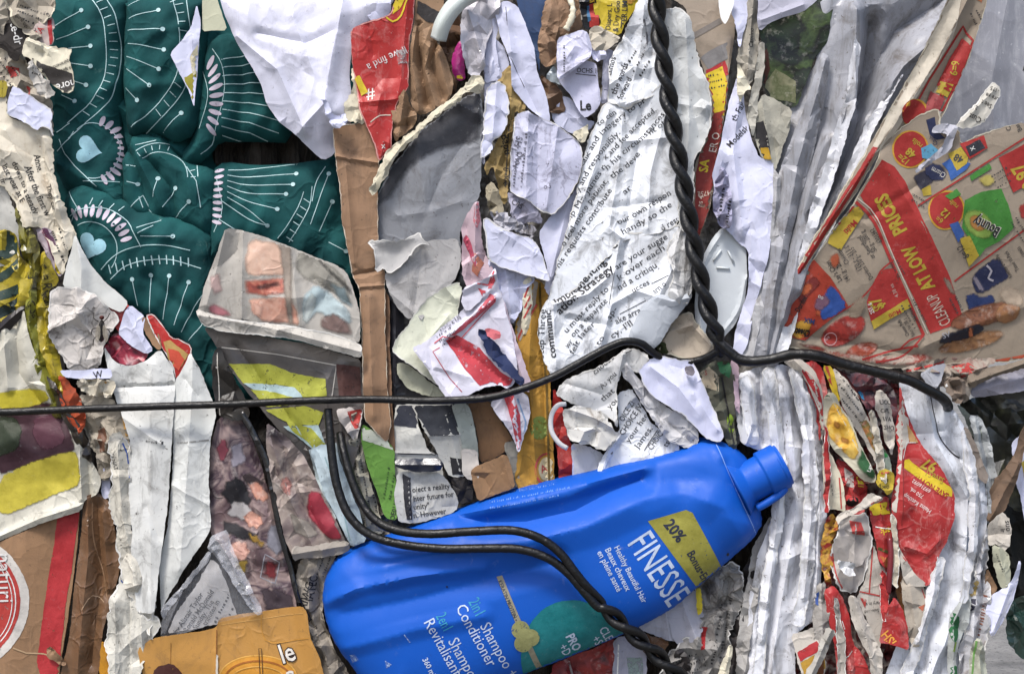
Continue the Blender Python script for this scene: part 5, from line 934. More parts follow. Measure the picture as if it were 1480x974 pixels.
piece('white_wad', 'small lavender wad with grey scribble below the scribbled sheet', 'paper wad', [(732, 276), (746, 282), (764, 292), (780, 306), (786, 324), (770, 320), (750, 326), (738, 312)], 18, paper('a5a3b5', dirt=.6, crinkle=.9), [('t', 'CRS', 738, 294, 11, -30, KD)], cr=6, cs=20, tear=1.2)
piece('white_paper', 'clean white flap pointing right below the scribbled sheet', 'paper', [(697, 318), (704, 314), (722, 330), (748, 338), (768, 344), (776, 352), (786, 376), (796, 408), (776, 402), (752, 396), (728, 388), (706, 376), (702, 350)], 30, LAV, fold=[(3, 12, [(720, 332), (780, 370)])], cr=2, cs=50, tear=.8, rim=(1.4, TORN))
piece('white_shreds', 'white and black shredded fibres above the clean white flap', 'paper shreds', [(706, 306), (722, 304), (740, 318), (760, 326), (776, 330), (774, 346), (756, 342), (734, 334), (716, 326)], 22, paper('a9a8b0', dirt=1, crinkle=1.2), cr=8, cs=10, tear=3)
piece('lavender_paper', 'lavender crumpled sheet behind the clean white flap, reaching the ochre strip', 'paper', [(702, 374), (730, 386), (758, 396), (776, 402), (760, 420), (752, 450), (740, 470), (730, 440), (716, 410)], 18, LAV2, cr=5, cs=30, fold=[(5, 8, [(730, 386), (740, 460)])])
piece('lavender_paper', 'smooth lavender strip along the left side of the big book page', 'paper', [(798, 310), (826, 284), (836, 262), (840, 290), (822, 330), (806, 380), (796, 430), (788, 420), (790, 380), (778, 340), (786, 322)], 12, LAV, cr=2.5, cs=40, fold=[(5, 10, [(822, 290), (796, 400)])])
piece('tan_ribbon', 'tan and grey folded ribbon left of the white shreds', 'plastic strip', [(700, 268), (712, 262), (722, 280), (730, 300), (726, 316), (716, 318), (706, 300)], 16, paper('938a76', dirt=.5, crinkle=.9), cr=5, cs=16, tear=1.2)

# ================================================================ the book pages
BK = paper('d6d9de', dirt=.5, crinkle=.45, dirtcol='4a443d')
piece('book_page', 'upper crumpled grey white book page with ruffled words left of the twisted wire', 'book page', [(924, -8), (948, -8), (954, 60), (962, 110), (958, 130), (930, 146), (906, 160), (898, 156), (884, 150), (878, 148), (880, 120), (880, 90), (888, 72), (902, 50), (912, 30)], 22, BK,
      [('t', 'climbs', 882, 112, 13, 74, K), ('t', 'the words', 890, 138, 13, 68, K), ('t', 'forward', 898, 146, 12, 64, K), ('l', sp2([(930, 30), (936, 60), (930, 70)]), 3, ink('77757a', .8)), ('g', 906, 100, 30, 60, 8, 3, KD)],
      fold=[(8, 12, [(930, 10), (926, 70), (908, 150)]), (-6, 10, [(948, 30), (940, 120)]), (6, 9, [(890, 80), (896, 150)])], cr=6, cs=32, tear=1.4, rim=(2, TORN))
piece('torn_paper', 'blank off white torn sheet right of the twisted wire with a ragged left top', 'torn paper', [(958, 14), (970, 12), (982, 9), (992, 18), (1001, 30), (1000, 44), (1006, 70), (1012, 92), (1018, 110), (1026, 124), (1030, 150), (1026, 180), (1020, 206), (1010, 222), (1002, 232), (1004, 262), (998, 300), (990, 340), (980, 330), (976, 240), (966, 150), (960, 80)], 30, paper('bfc1c0', dirt=.3, crinkle=.45),
      fold=[(5, 10, [(976, 150), (1000, 154), (1018, 158)]), (6, 12, [(990, 30), (996, 150), (992, 240)]), (-4, 10, [(1000, 154), (1012, 200)])], hinge=[((998, 152), (1018, 166), .3, 20)], cr=3.5, cs=45, tear=1.4, rim=(2.2, TORN))
piece('torn_paper', 'small cream torn tab left of the big book page beside the scribbled sheet', 'torn paper', [(826, 192), (840, 186), (852, 178), (850, 196), (844, 206), (838, 206)], 28, CREAM, cr=3, cs=16, tear=1)
piece('book_page', 'big slanted book page about talking responsibly, just left of the twisted wire', 'book page',
      [(872, 150), (884, 146), (906, 160), (930, 142), (956, 120), (966, 140), (970, 200), (980, 260), (986, 310), (976, 330), (940, 340), (905, 345), (880, 372), (850, 400), (818, 430), (796, 440), (792, 430), (800, 400), (812, 360), (822, 320), (832, 280), (842, 240), (850, 200), (862, 176)], 22, BK,
      [('t', 'to cen', 0, 0, 11.5, 0, K, {'b': 0.0, 'path': [(865.5, 183), (892, 164)]}), ('t', 'r-talk and imagery to pr', 0, 0, 12, 0, K, {'b': 0.0, 'path': [(838, 250), (860, 211), (875, 192), (913, 162), (936, 146)]}), ('t', 'ctively and responsibly.', 0, 0, 12, 0, K, {'b': 0.0, 'path': [(820, 304), (839, 274), (856, 244), (875, 217), (898, 192)]}), ('t', 'nd help Mr. James r', 0, 0, 12, 0, K, {'b': 0.0, 'path': [(806, 346), (837, 300.5), (850, 281.6), (877, 240)]}), ('t', 'and feel more patient,', 0, 0, 12, 0, K, {'b': 0.0, 'path': [(808, 368), (823.7, 344), (854, 295), (880.7, 260.7)]}), ('t', 'his requests contribute', 0, 0, 12, 0, K, {'b': 0.0, 'path': [(808, 388), (839, 342), (861.7, 310), (886, 274)]}), ('t', 'x and fee accepted.', 0, 0, 12, 0, K, {'b': 0.0, 'path': [(875, 232), (899.7, 207.5), (924, 182.8), (950, 160)]}), ('t', 'h his circumstances', 0, 0, 12, 0, K, {'b': 0.0, 'path': [(877.8, 246.4), (901.6, 224.6), (933.9, 198), (962, 165)]}), ('t', 'the deve', 0, 0, 12, 0, K, {'b': 0.0, 'path': [(884.5, 258.8), (913, 238), (926, 222)]}), ('t', 'nt of', 0, 0, 12, 0, K, {'b': 0.0, 'path': [(939.6, 196), (962, 180)]}), ('t', 'our own respon', 0, 0, 12.5, 0, K, {'b': 0.0, 'path': [(894, 325), (920.6, 312), (972, 280)]}), ('t', 'handy so the', 0, 0, 12.5, 0, K, {'b': 0.0, 'path': [(899.7, 339.5), (941.5, 317.7), (973, 297)]}), ('t', 'ar', 0, 0, 12, 0, K, {'b': 0.0, 'path': [(903, 282), (914, 272)]}), ('t', 'd resp', 0, 0, 12, 0, K, {'b': 0.0, 'path': [(957, 334), (984, 318)]})],
      fold=[(6, 10, [(900, 160), (896, 230), (880, 330), (900, 345)]), (-5, 9, [(930, 150), (920, 230), (905, 330)]), (7, 10, [(880, 160), (860, 240), (828, 330)]), (5, 9, [(960, 170), (940, 250), (936, 330)]), (-4, 8, [(884, 300), (960, 290)]), (5, 10, [(905, 205), (960, 200)])],
      cr=2.2, cs=70, tear=1.2, g=4.2, rim=(1.8, TORN))
piece('book_page', 'lower book page headed Step Three with a bold strategy line, above the wire', 'book page',
      [(792, 432), (818, 424), (850, 396), (880, 366), (905, 338), (940, 330), (978, 322), (990, 330), (998, 352), (1000, 400), (999, 434), (984, 450), (960, 474), (946, 504), (930, 496), (905, 492), (880, 502), (850, 520), (820, 536), (800, 546), (790, 530), (780, 500), (776, 470), (782, 445)], 27, BK,
      [('t', 'Implementing and', 0, 0, 15.5, 0, K, {'b': .02, 'path': [(804.4, 442), (838.5, 417.8), (858, 396), (873.6, 382.7), (895, 351.5)]}), ('t', 'ation Strategy', 0, 0, 15.5, 0, K, {'b': .02, 'path': [(809, 455), (844.4, 423.6), (889, 388.5)]}), ('t', 'u must reply to', 0, 0, 12, 0, K, {'b': 0.0, 'path': [(819, 482), (848, 451), (881.4, 417.8)]}), ('t', 'on a separate', 0, 0, 12, 0, K, {'b': 0.0, 'path': [(828.8, 488), (852, 462.7), (879.5, 435)]}), ('t', 'felt later', 0, 0, 12, 0, K, {'b': 0.0, 'path': [(828.8, 512.4), (844, 486), (862, 468.5)]}), ('t', 'wr', 0, 0, 12, 0, K, {'b': 0.0, 'path': [(821, 503.6), (829, 494)]}), ('t', 'are your sugge', 0, 0, 12.5, 0, K, {'b': 0.0, 'path': [(891, 390.5), (928, 367), (967, 343.7)]}), ('t', 'k over each', 0, 0, 12.5, 0, K, {'b': 0.0, 'path': [(895, 406), (928, 382.7), (963.4, 359)]}), ('t', 'nd a critiqu', 0, 0, 12.5, 0, K, {'b': 0.0, 'path': [(895, 419.7), (924.4, 402), (951.7, 384.6)]}), ('t', 'ucces', 0, 0, 11.5, 0, K, {'b': 0.0, 'path': [(914.6, 423.6), (940, 410)]}), ('t', 'sp-', 0, 0, 12, 0, K, {'b': 0.0, 'path': [(881.4, 462.7), (893, 447)]}), ('t', 'ake arra', 0, 0, 12.5, 0, K, {'b': 0.0, 'path': [(891, 468.5), (928, 451)]}), ('t', "cy. I'll", 0, 0, 12.5, 0, K, {'b': 0.0, 'path': [(885, 490), (916.5, 468.5)]}), ('t', 'arn o', 0, 0, 12, 0, K, {'b': 0.0, 'path': [(946, 425.6), (963, 412)]}), ('t', 'Step Three', 0, 0, 13.5, 0, K, {'b': 0.0, 'path': [(786, 519), (787, 480), (789, 446)]}), ('t', 'communic', 0, 0, 14.5, 0, K, {'b': .015, 'path': [(804, 517), (799, 480), (796, 447)]}), ('t', 'to', 0, 0, 11, 0, K, {'b': 0.0, 'path': [(866, 500), (874, 488)]}), ('l', [(942, 410), (966, 398)], 1, K), ('l', [(896, 454), (934, 434)], 1, K), ('l', [(888, 392), (880, 440)], .8, KD)],
      fold=[(8, 9, [(896, 345), (888, 390), (884, 440), (868, 500)]), (-6, 8, [(905, 345), (898, 420)]), (7, 9, [(800, 440), (850, 425), (886, 395)]), (5, 8, [(800, 446), (804, 530)]), (-4, 8, [(820, 460), (880, 470)]), (5, 8, [(950, 430), (920, 420), (884, 440)]), (6, 8, [(994, 340), (966, 400), (950, 430)])],
      hinge=[((1000, 380), (940, 500), -.15, 40)], cr=2.6, cs=58, tear=1.2, g=4.2, rim=(1.8, TORN))
piece('grey_flap', 'smooth bluish grey back of a torn sheet folded beside the lower book page', 'paper', [(934, 436), (952, 424), (972, 428), (990, 420), (999, 434), (984, 452), (966, 474), (952, 500), (944, 506), (924, 494), (908, 490), (914, 470)], 36, paper('a9aeb5', dirt=.1, crinkle=.25), fold=[(6, 10, [(950, 430), (972, 436), (998, 430)])], edge=(5, 8), cr=2, cs=50, tear=.8)
piece('torn_paper', 'grey white torn strip with dark rub marks along the right of the book page', 'torn paper', [(984, 318), (996, 330), (1002, 360), (1000, 420), (996, 440), (982, 440), (966, 430), (972, 396), (962, 360), (974, 336)], 36, paper('c0c0c0', dirt=.9, crinkle=.8, dirtcol='3d3834'), fold=[(7, 8, [(984, 330), (970, 380), (980, 430)])], cr=5, cs=25, tear=1.6, rim=(2, TORN))
piece('tan_wad', 'tan crumpled envelope piece under the bend where the wires meet', 'paper wad', [(964, 470), (980, 456), (998, 448), (1010, 470), (1024, 490), (1034, 506), (1022, 516), (1000, 520), (972, 516), (950, 508), (956, 490)], 10, paper('b3a695', dirt=.3, crinkle=.6), fold=[(6, 9, [(966, 480), (1000, 470), (1026, 500)])], cr=5, cs=30, tear=1.5, rim=(2, TORNC))
piece('green_leaf', 'dark green leaf scrap tucked under the tan envelope piece', 'leaf', [(948, 500), (958, 486), (964, 494), (972, 506), (966, 512), (954, 510)], 16, paper('343a1c', dirt=.3), cr=4, cs=12)
piece('book_page', 'white book page below the wire hump printed with the words that you', 'book page',
      [(806, 560), (820, 548), (850, 536), (880, 520), (900, 508), (920, 504), (938, 512), (936, 530), (924, 540), (900, 530), (890, 560), (892, 590), (894, 620), (880, 600), (862, 596), (840, 590), (818, 580), (804, 570)], 24, paper('cdcdcd', dirt=.4, crinkle=.55),
      [('t', 'with', 0, 0, 12, 0, K, {'b': 0.0, 'path': [(851, 532), (868, 519)]}), ('t', 'choose', 0, 0, 12, 0, K, {'b': 0.0, 'path': [(860, 542), (888, 517)]}), ('t', 'As you', 0, 0, 12, 0, K, {'b': 0.0, 'path': [(871, 562.7), (892, 541)]}), ('t', 'that', 0, 0, 12, 0, K, {'b': 0.0, 'path': [(872, 581), (889, 566)]}), ('t', 'you', 0, 0, 12, 0, K, {'b': 0.0, 'path': [(881.6, 592), (896, 577)]}), ('l', [(904, 510), (922, 502)], 1, K)], fold=[(6, 9, [(900, 512), (890, 560), (892, 610)]), (-4, 8, [(820, 555), (870, 570)])], cr=4, cs=35, tear=1.4, rim=(2, TORN))
piece('torn_paper', 'white torn sheet with brown scorched looking stain, left of the lower book text', 'torn paper', [(812, 596), (822, 588), (850, 588), (874, 598), (890, 620), (898, 625), (886, 640), (872, 652), (856, 644), (820, 634), (814, 614)], 30, paper('cbc9c4', dirt=.7, crinkle=.7, dirtcol='5a4a38'), fold=[(6, 9, [(820, 590), (860, 604), (896, 624)])], cr=5, cs=28, tear=2, rim=(2, TORN))
piece('book_page', 'book page with the words your heel James, resting against the top of the bottle', 'book page', [(892, 568), (912, 560), (924, 580), (940, 610), (952, 620), (966, 630), (980, 636), (986, 660), (940, 690), (866, 700), (862, 680), (880, 640), (896, 620)], 14, BK,
      [('t', 'OICE ZI', 0, 0, 12, 0, K, {'b': 0.0, 'path': [(901, 610), (918, 582)]}), ('t', 'CHOICE JV', 0, 0, 12, 0, K, {'b': 0.0, 'path': [(901, 630), (930, 586)]}), ('t', 'your heel', 0, 0, 12, 0, K, {'b': 0.0, 'path': [(909.7, 640.5), (940, 597)]}), ('t', 'James.', 0, 0, 12, 0, K, {'b': 0.0, 'path': [(922.7, 649), (944, 619)]}), ('t', 'CHOICE', 0, 0, 12, 0, K, {'b': 0.0, 'path': [(942, 651), (961.6, 623)]}), ('t', 'ts to', 0, 0, 12, 0, K, {'b': 0.0, 'path': [(963.8, 647), (977, 628)]}), ('l', [(931, 651), (953, 617)], 1, K)], fold=[(6, 8, [(900, 625), (880, 650), (866, 690)])], cr=4, cs=35, tear=1)
piece('torn_paper', 'plain white narrow sheet corner poking up behind the bottle near the red strip', 'torn paper', [(826, 640), (850, 644), (872, 654), (866, 690), (840, 700), (830, 690)], 6, paper('bdbcbe', dirt=.3), cr=3, cs=30)
piece('white_paper', 'crumpled white paper with grey pleats between the lower book text and the lavender sheet', 'paper', [(902, 520), (918, 540), (930, 556), (950, 578), (968, 590), (990, 600), (1006, 620), (1012, 640), (996, 650), (972, 640), (954, 622), (940, 600), (926, 580), (910, 556), (898, 540)], 26, paper('bfbec0', dirt=.5, crinkle=.7), [('t', 'know', 900, 566, 11, 86, K)], fold=[(6, 8, [(906, 528), (930, 575), (960, 620)]), (-5, 8, [(940, 590), (1000, 640)])], cr=4, cs=28, tear=1.2)
piece('lavender_paper', 'large pale lavender sheet draped below the wire onto the bottle shoulder', 'paper', [(922, 536), (930, 526), (946, 516), (960, 513), (980, 520), (1000, 522), (1012, 544), (1020, 562), (1028, 582), (1040, 606), (1046, 628), (1040, 640), (1018, 632), (1006, 618), (988, 600), (968, 590), (944, 572), (930, 556), (926, 544)], 36, paper('c9cbe2', dirt=.15, crinkle=.35), fold=[(5, 12, [(940, 530), (980, 560), (1010, 600)]), (-4, 9, [(1000, 530), (1006, 580)]), (5, 9, [(1002, 570), (1036, 620)])], hinge=[((930, 540), (1040, 630), -.15, 30)], cr=3, cs=50, tear=.9, rim=(1.2, TORN))
piece('plastic_scrap', 'dark bit of dirty film on the edge of the draped lavender sheet', 'plastic scrap', [(990, 530), (1000, 526), (1006, 536), (1002, 543), (992, 541)], 44, paper('6d6870', dirt=.7), cr=3, cs=8)
piece('green_carton', 'dark green and cream printed pouch crushed under the meeting wires', 'carton', [(1008, 540), (1020, 526), (1040, 520), (1058, 524), (1064, 560), (1062, 600), (1064, 650), (1054, 648), (1040, 620), (1026, 580), (1012, 556)], 18, paper('55564a', dirt=.4, crinkle=.7), [('p', [(1008, 540), (1024, 530), (1040, 545), (1038, 566), (1020, 560)], ink('a99c86', .3)), ('p', [(1036, 524), (1052, 520), (1058, 530), (1054, 546), (1042, 538)], ink('2f6b45', .2)), ('t', 'S', 1018, 542, 10, 0, RED2), ('t', 'RE', 1012, 536, 9, 40, K), ('p', ell(1056, 612, 6, 14, 6), ink('7f9a2a', .2)), ('l', [(1044, 545), (1060, 640)], 2.5, K)], fold=[(7, 8, [(1030, 530), (1040, 580), (1058, 640)]), (-5, 6, [(1044, 545), (1060, 620)])], cr=4, cs=22, tear=.8)
piece('pink_strip', 'thin pink and lilac folded strip right of the green pouch', 'paper strip', [(1056, 520), (1066, 524), (1068, 560), (1070, 600), (1062, 590), (1060, 556)], 24, paper('b9a0ac', dirt=.2), cr=3, cs=20)

# ================================================================ right of the twisted wire
piece('tan_carton', 'tan carton panel with a grey stripe at the top right of the twisted wire', 'carton', [(960, -8), (1068, -8), (1060, 60), (1056, 90), (1048, 160), (1038, 230), (1026, 300), (1010, 345), (1000, 330), (1004, 240), (1028, 180), (1030, 150), (1018, 105), (1000, 50), (990, 10)], 6, paper('9a8c7c', dirt=.15, crinkle=.25, rough=.5),
      [('l', [(996, 56), (1042, 30)], 8, ink('77706a', .1)), ('l', sp2([(1012, 100), (1030, 84), (1064, 68)]), 22, ink('7d7a79', .05)), ('p', [(1014, 106), (1048, 88), (1056, 120), (1050, 165), (1024, 165)], RED), ('p', [(1019, 108), (1044, 96), (1050, 120), (1046, 168), (1026, 168)], YI), ('g', 1024, 112, 20, 12, 6, 3, KD), ('t', 'a', 1028, 150, 34, 100, RED, {'b': .05, 'sx': 1.2}),
       ('p', [(1024, 166), (1052, 160), (1040, 240), (1026, 300), (1008, 345), (1000, 330), (1004, 300), (1006, 250)], ink('7f2822', .2)), ('t', 'ER O', 1034, 222, 15, 78, ink('c9bdb0', .3)), ('t', 'SA', 1022, 250, 18, 82, YI, {'b': .03}), ('t', '04752', 1030, 276, 10, 184, ink('c9b5a5', .3)), ('t', 'ight P', 1030, 300, 11, 80, ink('c9b5a5', .3)), ('t', 'ps 4"', 1014, 300, 11, 80, ink('c9b5a5', .3)), ('t', 'DLINI', 1048, 240, 15, 78, NAVY, {'b': .02})], fold=[(4, 8, [(1056, 60), (1044, 170), (1016, 330)])], cr=2, cs=80, tear=.5)
piece('white_card', 'bright white pointed card tip at the top edge over the tan carton', 'card', [(1038, -8), (1062, -8), (1060, 10), (1052, 30), (1048, 36), (1042, 28), (1039, 10)], 34, paper('f0f0ee', dirt=.0, crinkle=.1), cr=1, tear=.2)
piece('lavender_paper', 'lavender sheet wedge right of the bright white tip', 'paper', [(1060, -8), (1082, -8), (1080, 30), (1072, 60), (1068, 70), (1066, 54), (1060, 30), (1056, 20)], 24, LAV, cr=2.5, cs=30)
piece('white_paper', 'long lavender sheet with tilted letters between the tan carton and the white sheeting', 'letter', [(1066, 110), (1072, 116), (1078, 160), (1086, 200), (1098, 228), (1118, 232), (1118, 300), (1112, 360), (1104, 400), (1092, 440), (1080, 500), (1070, 520), (1058, 516), (1066, 470), (1082, 420), (1082, 360), (1068, 350), (1048, 330), (1036, 300), (1030, 250), (1044, 200), (1056, 140)], 20, LAV,
      [('t', 'Modelsk', 1056, 214, 13, 46, K), ('t', 'th Fax up', 1064, 176, 13, 62, K), ('t', 'www.', 1046, 296, 11, 120, K), ('t', 'P.Y', 1044, 286, 11, 40, K)], fold=[(6, 9, [(1070, 130), (1060, 220), (1074, 340)]), (5, 8, [(1086, 340), (1082, 400)]), (-5, 8, [(1050, 240), (1050, 320)])], hinge=[((1100, 232), (1096, 430), -.2, 25)], cr=3.5, cs=45, tear=.5)
piece('letter_wad', 'wrinkled lavender wad of print at the left side of the long lavender sheet', 'letter', [(1040, 240), (1052, 250), (1058, 290), (1056, 330), (1044, 330), (1034, 320), (1030, 290)], 30, paper('9f9db6', dirt=.6, crinkle=1.1), [('g', 1040, 320, 70, 80, 8, 2, K)], cr=7, cs=16, tear=1)
def lid():
    r = empty('container_lid', 'white plastic lid embossed with a recycling mark right of the twisted wire', 'plastic lid', 1040, 410, 4)
    piece('disc', None, None, [(1004, 440), (1008, 400), (1016, 370), (1030, 344), (1044, 328), (1060, 336), (1078, 350), (1080, 400), (1076, 440), (1062, 470), (1042, 492), (1020, 500), (1006, 480)], 6, plastic('c3c8cc', .35, .5, .1, .08), cr=.8, cs=90, tear=0, parent=r, t=4, fold=[(4, 5, sp2([(1048, 330), (1018, 380), (1010, 440), (1016, 490)])), (3, 4, sp2([(1078, 400), (1066, 450), (1036, 490)]))])
    e = plastic('cdd2d4', .35, .5, .1, 0)
    for k in range(3):
        a = math.radians(90 + 120 * k + 15); b = math.radians(90 + 120 * (k + 1) - 25); c = (1046, 376)
        tube('emboss', [(c[0] + 15 * math.cos(a), c[1] - 15 * math.sin(a), 8.2), (c[0] + 15 * math.cos(b), c[1] - 15 * math.sin(b), 8.2)], 1.6, e, 8, parent=r, sides=6)
lid()
piece('beige_newspaper', 'beige vertical newsprint roll with upside letters at the top, left of the dark leafy photo', 'newspaper', [(1082, -8), (1094, -8), (1096, 40), (1096, 80), (1090, 110), (1080, 130), (1070, 116), (1064, 90), (1070, 60), (1078, 30)], 20, paper('9c968a', dirt=.35, crinkle=.7), [('t', 'Camino', 1088, 70, 10, 88, K)], fold=[(7, 8, [(1088, 0), (1078, 120)])], cr=4, cs=22, tear=1)
piece('cream_paper', 'cream folded newsprint point under the beige roll', 'newspaper', [(1066, 90), (1080, 118), (1086, 128), (1076, 134), (1070, 150), (1064, 130)], 28, CREAM, cr=3, cs=16)
piece('lavender_paper', 'pale lavender curved flap at the top edge over the dark leafy photo', 'paper', [(1094, -8), (1184, -8), (1180, 2), (1160, 18), (1130, 26), (1112, 34), (1098, 46), (1094, 30), (1096, 10)], 34, paper('a9a8b6', dirt=.1), fold=[(4, 8, [(1100, 30), (1160, 8)])], cr=2, cs=50, tear=.3)
piece('leafy_photo', 'dark photo print of green leaves at the top between lavender flap and grey pleats', 'magazine page', [(1096, 26), (1130, 16), (1190, -8), (1208, -8), (1196, 60), (1180, 80), (1164, 120), (1152, 154), (1140, 156), (1110, 140), (1100, 120), (1102, 80)], 4, printed(['080a07', '0d130a', '1c2a16', '10100b', '3f4f2a', '0c100a'], 55, .4, .3, .3, .4, 7), [('p', [(1106, 120), (1120, 100), (1150, 118), (1150, 150), (1116, 142), (1104, 134)], printed(['3c4026', '77755a', '4a5030', '8d8a70'], 90, .5, .5, .3, .4, 7)), ('p', [(1100, 80), (1108, 70), (1112, 100), (1104, 130), (1100, 120)], ink('4a2417', .3))], cr=3, cs=50)
piece('grey_green_card', 'grey green folded sheet with a black and yellow mark below the leafy photo', 'paper', [(1094, 150), (1102, 136), (1122, 144), (1144, 158), (1140, 190), (1130, 220), (1120, 250), (1116, 234), (1100, 230), (1092, 200), (1088, 170)], 16, paper('a09d90', dirt=.25, crinkle=.4), [('p', [(1091, 178), (1102, 176), (1110, 200), (1114, 230), (1100, 230), (1092, 212)], ink('1e1b1d', .1)), ('p', [(1098, 214), (1110, 214), (1115, 231), (1101, 230)], ink('b08a1c', .2))], fold=[(5, 9, [(1100, 140), (1112, 230)])], cr=3, cs=30, tear=.8)
piece('grey_paper', 'narrow grey white torn strip left of the black and yellow mark', 'torn paper', [(1086, 130), (1100, 60), (1106, 64), (1104, 100), (1098, 140), (1092, 180), (1088, 200), (1080, 170)], 22, paper('a5a298', dirt=.4, crinkle=.7), cr=4, cs=20, tear=1)
SH = paper('94959b', dirt=.55, crinkle=.5, rough=.4, spec=.5, streak=.7, rot=-.45, cs=55, dirtcol='5a544e')
piece('plastic_sheet', 'large grey white pleated plastic sheet behind the supermarket flyer', 'plastic sheet', [(1180, -10), (1390, -10), (1380, 60), (1340, 180), (1290, 250), (1230, 330), (1180, 400), (1140, 480), (1122, 530), (1074, 526), (1094, 440), (1110, 340), (1116, 260), (1140, 160), (1180, 90)], 0, SH,
      fold=[(26, 26, [(1232, 20), (1230, 110), (1200, 220), (1150, 360), (1110, 520)]), (-30, 22, [(1262, 30), (1256, 120), (1226, 220), (1180, 320)]), (24, 26, [(1370, 40), (1300, 100), (1250, 170), (1210, 270), (1150, 420)]), (-30, 30, [(1370, -5), (1300, 40), (1262, 110), (1244, 150)]), (10, 12, [(1190, 200), (1150, 330), (1126, 460)]), (-8, 8, [(1250, 230), (1200, 310)])], pleat=(68, 34, 7), cr=5, cs=70, tear=.4, g=4.5)
piece('plastic_sheet', 'narrow shiny grey pleat standing left of the large pleated sheet', 'plastic sheet', [(1188, 74), (1200, 84), (1192, 140), (1176, 220), (1156, 290), (1140, 350), (1130, 420), (1118, 500), (1096, 530), (1088, 500), (1100, 420), (1112, 340), (1120, 270), (1136, 220), (1160, 160)], 14, SH, fold=[(18, 16, [(1190, 90), (1150, 240), (1116, 420), (1104, 520)])], pleat=(75, 18, 4), cr=4, cs=35, tear=.5)
piece('grey_paper', 'soiled off white folded sheet between the lavender letter and the pleated plastic', 'paper', [(1118, 240), (1128, 260), (1130, 330), (1124, 400), (1112, 470), (1104, 520), (1072, 522), (1080, 480), (1094, 430), (1106, 390), (1114, 330)], 18, paper('aaaaac', dirt=.6, crinkle=.5, streak=.3, rot=-.3), fold=[(9, 10, [(1122, 260), (1116, 380), (1088, 515)]), (-7, 8, [(1124, 300), (1100, 470)])], cr=4, cs=40, tear=.5)
GS = paper('8b8c94', dirt=.25, crinkle=.25, rough=.35, spec=.5, streak=.3, rot=0, cs=40, dirtcol='c9c9cc')
piece('plastic_sheet', 'smooth shaded grey plastic film filling the top right corner behind the flyer', 'plastic sheet', [(1360, -10), (1500, -10), (1500, 260), (1430, 250), (1380, 230), (1340, 220), (1330, 190), (1370, 110), (1400, 40)], 2, GS, [('p', [(1478, 96), (1488, 94), (1488, 102), (1476, 104)], K)], fold=[(8, 30, [(1450, 0), (1430, 120), (1440, 220)])], cr=3, cs=110, tear=.3, tilt=(0, -.12))
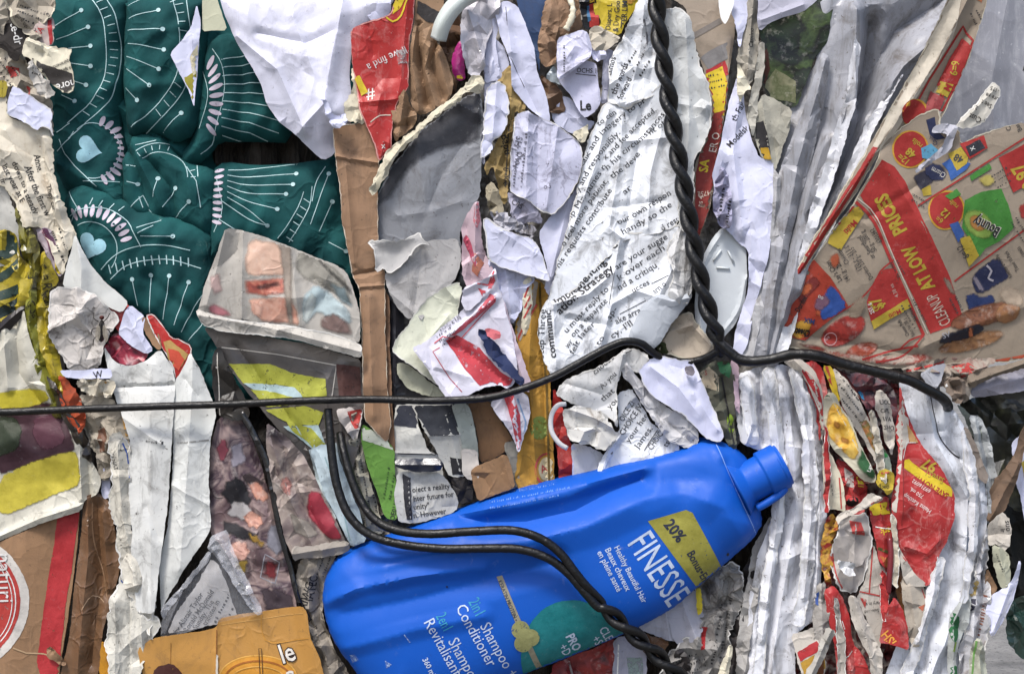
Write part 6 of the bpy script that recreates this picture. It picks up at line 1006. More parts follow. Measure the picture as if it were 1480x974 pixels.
# supermarket flyer
FN = paper('918474', dirt=.12, crinkle=.3, rough=.65)
FY = ink('a38d2c', .15); FR = ink('952420', .12); FT = ink('3b3735', .15); FG = ink('3c7a2e', .1); FB = ink('1f2545', .1)
fl = [('p', [(1268, 234), (1287, 244), (1302, 264), (1327, 318), (1368, 395), (1396, 464), (1348, 482), (1292, 374), (1270, 330), (1240, 284)], FR),
      ('l', sp2([(1236, 288), (1262, 312), (1290, 372), (1344, 482)]), 1.6, ink('b9aea0', .1)), ('l', sp2([(1230, 290), (1258, 318), (1285, 374), (1338, 484)]), 4.5, FR), ('l', sp2([(1290, 376), (1272, 392), (1262, 412), (1240, 436), (1200, 462), (1166, 492)]), 2.4, FR), ('l', sp2([(1338, 484), (1318, 492), (1304, 506)]), 2.4, FR),
      ('t', 'CLEANUP', 1377, 466, 23, 119, ink('b9ab9c', .1), {'b': -.004, 'sx': .5}), ('t', 'AT LOW', 1350, 414, 26, 119, FY, {'b': .04, 'sx': .68}), ('t', 'PRICES', 1307, 334, 27, 120, FY, {'b': .04, 'sx': .76}),
      ('p', ell(1309, 219, 26, 27, 0, 30), ink('b58a2c', .1)), ('p', ell(1309, 219, 23.5, 24.5, 0, 30), FR), ('t', '12=', 1310, 236, 13, 138, FY, {'b': .02}), ('t', '48', 1318, 225, 15, 140, FY, {'b': .03}), ('t', 'rolls', 1327, 213, 10.5, 143, FY, {'b': .01}),
      ('p', ell(1361, 306, 26, 28, 0, 30), ink('b58a2c', .1)), ('p', ell(1361, 306, 23.5, 25.5, 0, 30), FR), ('t', '6=', 1358, 320, 11, 140, FY), ('t', '12', 1368, 312, 15, 138, FY, {'b': .03}), ('t', 'rolls', 1378, 300, 9.5, 138, FY),
      ('l', [(1320, 300), (1472, 203)], 2.4, FR), ('l', [(1378, 407), (1488, 324)], 2.4, FR), ('p', [(1434, 232), (1482, 206), (1490, 210), (1490, 262), (1456, 281)], FR), ('t', '0.97', 1488, 268, 27, 125, FY, {'b': .03, 'sx': .8}),
      ('p', [(1392, 258), (1420, 240), (1424, 247), (1395, 265)], FG), ('p', [(1358, 286), (1374, 276), (1380, 284), (1366, 292)], FG),
      ('p', [(1386, 292), (1410, 280), (1438, 276), (1450, 300), (1460, 330), (1440, 350), (1420, 360), (1412, 372), (1398, 350), (1384, 330)], FG), ('s', ell(1408, 326, 26, 18, -40), ink('7f9a45', .1), 4), ('s', ell(1406, 324, 15, 11, -40), ink('a8743a', .2), 4), ('t', 'Bounty', 1441, 332, 21, 154, ink('c9c4b4', .0), {'b': .045, 'sx': .68}), ('t', 'Bounty', 1440, 332, 21, 154, ink('1f1c24', .0), {'b': .015, 'sx': .68}),
      ('p', [(1366, 326), (1378, 322), (1388, 340), (1380, 352)], ink('2f4f8c', .1)), ('p', [(1382, 346), (1396, 342), (1412, 370), (1398, 386)], FY), ('t', '6=12', 1398, 371, 13, 128, FT, {'b': .02, 'sx': .8}),
      ('s', [(1404, 500), (1372, 498), (1384, 492)], ink('3f2a1c', .2), 2), ('s', [(1408, 392), (1440, 368), (1458, 396), (1456, 404), (1422, 426), (1410, 424), (1402, 404)], FB, 2), ('s', [(1393, 428), (1408, 422), (1420, 428), (1436, 424), (1444, 438), (1404, 456)], ink('20305c', .1), 2), ('s', [(1406, 396), (1414, 402), (1426, 420), (1418, 424), (1404, 404)], ink('827a86', .1), 2), ('l', sp2([(1424, 384), (1432, 392), (1428, 402), (1436, 406)]), 3, ink('a5a0a8', .2)),
      ('t', 'Kleenex 2 o 3-Ply', 1463, 400, 8, 126, FT, {'sx': .7}), ('t', 'Tissue 10-Pack', 1472, 390, 8, 126, FT, {'sx': .7}), ('t', '6300655', 1480, 370, 7, 126, FT, {'sx': .7}),
      ('s', ell(1424, 456, 52, 17, 16, 30), printed(['4a2c1e', '6f4630', '5a3622', '84593c'], 170), 4), ('s', ell(1458, 452, 20, 16, 20), printed(['65402a', '805838', '8c6440'], 200), 3), ('s', ell(1408, 494, 50, 14, 14, 30), printed(['6b4c33', '866140', '5a3a26'], 170), 4), ('s', [(1362, 484), (1380, 478), (1416, 466), (1428, 474), (1420, 484), (1392, 494), (1356, 500)], ink('1c1c28', .15), 2.5), ('s', [(1400, 474), (1408, 470), (1412, 488), (1404, 490)], ink('a8603c', .1), 1.5), ('t', 'SV', 1366, 490, 12, 20, ink('8a8a90', .3)),
      ('s', [(1312, 258), (1330, 246), (1346, 262), (1338, 270), (1326, 280), (1318, 268)], ink('2c2a38', .3), 2), ('p', [(1326, 276), (1338, 270), (1340, 284), (1328, 286)], FY), ('s', ell(1345, 252, 17, 13, -25), FB, 2), ('t', 'Charm', 1360, 254, 11, 152, ink('b9b5b0', .1), {'sx': .7}), ('p', [(1354, 240), (1366, 232), (1394, 240), (1388, 248), (1366, 264), (1362, 250)], ink('2c5596', .1)), ('p', [(1362, 226), (1380, 216), (1390, 232), (1388, 240), (1374, 250)], FY), ('t', '48', 1384, 232, 14, 150, FT, {'b': .03}), ('p', [(1378, 212), (1412, 200), (1418, 218), (1392, 234)], FR), ('p', [(1386, 216), (1406, 206), (1414, 218), (1392, 230)], ink('23232c', .2)), ('t', 'X', 1400, 220, 9, 120, WI),
      ('p', [(1324, 218), (1338, 212), (1350, 222), (1338, 234), (1326, 232)], ink('4f8aa8', .2)), ('p', [(1330, 178), (1342, 174), (1346, 192), (1358, 204), (1346, 206), (1336, 198)], FB), ('t', 'Cash', 1348, 212, 9, 125, FB),
      ('t', 'Bar', 1468, 192, 10, 125, FT), ('t', 'Co', 1452, 192, 10, 112, FT),
      ('p', [(1212, 305), (1238, 300), (1246, 310), (1214, 362), (1195, 352)], FY), ('t', 'Multi', 1232, 318, 12, 228, FR, {'b': .02}), ('p', [(1220, 300), (1232, 300), (1212, 326), (1206, 322)], FR),
      ('t', "Lay's Chips", 1218, 405, 10.5, 124, FT, {'sx': .75}), ('t', '141 g - 255 g', 1230, 405, 10.5, 124, FT, {'sx': .75}), ('t', 'Cheetos', 1227, 380, 10, 124, FT, {'sx': .75}), ('t', '170 g - 311 g', 1246, 390, 10.5, 124, FT, {'sx': .75}), ('t', 'Doritos 230 g - 255', 1262, 402, 10, 124, FT, {'sx': .68}), ('t', 'or Smartfood', 1264, 372, 10, 124, FT, {'sx': .7}), ('t', '50 g - 200 g', 1266, 362, 10, 124, FT, {'sx': .72}), ('t', '6301362', 1273, 350, 9.5, 124, FT, {'sx': .72}),
      ('p', [(1160, 400), (1176, 375), (1200, 400), (1228, 442), (1200, 464), (1180, 480), (1166, 492), (1140, 486), (1128, 470), (1144, 430)], ink('94301c', .2)), ('s', [(1150, 430), (1166, 404), (1178, 396), (1190, 410), (1176, 424), (1160, 440)], ink('6a1f1a', .2), 4), ('s', [(1190, 430), (1198, 446), (1190, 460), (1178, 456), (1182, 440)], ink('a04a2a', .2), 3), ('s', [(1206, 420), (1216, 434), (1208, 446), (1200, 436)], ink('a9adc0', .2), 3), ('s', ell(1166, 418, 12, 8, 40), ink('a8502c', .3), 4), ('s', [(1202, 408), (1229, 442), (1208, 458), (1188, 464), (1184, 440), (1192, 424)], ink('24468a', .1), 2), ('s', [(1140, 478), (1156, 462), (1178, 462), (1170, 486), (1154, 492)], ink('b5872c', .1), 3), ('s', [(1180, 428), (1196, 424), (1204, 436), (1188, 452), (1176, 446)], ink('6a4a5c', .15), 4),
      ('t', 'Doritos', 1156, 452, 11, 62, ink('1a1416', .1), {'b': .02, 'sx': .7}), ('t', 'Cheetos', 1174, 478, 14, 170, ink('1a1416', .1), {'b': .04, 'sx': .6}), ('t', 'MIX', 1180, 462, 10, 170, ink('20305c', .1), {'b': .03}), ('t', 'oo', 1192, 430, 9, 150, ink('b9b5b0', .3)),
      ('s', ell(1222, 478, 36, 20, 28, 30), printed(['6b1f1c', '8a2a22', '551815', '7a2a22'], 90), 3), ('s', ell(1250, 506, 26, 12, 14), printed(['6b2a1c', '8a3a22', '40140f'], 90), 4), ('L', ell(1204, 490, 9, 9, 0, 14), 1.4, ink('b58a8a', .3)), ('t', 'ese', 1196, 494, 8, 40, ink('b58a8a', .3)),
      ('p', [(1254, 436), (1264, 404), (1276, 390), (1290, 388), (1310, 432), (1302, 444), (1262, 466)], FR), ('p', [(1262, 464), (1312, 432), (1318, 444), (1266, 476)], FY), ('t', 'Multi', 1302, 446, 10, 208, FR, {'b': .01}), ('t', '$7', 1280, 444, 24, 118, FY, {'b': .04, 'sx': .7}), ('t', '255 g', 1266, 452, 8, 118, WI), ('t', '4.38 ea', 1300, 428, 8, 118, ink('b08a80', .2)), ('t', 'Cheese Puffs', 1318, 484, 7.5, 122, FT, {'sx': .7}), ('t', 'Select Var. 285 g', 1326, 484, 7, 122, FT, {'sx': .6}), ('t', 'EACH', 1328, 462, 7, 122, FT, {'sx': .7}),
      ('s', [(1180, 500), (1240, 512), (1300, 514), (1340, 508), (1360, 520), (1320, 530), (1260, 526), (1200, 514)], printed(['6b1c1a', 'a89a8c', '8a3226', 'b0a294', '7a2420'], 120), 5), ('s', [(1150, 494), (1190, 498), (1210, 512), (1170, 506)], printed(['6b1c1a', '3a1210', '8a3226'], 120), 4), ('s', [(1230, 440), (1246, 424), (1256, 440), (1244, 462), (1226, 460)], ink('8a7a68', .2), 4), ('s', [(1440, 420), (1466, 410), (1484, 430), (1480, 446), (1452, 440)], ink('9a8a78', .3), 6), ('s', [(1462, 300), (1484, 290), (1490, 318), (1470, 322)], ink('8a2a24', .2), 3), ('s', [(1400, 262), (1420, 252), (1432, 266), (1416, 276)], ink('a89a50', .3), 4), ('s', [(1356, 396), (1372, 404), (1384, 430), (1370, 424)], ink('7a6a5c', .3), 4), ('s', [(1196, 372), (1210, 362), (1216, 380), (1204, 392)], ink('9a4a2c', .3), 4), ('g', 1386, 452, 30, 122, 6, 2, FT), ('g', 1326, 474, 40, 122, 6, 3, FT), ('g', 1300, 400, 26, 122, 6, 2, FT), ('g', 1476, 350, 40, 126, 6, 2, FT), ('g', 1424, 260, 30, 30, 6, 3, FT), ('g', 1330, 300, 24, 150, 5, 2, FT), ('p', [(1440, 522), (1488, 512), (1488, 524), (1446, 528)], ink('a84a30', .2)), ('l', sp2([(1250, 520), (1290, 508), (1330, 500)]), 3, FR), ('l', sp2([(1270, 524), (1310, 514), (1338, 484)]), 2.5, FR)]
piece('supermarket_flyer', 'supermarket flyer fanned out of the bale with a red banner and price circles', 'flyer',
      [(1119, 478), (1128, 460), (1142, 430), (1162, 396), (1190, 352), (1226, 300), (1254, 254), (1270, 212), (1292, 190), (1320, 172), (1346, 160), (1352, 178), (1350, 194), (1362, 196), (1378, 192), (1380, 212), (1404, 200), (1428, 192), (1448, 184), (1470, 182), (1484, 186), (1500, 190), (1500, 516), (1460, 524), (1400, 524), (1340, 530), (1290, 534), (1240, 524), (1196, 514), (1160, 506), (1130, 500), (1122, 492)], 34, FN, fl,
      fold=[(7, 26, [(1268, 232), (1330, 330), (1390, 470)]), (5, 18, [(1340, 500), (1410, 470), (1490, 440)]), (-4, 12, [(1130, 480), (1200, 490), (1330, 515)]), (-3, 8, [(1186, 300), (1250, 318), (1320, 270)])], mound=[(1400, 300, 120, 14)], tilt=(0, -.15), cr=3, cs=110, dj=.3, tear=.8, g=4.2, rim=(1.8, TORNC))
piece('supermarket_flyer', 'cream bordered upper arm of the flyer reaching to the top edge', 'flyer',
      [(1366, -10), (1422, -10), (1414, 34), (1398, 84), (1380, 130), (1362, 172), (1350, 190), (1330, 196), (1300, 200), (1276, 214), (1262, 238), (1242, 276), (1205, 330), (1172, 382), (1150, 424), (1132, 466), (1134, 440), (1154, 392), (1185, 334), (1218, 276), (1250, 222), (1282, 164), (1318, 100), (1346, 44)], 64, FN,
      [('p', [(1356, -12), (1384, -12), (1372, 60), (1330, 130), (1296, 190), (1270, 218), (1255, 226), (1290, 150), (1330, 70)], ink('b9b0a0', .1)), ('L', [(1387, 42), (1402, 62), (1386, 110), (1362, 160), (1310, 178), (1340, 118)], 3, FR), ('p', [(1388, 58), (1401, 72), (1386, 110), (1378, 136), (1354, 124), (1370, 86)], FR), ('p', [(1358, 118), (1376, 124), (1368, 142), (1352, 134)], FY), ('t', 'F  M', 1364, 146, 14, 62, FR, {'b': .03}), ('t', '6=9', 1380, 112, 15, 80, FY, {'b': .02}),
       ('p', ell(1322, 164, 21, 20, 0, 24), ink('b58a2c', .1)), ('p', ell(1320, 164, 19, 18, 0, 24), FR), ('p', [(1344, 132), (1364, 144), (1350, 180), (1334, 170)], ink('8f3a3c', .2)), ('t', 'Royale', 1354, 178, 9, 70, WI, {'sx': .7}), ('p', [(1406, -10), (1416, -10), (1412, 10), (1404, 4)], ink('a8623c', .5)),
       ('p', [(1262, 212), (1268, 214), (1240, 270), (1180, 366), (1134, 440), (1124, 456), (1130, 430), (1190, 330)], FR), ('g', 1404, 20, 20, -60, 6, 2, FT)],
      fold=[(10, 14, [(1392, 0), (1350, 90), (1270, 212), (1190, 336), (1128, 450)]), (-6, 9, [(1400, 40), (1340, 150)])], tilt=(0, -.15), hinge=[((1400, 0), (1130, 450), .25, 30)], cr=2, cs=80, tear=.7, g=4.2, rim=(1.4, TORNC))
piece('torn_newsprint', 'white torn tab with slanted words standing on the upper edge of the flyer', 'newspaper', [(1380, 184), (1392, 168), (1414, 144), (1428, 124), (1436, 120), (1444, 128), (1444, 142), (1430, 168), (1418, 182), (1400, 186), (1390, 186)], 74, paper('b9b5ab', dirt=.15, crinkle=.4), [('t', 'd Cust', 1427, 174, 11.5, 160, FT), ('t', '2', 1413, 155, 9, 155, FT), ('t', 'See t', 1434, 152, 9.5, 156, FT), ('t', 'ore se', 1444, 142, 9, 160, FT), ('t', '-175', 1444, 130, 8.5, 160, FT)], fold=[(5, 9, [(1392, 176), (1436, 130)])], cr=2, cs=30, tear=1.2, rim=(1.4, TORN))
piece('torn_newsprint', 'white torn strip curling down across the product pictures of the flyer', 'newspaper', [(1384, 182), (1380, 200), (1372, 218), (1354, 230), (1340, 240), (1324, 252), (1322, 246), (1336, 232), (1352, 222), (1364, 208), (1370, 192), (1346, 194), (1350, 182), (1366, 178)], 72, paper('a9a9b2', dirt=.15), fold=[(5, 7, [(1378, 186), (1330, 246)])], cr=2.5, cs=20, tear=.9)

ST = paper('c4c5ca', dirt=.5, crinkle=.5, rough=.45, streak=.35, rot=-.4, cs=60, dirtcol='5a544c')
for nm, lb, pts, z_ in (('paper_strip', 'thin bright strip crossing the big grey pleats just left of the flyer', [(1300, 112), (1308, 104), (1264, 184), (1224, 284), (1184, 374), (1174, 376), (1208, 284), (1250, 180)], 24),
                        ('paper_strip', 'long narrow bright strip along the second grey pleat below the leafy photo', [(1234, 56), (1244, 66), (1236, 150), (1210, 240), (1180, 330), (1154, 424), (1142, 424), (1164, 330), (1194, 230), (1222, 140)], 34),
                        ('paper_strip', 'soiled narrow strip low between the grey pleats, ending at the wire', [(1176, 300), (1190, 310), (1168, 400), (1140, 500), (1128, 520), (1120, 510), (1140, 440), (1158, 370)], 22)):
    piece(nm, lb, 'paper strip', pts, z_, ST, fold=[(7, 7, [pts[0], pts[2], pts[3], pts[4]])], cr=3, cs=30, tear=.8)

# ================================================================ lower right
WS = paper('d6d7dd', dirt=.6, crinkle=.5, rough=.45, streak=.6, rot=.25, cs=60, dirtcol='5a544c')
piece('plastic_sheet', 'white pleated plastic sheet falling from the wire to the bottom, right of the bottle neck', 'plastic sheet',
      [(1066, 540), (1096, 530), (1130, 526), (1156, 534), (1172, 560), (1184, 600), (1192, 650), (1194, 720), (1190, 780), (1184, 850), (1182, 892), (1150, 914), (1148, 985), (1080, 985), (1078, 930), (1084, 860), (1094, 800), (1112, 758), (1126, 720), (1120, 680), (1096, 650), (1070, 640), (1062, 600)], 4, WS,
      fold=[(14, 16, [(1080, 545), (1082, 620), (1076, 640)]), (-9, 9, [(1098, 540), (1104, 640)]), (14, 18, [(1120, 535), (1140, 600), (1150, 720), (1130, 850), (1110, 980)]), (-8, 9, [(1140, 535), (1164, 640), (1172, 760), (1160, 900)]), (12, 14, [(1165, 570), (1184, 700), (1176, 860)]), (-7, 8, [(1124, 740), (1104, 860), (1096, 980)])], pleat=(80, 40, 5), cr=5, cs=44, tear=.8, g=4)
piece('newspaper', 'grey rolled newsprint edge running down between the bottle and the white pleated sheet', 'newspaper', [(1112, 745), (1118, 752), (1116, 790), (1098, 850), (1084, 920), (1080, 985), (1062, 985), (1066, 920), (1076, 850), (1090, 790)], 0, paper('a3a09c', dirt=.5, crinkle=.8), fold=[(8, 9, [(1110, 760), (1074, 980)])], cr=4, cs=25, tear=1.2)
piece('dark_strip', 'black strip put in as the shade of the gap left of the rolled newsprint edge', 'plastic strip', [(1098, 775), (1106, 790), (1086, 850), (1072, 910), (1064, 985), (1046, 985), (1054, 900), (1070, 830)], -8, DARK, fold=[(6, 8, [(1094, 790), (1056, 980)])], cr=4, cs=22)  # dark sheet stands for the shade inside this gap
WT = paper('d8d9de', dirt=.6, crinkle=.6, streak=.4, rot=.25, cs=60, dirtcol='5a544c')
for lb, pts, z_ in (('long ridged white strip down the left half of the white pleated sheet', [(1098, 532), (1118, 530), (1130, 600), (1138, 680), (1132, 760), (1112, 860), (1104, 985), (1088, 985), (1098, 860), (1114, 760), (1120, 680), (1108, 600)], 20),
                    ('ridged white strip down the right half of the white pleated sheet', [(1138, 530), (1158, 536), (1174, 600), (1184, 700), (1176, 820), (1162, 905), (1146, 905), (1158, 800), (1162, 700), (1156, 610)], 24),
                    ('short crumpled white strip just above the bottle neck', [(1066, 545), (1084, 540), (1092, 580), (1098, 642), (1082, 644), (1074, 600)], 22),
                    ('narrow cracked white strip along the right side of the rolled sheet', [(1388, 618), (1406, 650), (1416, 720), (1410, 800), (1398, 872), (1386, 872), (1398, 790), (1400, 720), (1390, 660)], 28),
                    ('white fold slanting down left of the green and white wrapper', [(1352, 800), (1366, 806), (1354, 866), (1334, 934), (1318, 985), (1298, 985), (1330, 900)], 28)):
    piece('paper_strip', lb, 'paper strip', pts, z_, WT, fold=[(8, 9, [pts[0]] + [((a[0] + b[0]) / 2, (a[1] + b[1]) / 2) for a, b in zip(pts[1:len(pts) // 2], pts[::-1])])], cr=3.5, cs=32, tear=1.2, rim=(1.3, TORN))
for lb, pts, col_ in (('thin red shred standing between white strip and snack picture', [(1188, 610), (1196, 620), (1200, 680), (1198, 740), (1190, 742), (1192, 680)], 'a02e2e'),
                      ('thin beige shred hanging right of the snack picture', [(1256, 590), (1266, 600), (1276, 650), (1280, 700), (1270, 690), (1262, 640)], 'b5aea0'),
                      ('thin red shred below the lettered red and yellow fold', [(1272, 822), (1282, 830), (1284, 870), (1278, 900), (1270, 880)], 'a02e2e'),
                      ('thin grey shred at the left of the long curved red strip', [(1204, 860), (1212, 866), (1220, 920), (1222, 985), (1208, 985), (1210, 920)], '9a958e'),
                      ('thin cream shred left of the ketchup advert foot', [(1286, 740), (1294, 750), (1300, 800), (1296, 850), (1288, 840), (1290, 790)], 'c4bba8')):
    piece('paper_shred', lb, 'paper shred', pts, 30, paper(col_, dirt=.4, crinkle=.7), fold=[(6, 6, [pts[0], pts[2], pts[3]])], cr=4, cs=16, tear=1.2, rim=(1, TORN))
# papers below the bottle
piece('white_paper', 'lavender white sheet below the bottle label edge beside the twisted wire', 'paper', [(920, 905), (960, 884), (1000, 856), (1014, 880), (1012, 912), (1000, 932), (966, 925), (930, 912)], -4, paper('b2b2bd', dirt=.2), fold=[(5, 8, [(962, 884), (968, 930)])], cr=2.5, cs=45)
piece('white_paper', 'smooth pale grey folded page slipping out under the bottle beside the yellow sliver', 'paper', [(962, 882), (986, 866), (1004, 850), (1014, 870), (1020, 900), (1010, 922), (990, 940), (972, 925)], 2, paper('a5a5b0', dirt=.15), fold=[(5, 9, [(986, 870), (1008, 930)])], cr=2, cs=40)
piece('torn_newsprint', 'grey shredded newsprint mass with a red fleck under the bottle at lower right', 'newspaper', [(1008, 842), (1040, 820), (1068, 810), (1076, 830), (1070, 880), (1056, 920), (1050, 985), (960, 985), (956, 960), (980, 930), (1006, 912), (1014, 880)], 0, paper('8b8884', dirt=.9, crinkle=1.2, dirtcol='2e2a28'),
      [('p', [(1014, 905), (1022, 906), (1020, 920), (1018, 936), (1012, 938), (1014, 920)], RED), ('g', 1030, 960, 100, 80, 8, 5, KD), ('g', 970, 960, 50, 20, 7, 3, KD)], fold=[(9, 8, [(1040, 830), (1030, 900), (1040, 980)]), (-9, 7, [(1054, 830), (1046, 980)]), (8, 8, [(1010, 900), (1000, 980)])], cr=9, cs=22, tear=3, rim=(2, TORN))
piece('yellow_sliver', 'thin yellow paper sliver standing under the yellow label corner of the bottle', 'paper scrap', [(1006, 852), (1012, 848), (1016, 870), (1014, 886), (1008, 890), (1006, 870)], 10, paper('b5a32a', dirt=.2), cr=2, cs=12)
piece('cream_sliver', 'two toned cream paper wedge at the bottom edge left of the white pleats', 'paper scrap', [(1040, 970), (1054, 930), (1060, 934), (1052, 985), (1036, 985)], 14, CREAM, fold=[(3, 4, [(1056, 932), (1044, 984)])], cr=2, cs=20)
piece('dark_scrap', 'dark grey folded scrap behind the end of the lower twisted wire', 'paper scrap', [(974, 940), (984, 936), (996, 950), (1000, 985), (980, 985)], 8, DARK, cr=5, cs=14)
piece('lavender_paper', 'grey lavender sheet below the bottle left of the twisted wire end', 'paper', [(886, 925), (926, 906), (932, 930), (936, 985), (884, 985), (888, 950)], -6, paper('9a9aa8', dirt=.35), [('l', [(894, 930), (892, 985)], 2, WI), ('p', [(906, 950), (928, 950), (930, 975), (908, 975)], ink('7f8f8c', .6))], cr=3, cs=40)
piece('red_scrap', 'dark red printed scrap below the bottle at the bottom edge', 'magazine scrap', [(800, 958), (850, 940), (890, 922), (892, 985), (790, 985)], -10, printed(['3a1416', '6b2022', '8a2f2c', '2a1012'], 90), [('l', [(822, 955), (830, 985)], 3, ink('9a908c', .4))], cr=6, cs=26)
piece('brown_wad', 'brown torn wad touching the lower twisted wire', 'paper wad', [(932, 914), (952, 920), (968, 928), (960, 942), (944, 950), (930, 940)], 4, DBROWN, cr=6, cs=16, tear=2)
# red flyers column
piece('newspaper', 'crushed red and grey newsprint mass seen in the gaps between the red flyers', 'newspaper', [(1176, 530), (1240, 528), (1310, 560), (1310, 700), (1300, 840), (1350, 860), (1330, 985), (1140, 985), (1170, 900), (1190, 760), (1186, 640)], -22, printed(['1c1415', '5a1f1f', '8a8078', '3a1618', '7a2a26', '9a9188'], 75, .6, .8, .6), pleat=(86, 16, 9), cr=9, cs=30, tear=2)
piece('newspaper', 'grey brown newsprint layers in the gap between dark page and cardboard strip under the wire', 'newspaper', [(470, 580), (580, 580), (700, 570), (760, 600), (760, 720), (640, 760), (540, 790), (490, 800), (440, 680)], -20, printed(['1c1a18', '6a645c', '8f897f', '3a342e', '7a7268'], 75, .6, .8, .6), pleat=(80, 18, 8), cr=8, cs=30, tear=2)
piece('newspaper', 'greyish newsprint layers between the lavender strips in the top centre', 'newspaper', [(690, -8), (900, -8), (880, 200), (800, 330), (780, 520), (700, 560), (690, 300)], -28, printed(['1c1a18', '6a645c', '9a968f', '3a342e', '7d7268'], 75, .6, .8, .6), pleat=(80, 18, 8), cr=8, cs=30, tear=2)
piece('newspaper', 'grey newsprint layers behind the long lavender letter and the container lid', 'newspaper', [(990, 60), (1120, 60), (1130, 300), (1110, 560), (1060, 650), (1000, 560), (950, 540), (990, 400)], -30, printed(['1c1a18', '6a645c', '8f8b86', '3a342e'], 75, .6, .8, .6), pleat=(85, 18, 8), cr=8, cs=30, tear=2)
FL2 = paper('b7b0a6', dirt=.3, crinkle=.6)
RP = paper('a02e2e', dirt=.4, crinkle=.6, rough=.5, dirtcol='c99a94')
piece('red_flyer', 'red and white folded flyer curving down from the wire beside the white pleats', 'flyer', [(1132, 522), (1146, 516), (1160, 520), (1178, 536), (1188, 560), (1192, 600), (1188, 640), (1184, 600), (1172, 562), (1156, 538), (1140, 530)], 22, FL2, [('p', [(1138, 534), (1150, 530), (1170, 540), (1186, 566), (1190, 610), (1184, 606), (1170, 562), (1152, 540)], RED, 1)], fold=[(8, 9, [(1146, 520), (1176, 550), (1188, 620)])], cr=3, cs=26, tear=.6)
piece('red_flyer', 'crimson glossy fold behind the crisps picture under the wire', 'flyer', [(1150, 528), (1176, 520), (1190, 534), (1196, 560), (1188, 610), (1184, 640), (1178, 590), (1166, 554)], 14, RP, fold=[(6, 9, [(1166, 530), (1184, 600)])], cr=3, cs=26)
piece('yellow_strip', 'yellow and red printed edge strip under the wire', 'paper strip', [(1188, 528), (1202, 530), (1210, 560), (1214, 580), (1206, 578), (1196, 550)], 20, paper('b59a28', dirt=.2), [('p', [(1184, 528), (1196, 530), (1204, 560), (1198, 552)], RED2)], cr=2.5, cs=20)
piece('snack_flyer', 'flyer page with a golden snack wedge and green label', 'flyer', [(1186, 586), (1196, 566), (1206, 568), (1216, 590), (1232, 610), (1242, 640), (1256, 668), (1268, 690), (1262, 698), (1246, 694), (1226, 672), (1206, 650), (1190, 626), (1184, 606)], 26, paper('b5b09c', dirt=.2, crinkle=.4),
      [('s', [(1196, 588), (1206, 578), (1218, 590), (1226, 606), (1238, 630), (1242, 654), (1232, 668), (1218, 654), (1200, 636), (1192, 620)], printed(['9a6a1c', 'c79a35', 'd7b45a', 'b07f26'], 150), 4), ('s', [(1204, 604), (1216, 612), (1212, 622), (1202, 616)], ink('8a5a18', .3), 4), ('s', [(1214, 628), (1228, 634), (1226, 644), (1214, 640)], ink('8a5a18', .3), 4), ('s', [(1210, 588), (1220, 600), (1212, 602)], ink('d9bf78', .3), 3), ('s', [(1238, 624), (1256, 650), (1270, 684), (1262, 696), (1244, 684), (1234, 668), (1243, 652)], ink('2f5a35', .15), 4), ('p', [(1188, 552), (1200, 556), (1206, 570), (1192, 574)], ink('2c4a35', .2)), ('t', 'Lays', 1256, 682, 9, 70, WI)], fold=[(7, 12, [(1200, 574), (1224, 620), (1252, 680)])], cr=3, cs=30, tear=.6)
piece('newspaper', 'grey printed newsprint fold with rows of small words right of the snack picture', 'newspaper', [(1204, 530), (1222, 548), (1236, 566), (1254, 600), (1272, 640), (1284, 676), (1276, 690), (1262, 664), (1246, 630), (1228, 606), (1214, 580)], 18, FL2, [('g', 1208, 538, 90, -52, 6, 4, KD), ('p', [(1242, 610), (1256, 606), (1272, 640), (1270, 664), (1256, 640)], printed(['7a3a22', '9a6a3c', '5a5a2c', '8a2a22'], 160))], fold=[(6, 9, [(1214, 548), (1272, 660)])], cr=4, cs=30)
piece('dark_scrap', 'dark torn photo print with a blue patch under the wire', 'magazine scrap', [(1222, 540), (1250, 538), (1272, 548), (1290, 560), (1300, 600), (1298, 640), (1280, 640), (1262, 606), (1244, 578)], 8, printed(['17151b', '3a2f38', '5a2a30', '22242e', '6a5a58'], 120), [('p', [(1232, 566), (1246, 564), (1250, 582), (1240, 588)], ink('2a7fae', .2), 1)], cr=7, cs=22, tear=1)
piece('torn_newsprint', 'black and white print shred hanging under the wire above the yellow tag', 'newspaper', [(1268, 562), (1284, 572), (1290, 600), (1296, 630), (1288, 660), (1278, 630), (1270, 600), (1262, 590)], 24, FL2, [('t', 'UCCH', 1270, 584, 9, 0, K), ('t', 'OPL', 1271, 596, 9, -2, K), ('t', 'WA', 1274, 608, 9, -4, K), ('t', 'SHO', 1276, 620, 9, -6, K), ('l', [(1262, 560), (1258, 594)], 2.5, RED2)], fold=[(6, 7, [(1272, 566), (1284, 650)])], cr=3, cs=20, tear=1)
piece('green_scrap', 'green and white printed twist hanging above the yellow tag', 'paper scrap', [(1264, 648), (1278, 646), (1288, 668), (1288, 690), (1278, 688), (1268, 664)], 28, paper('8f998c', dirt=.3), [('p', [(1264, 648), (1278, 644), (1284, 660), (1268, 662)], ink('2a7a3c', .2))], cr=3, cs=14)
piece('yellow_tag', 'small yellow torn tag printed with little dark letters', 'paper scrap', [(1268, 680), (1282, 676), (1294, 684), (1292, 700), (1284, 716), (1276, 706), (1266, 700)], 36, paper('b8a035', dirt=.3), [('t', 'Speci', 1270, 705, 8, 0, K), ('t', 'You', 1272, 696, 8, 5, K), ('l', [(1268, 684), (1290, 682)], 2.5, RED2)], cr=3, cs=12, tear=1)
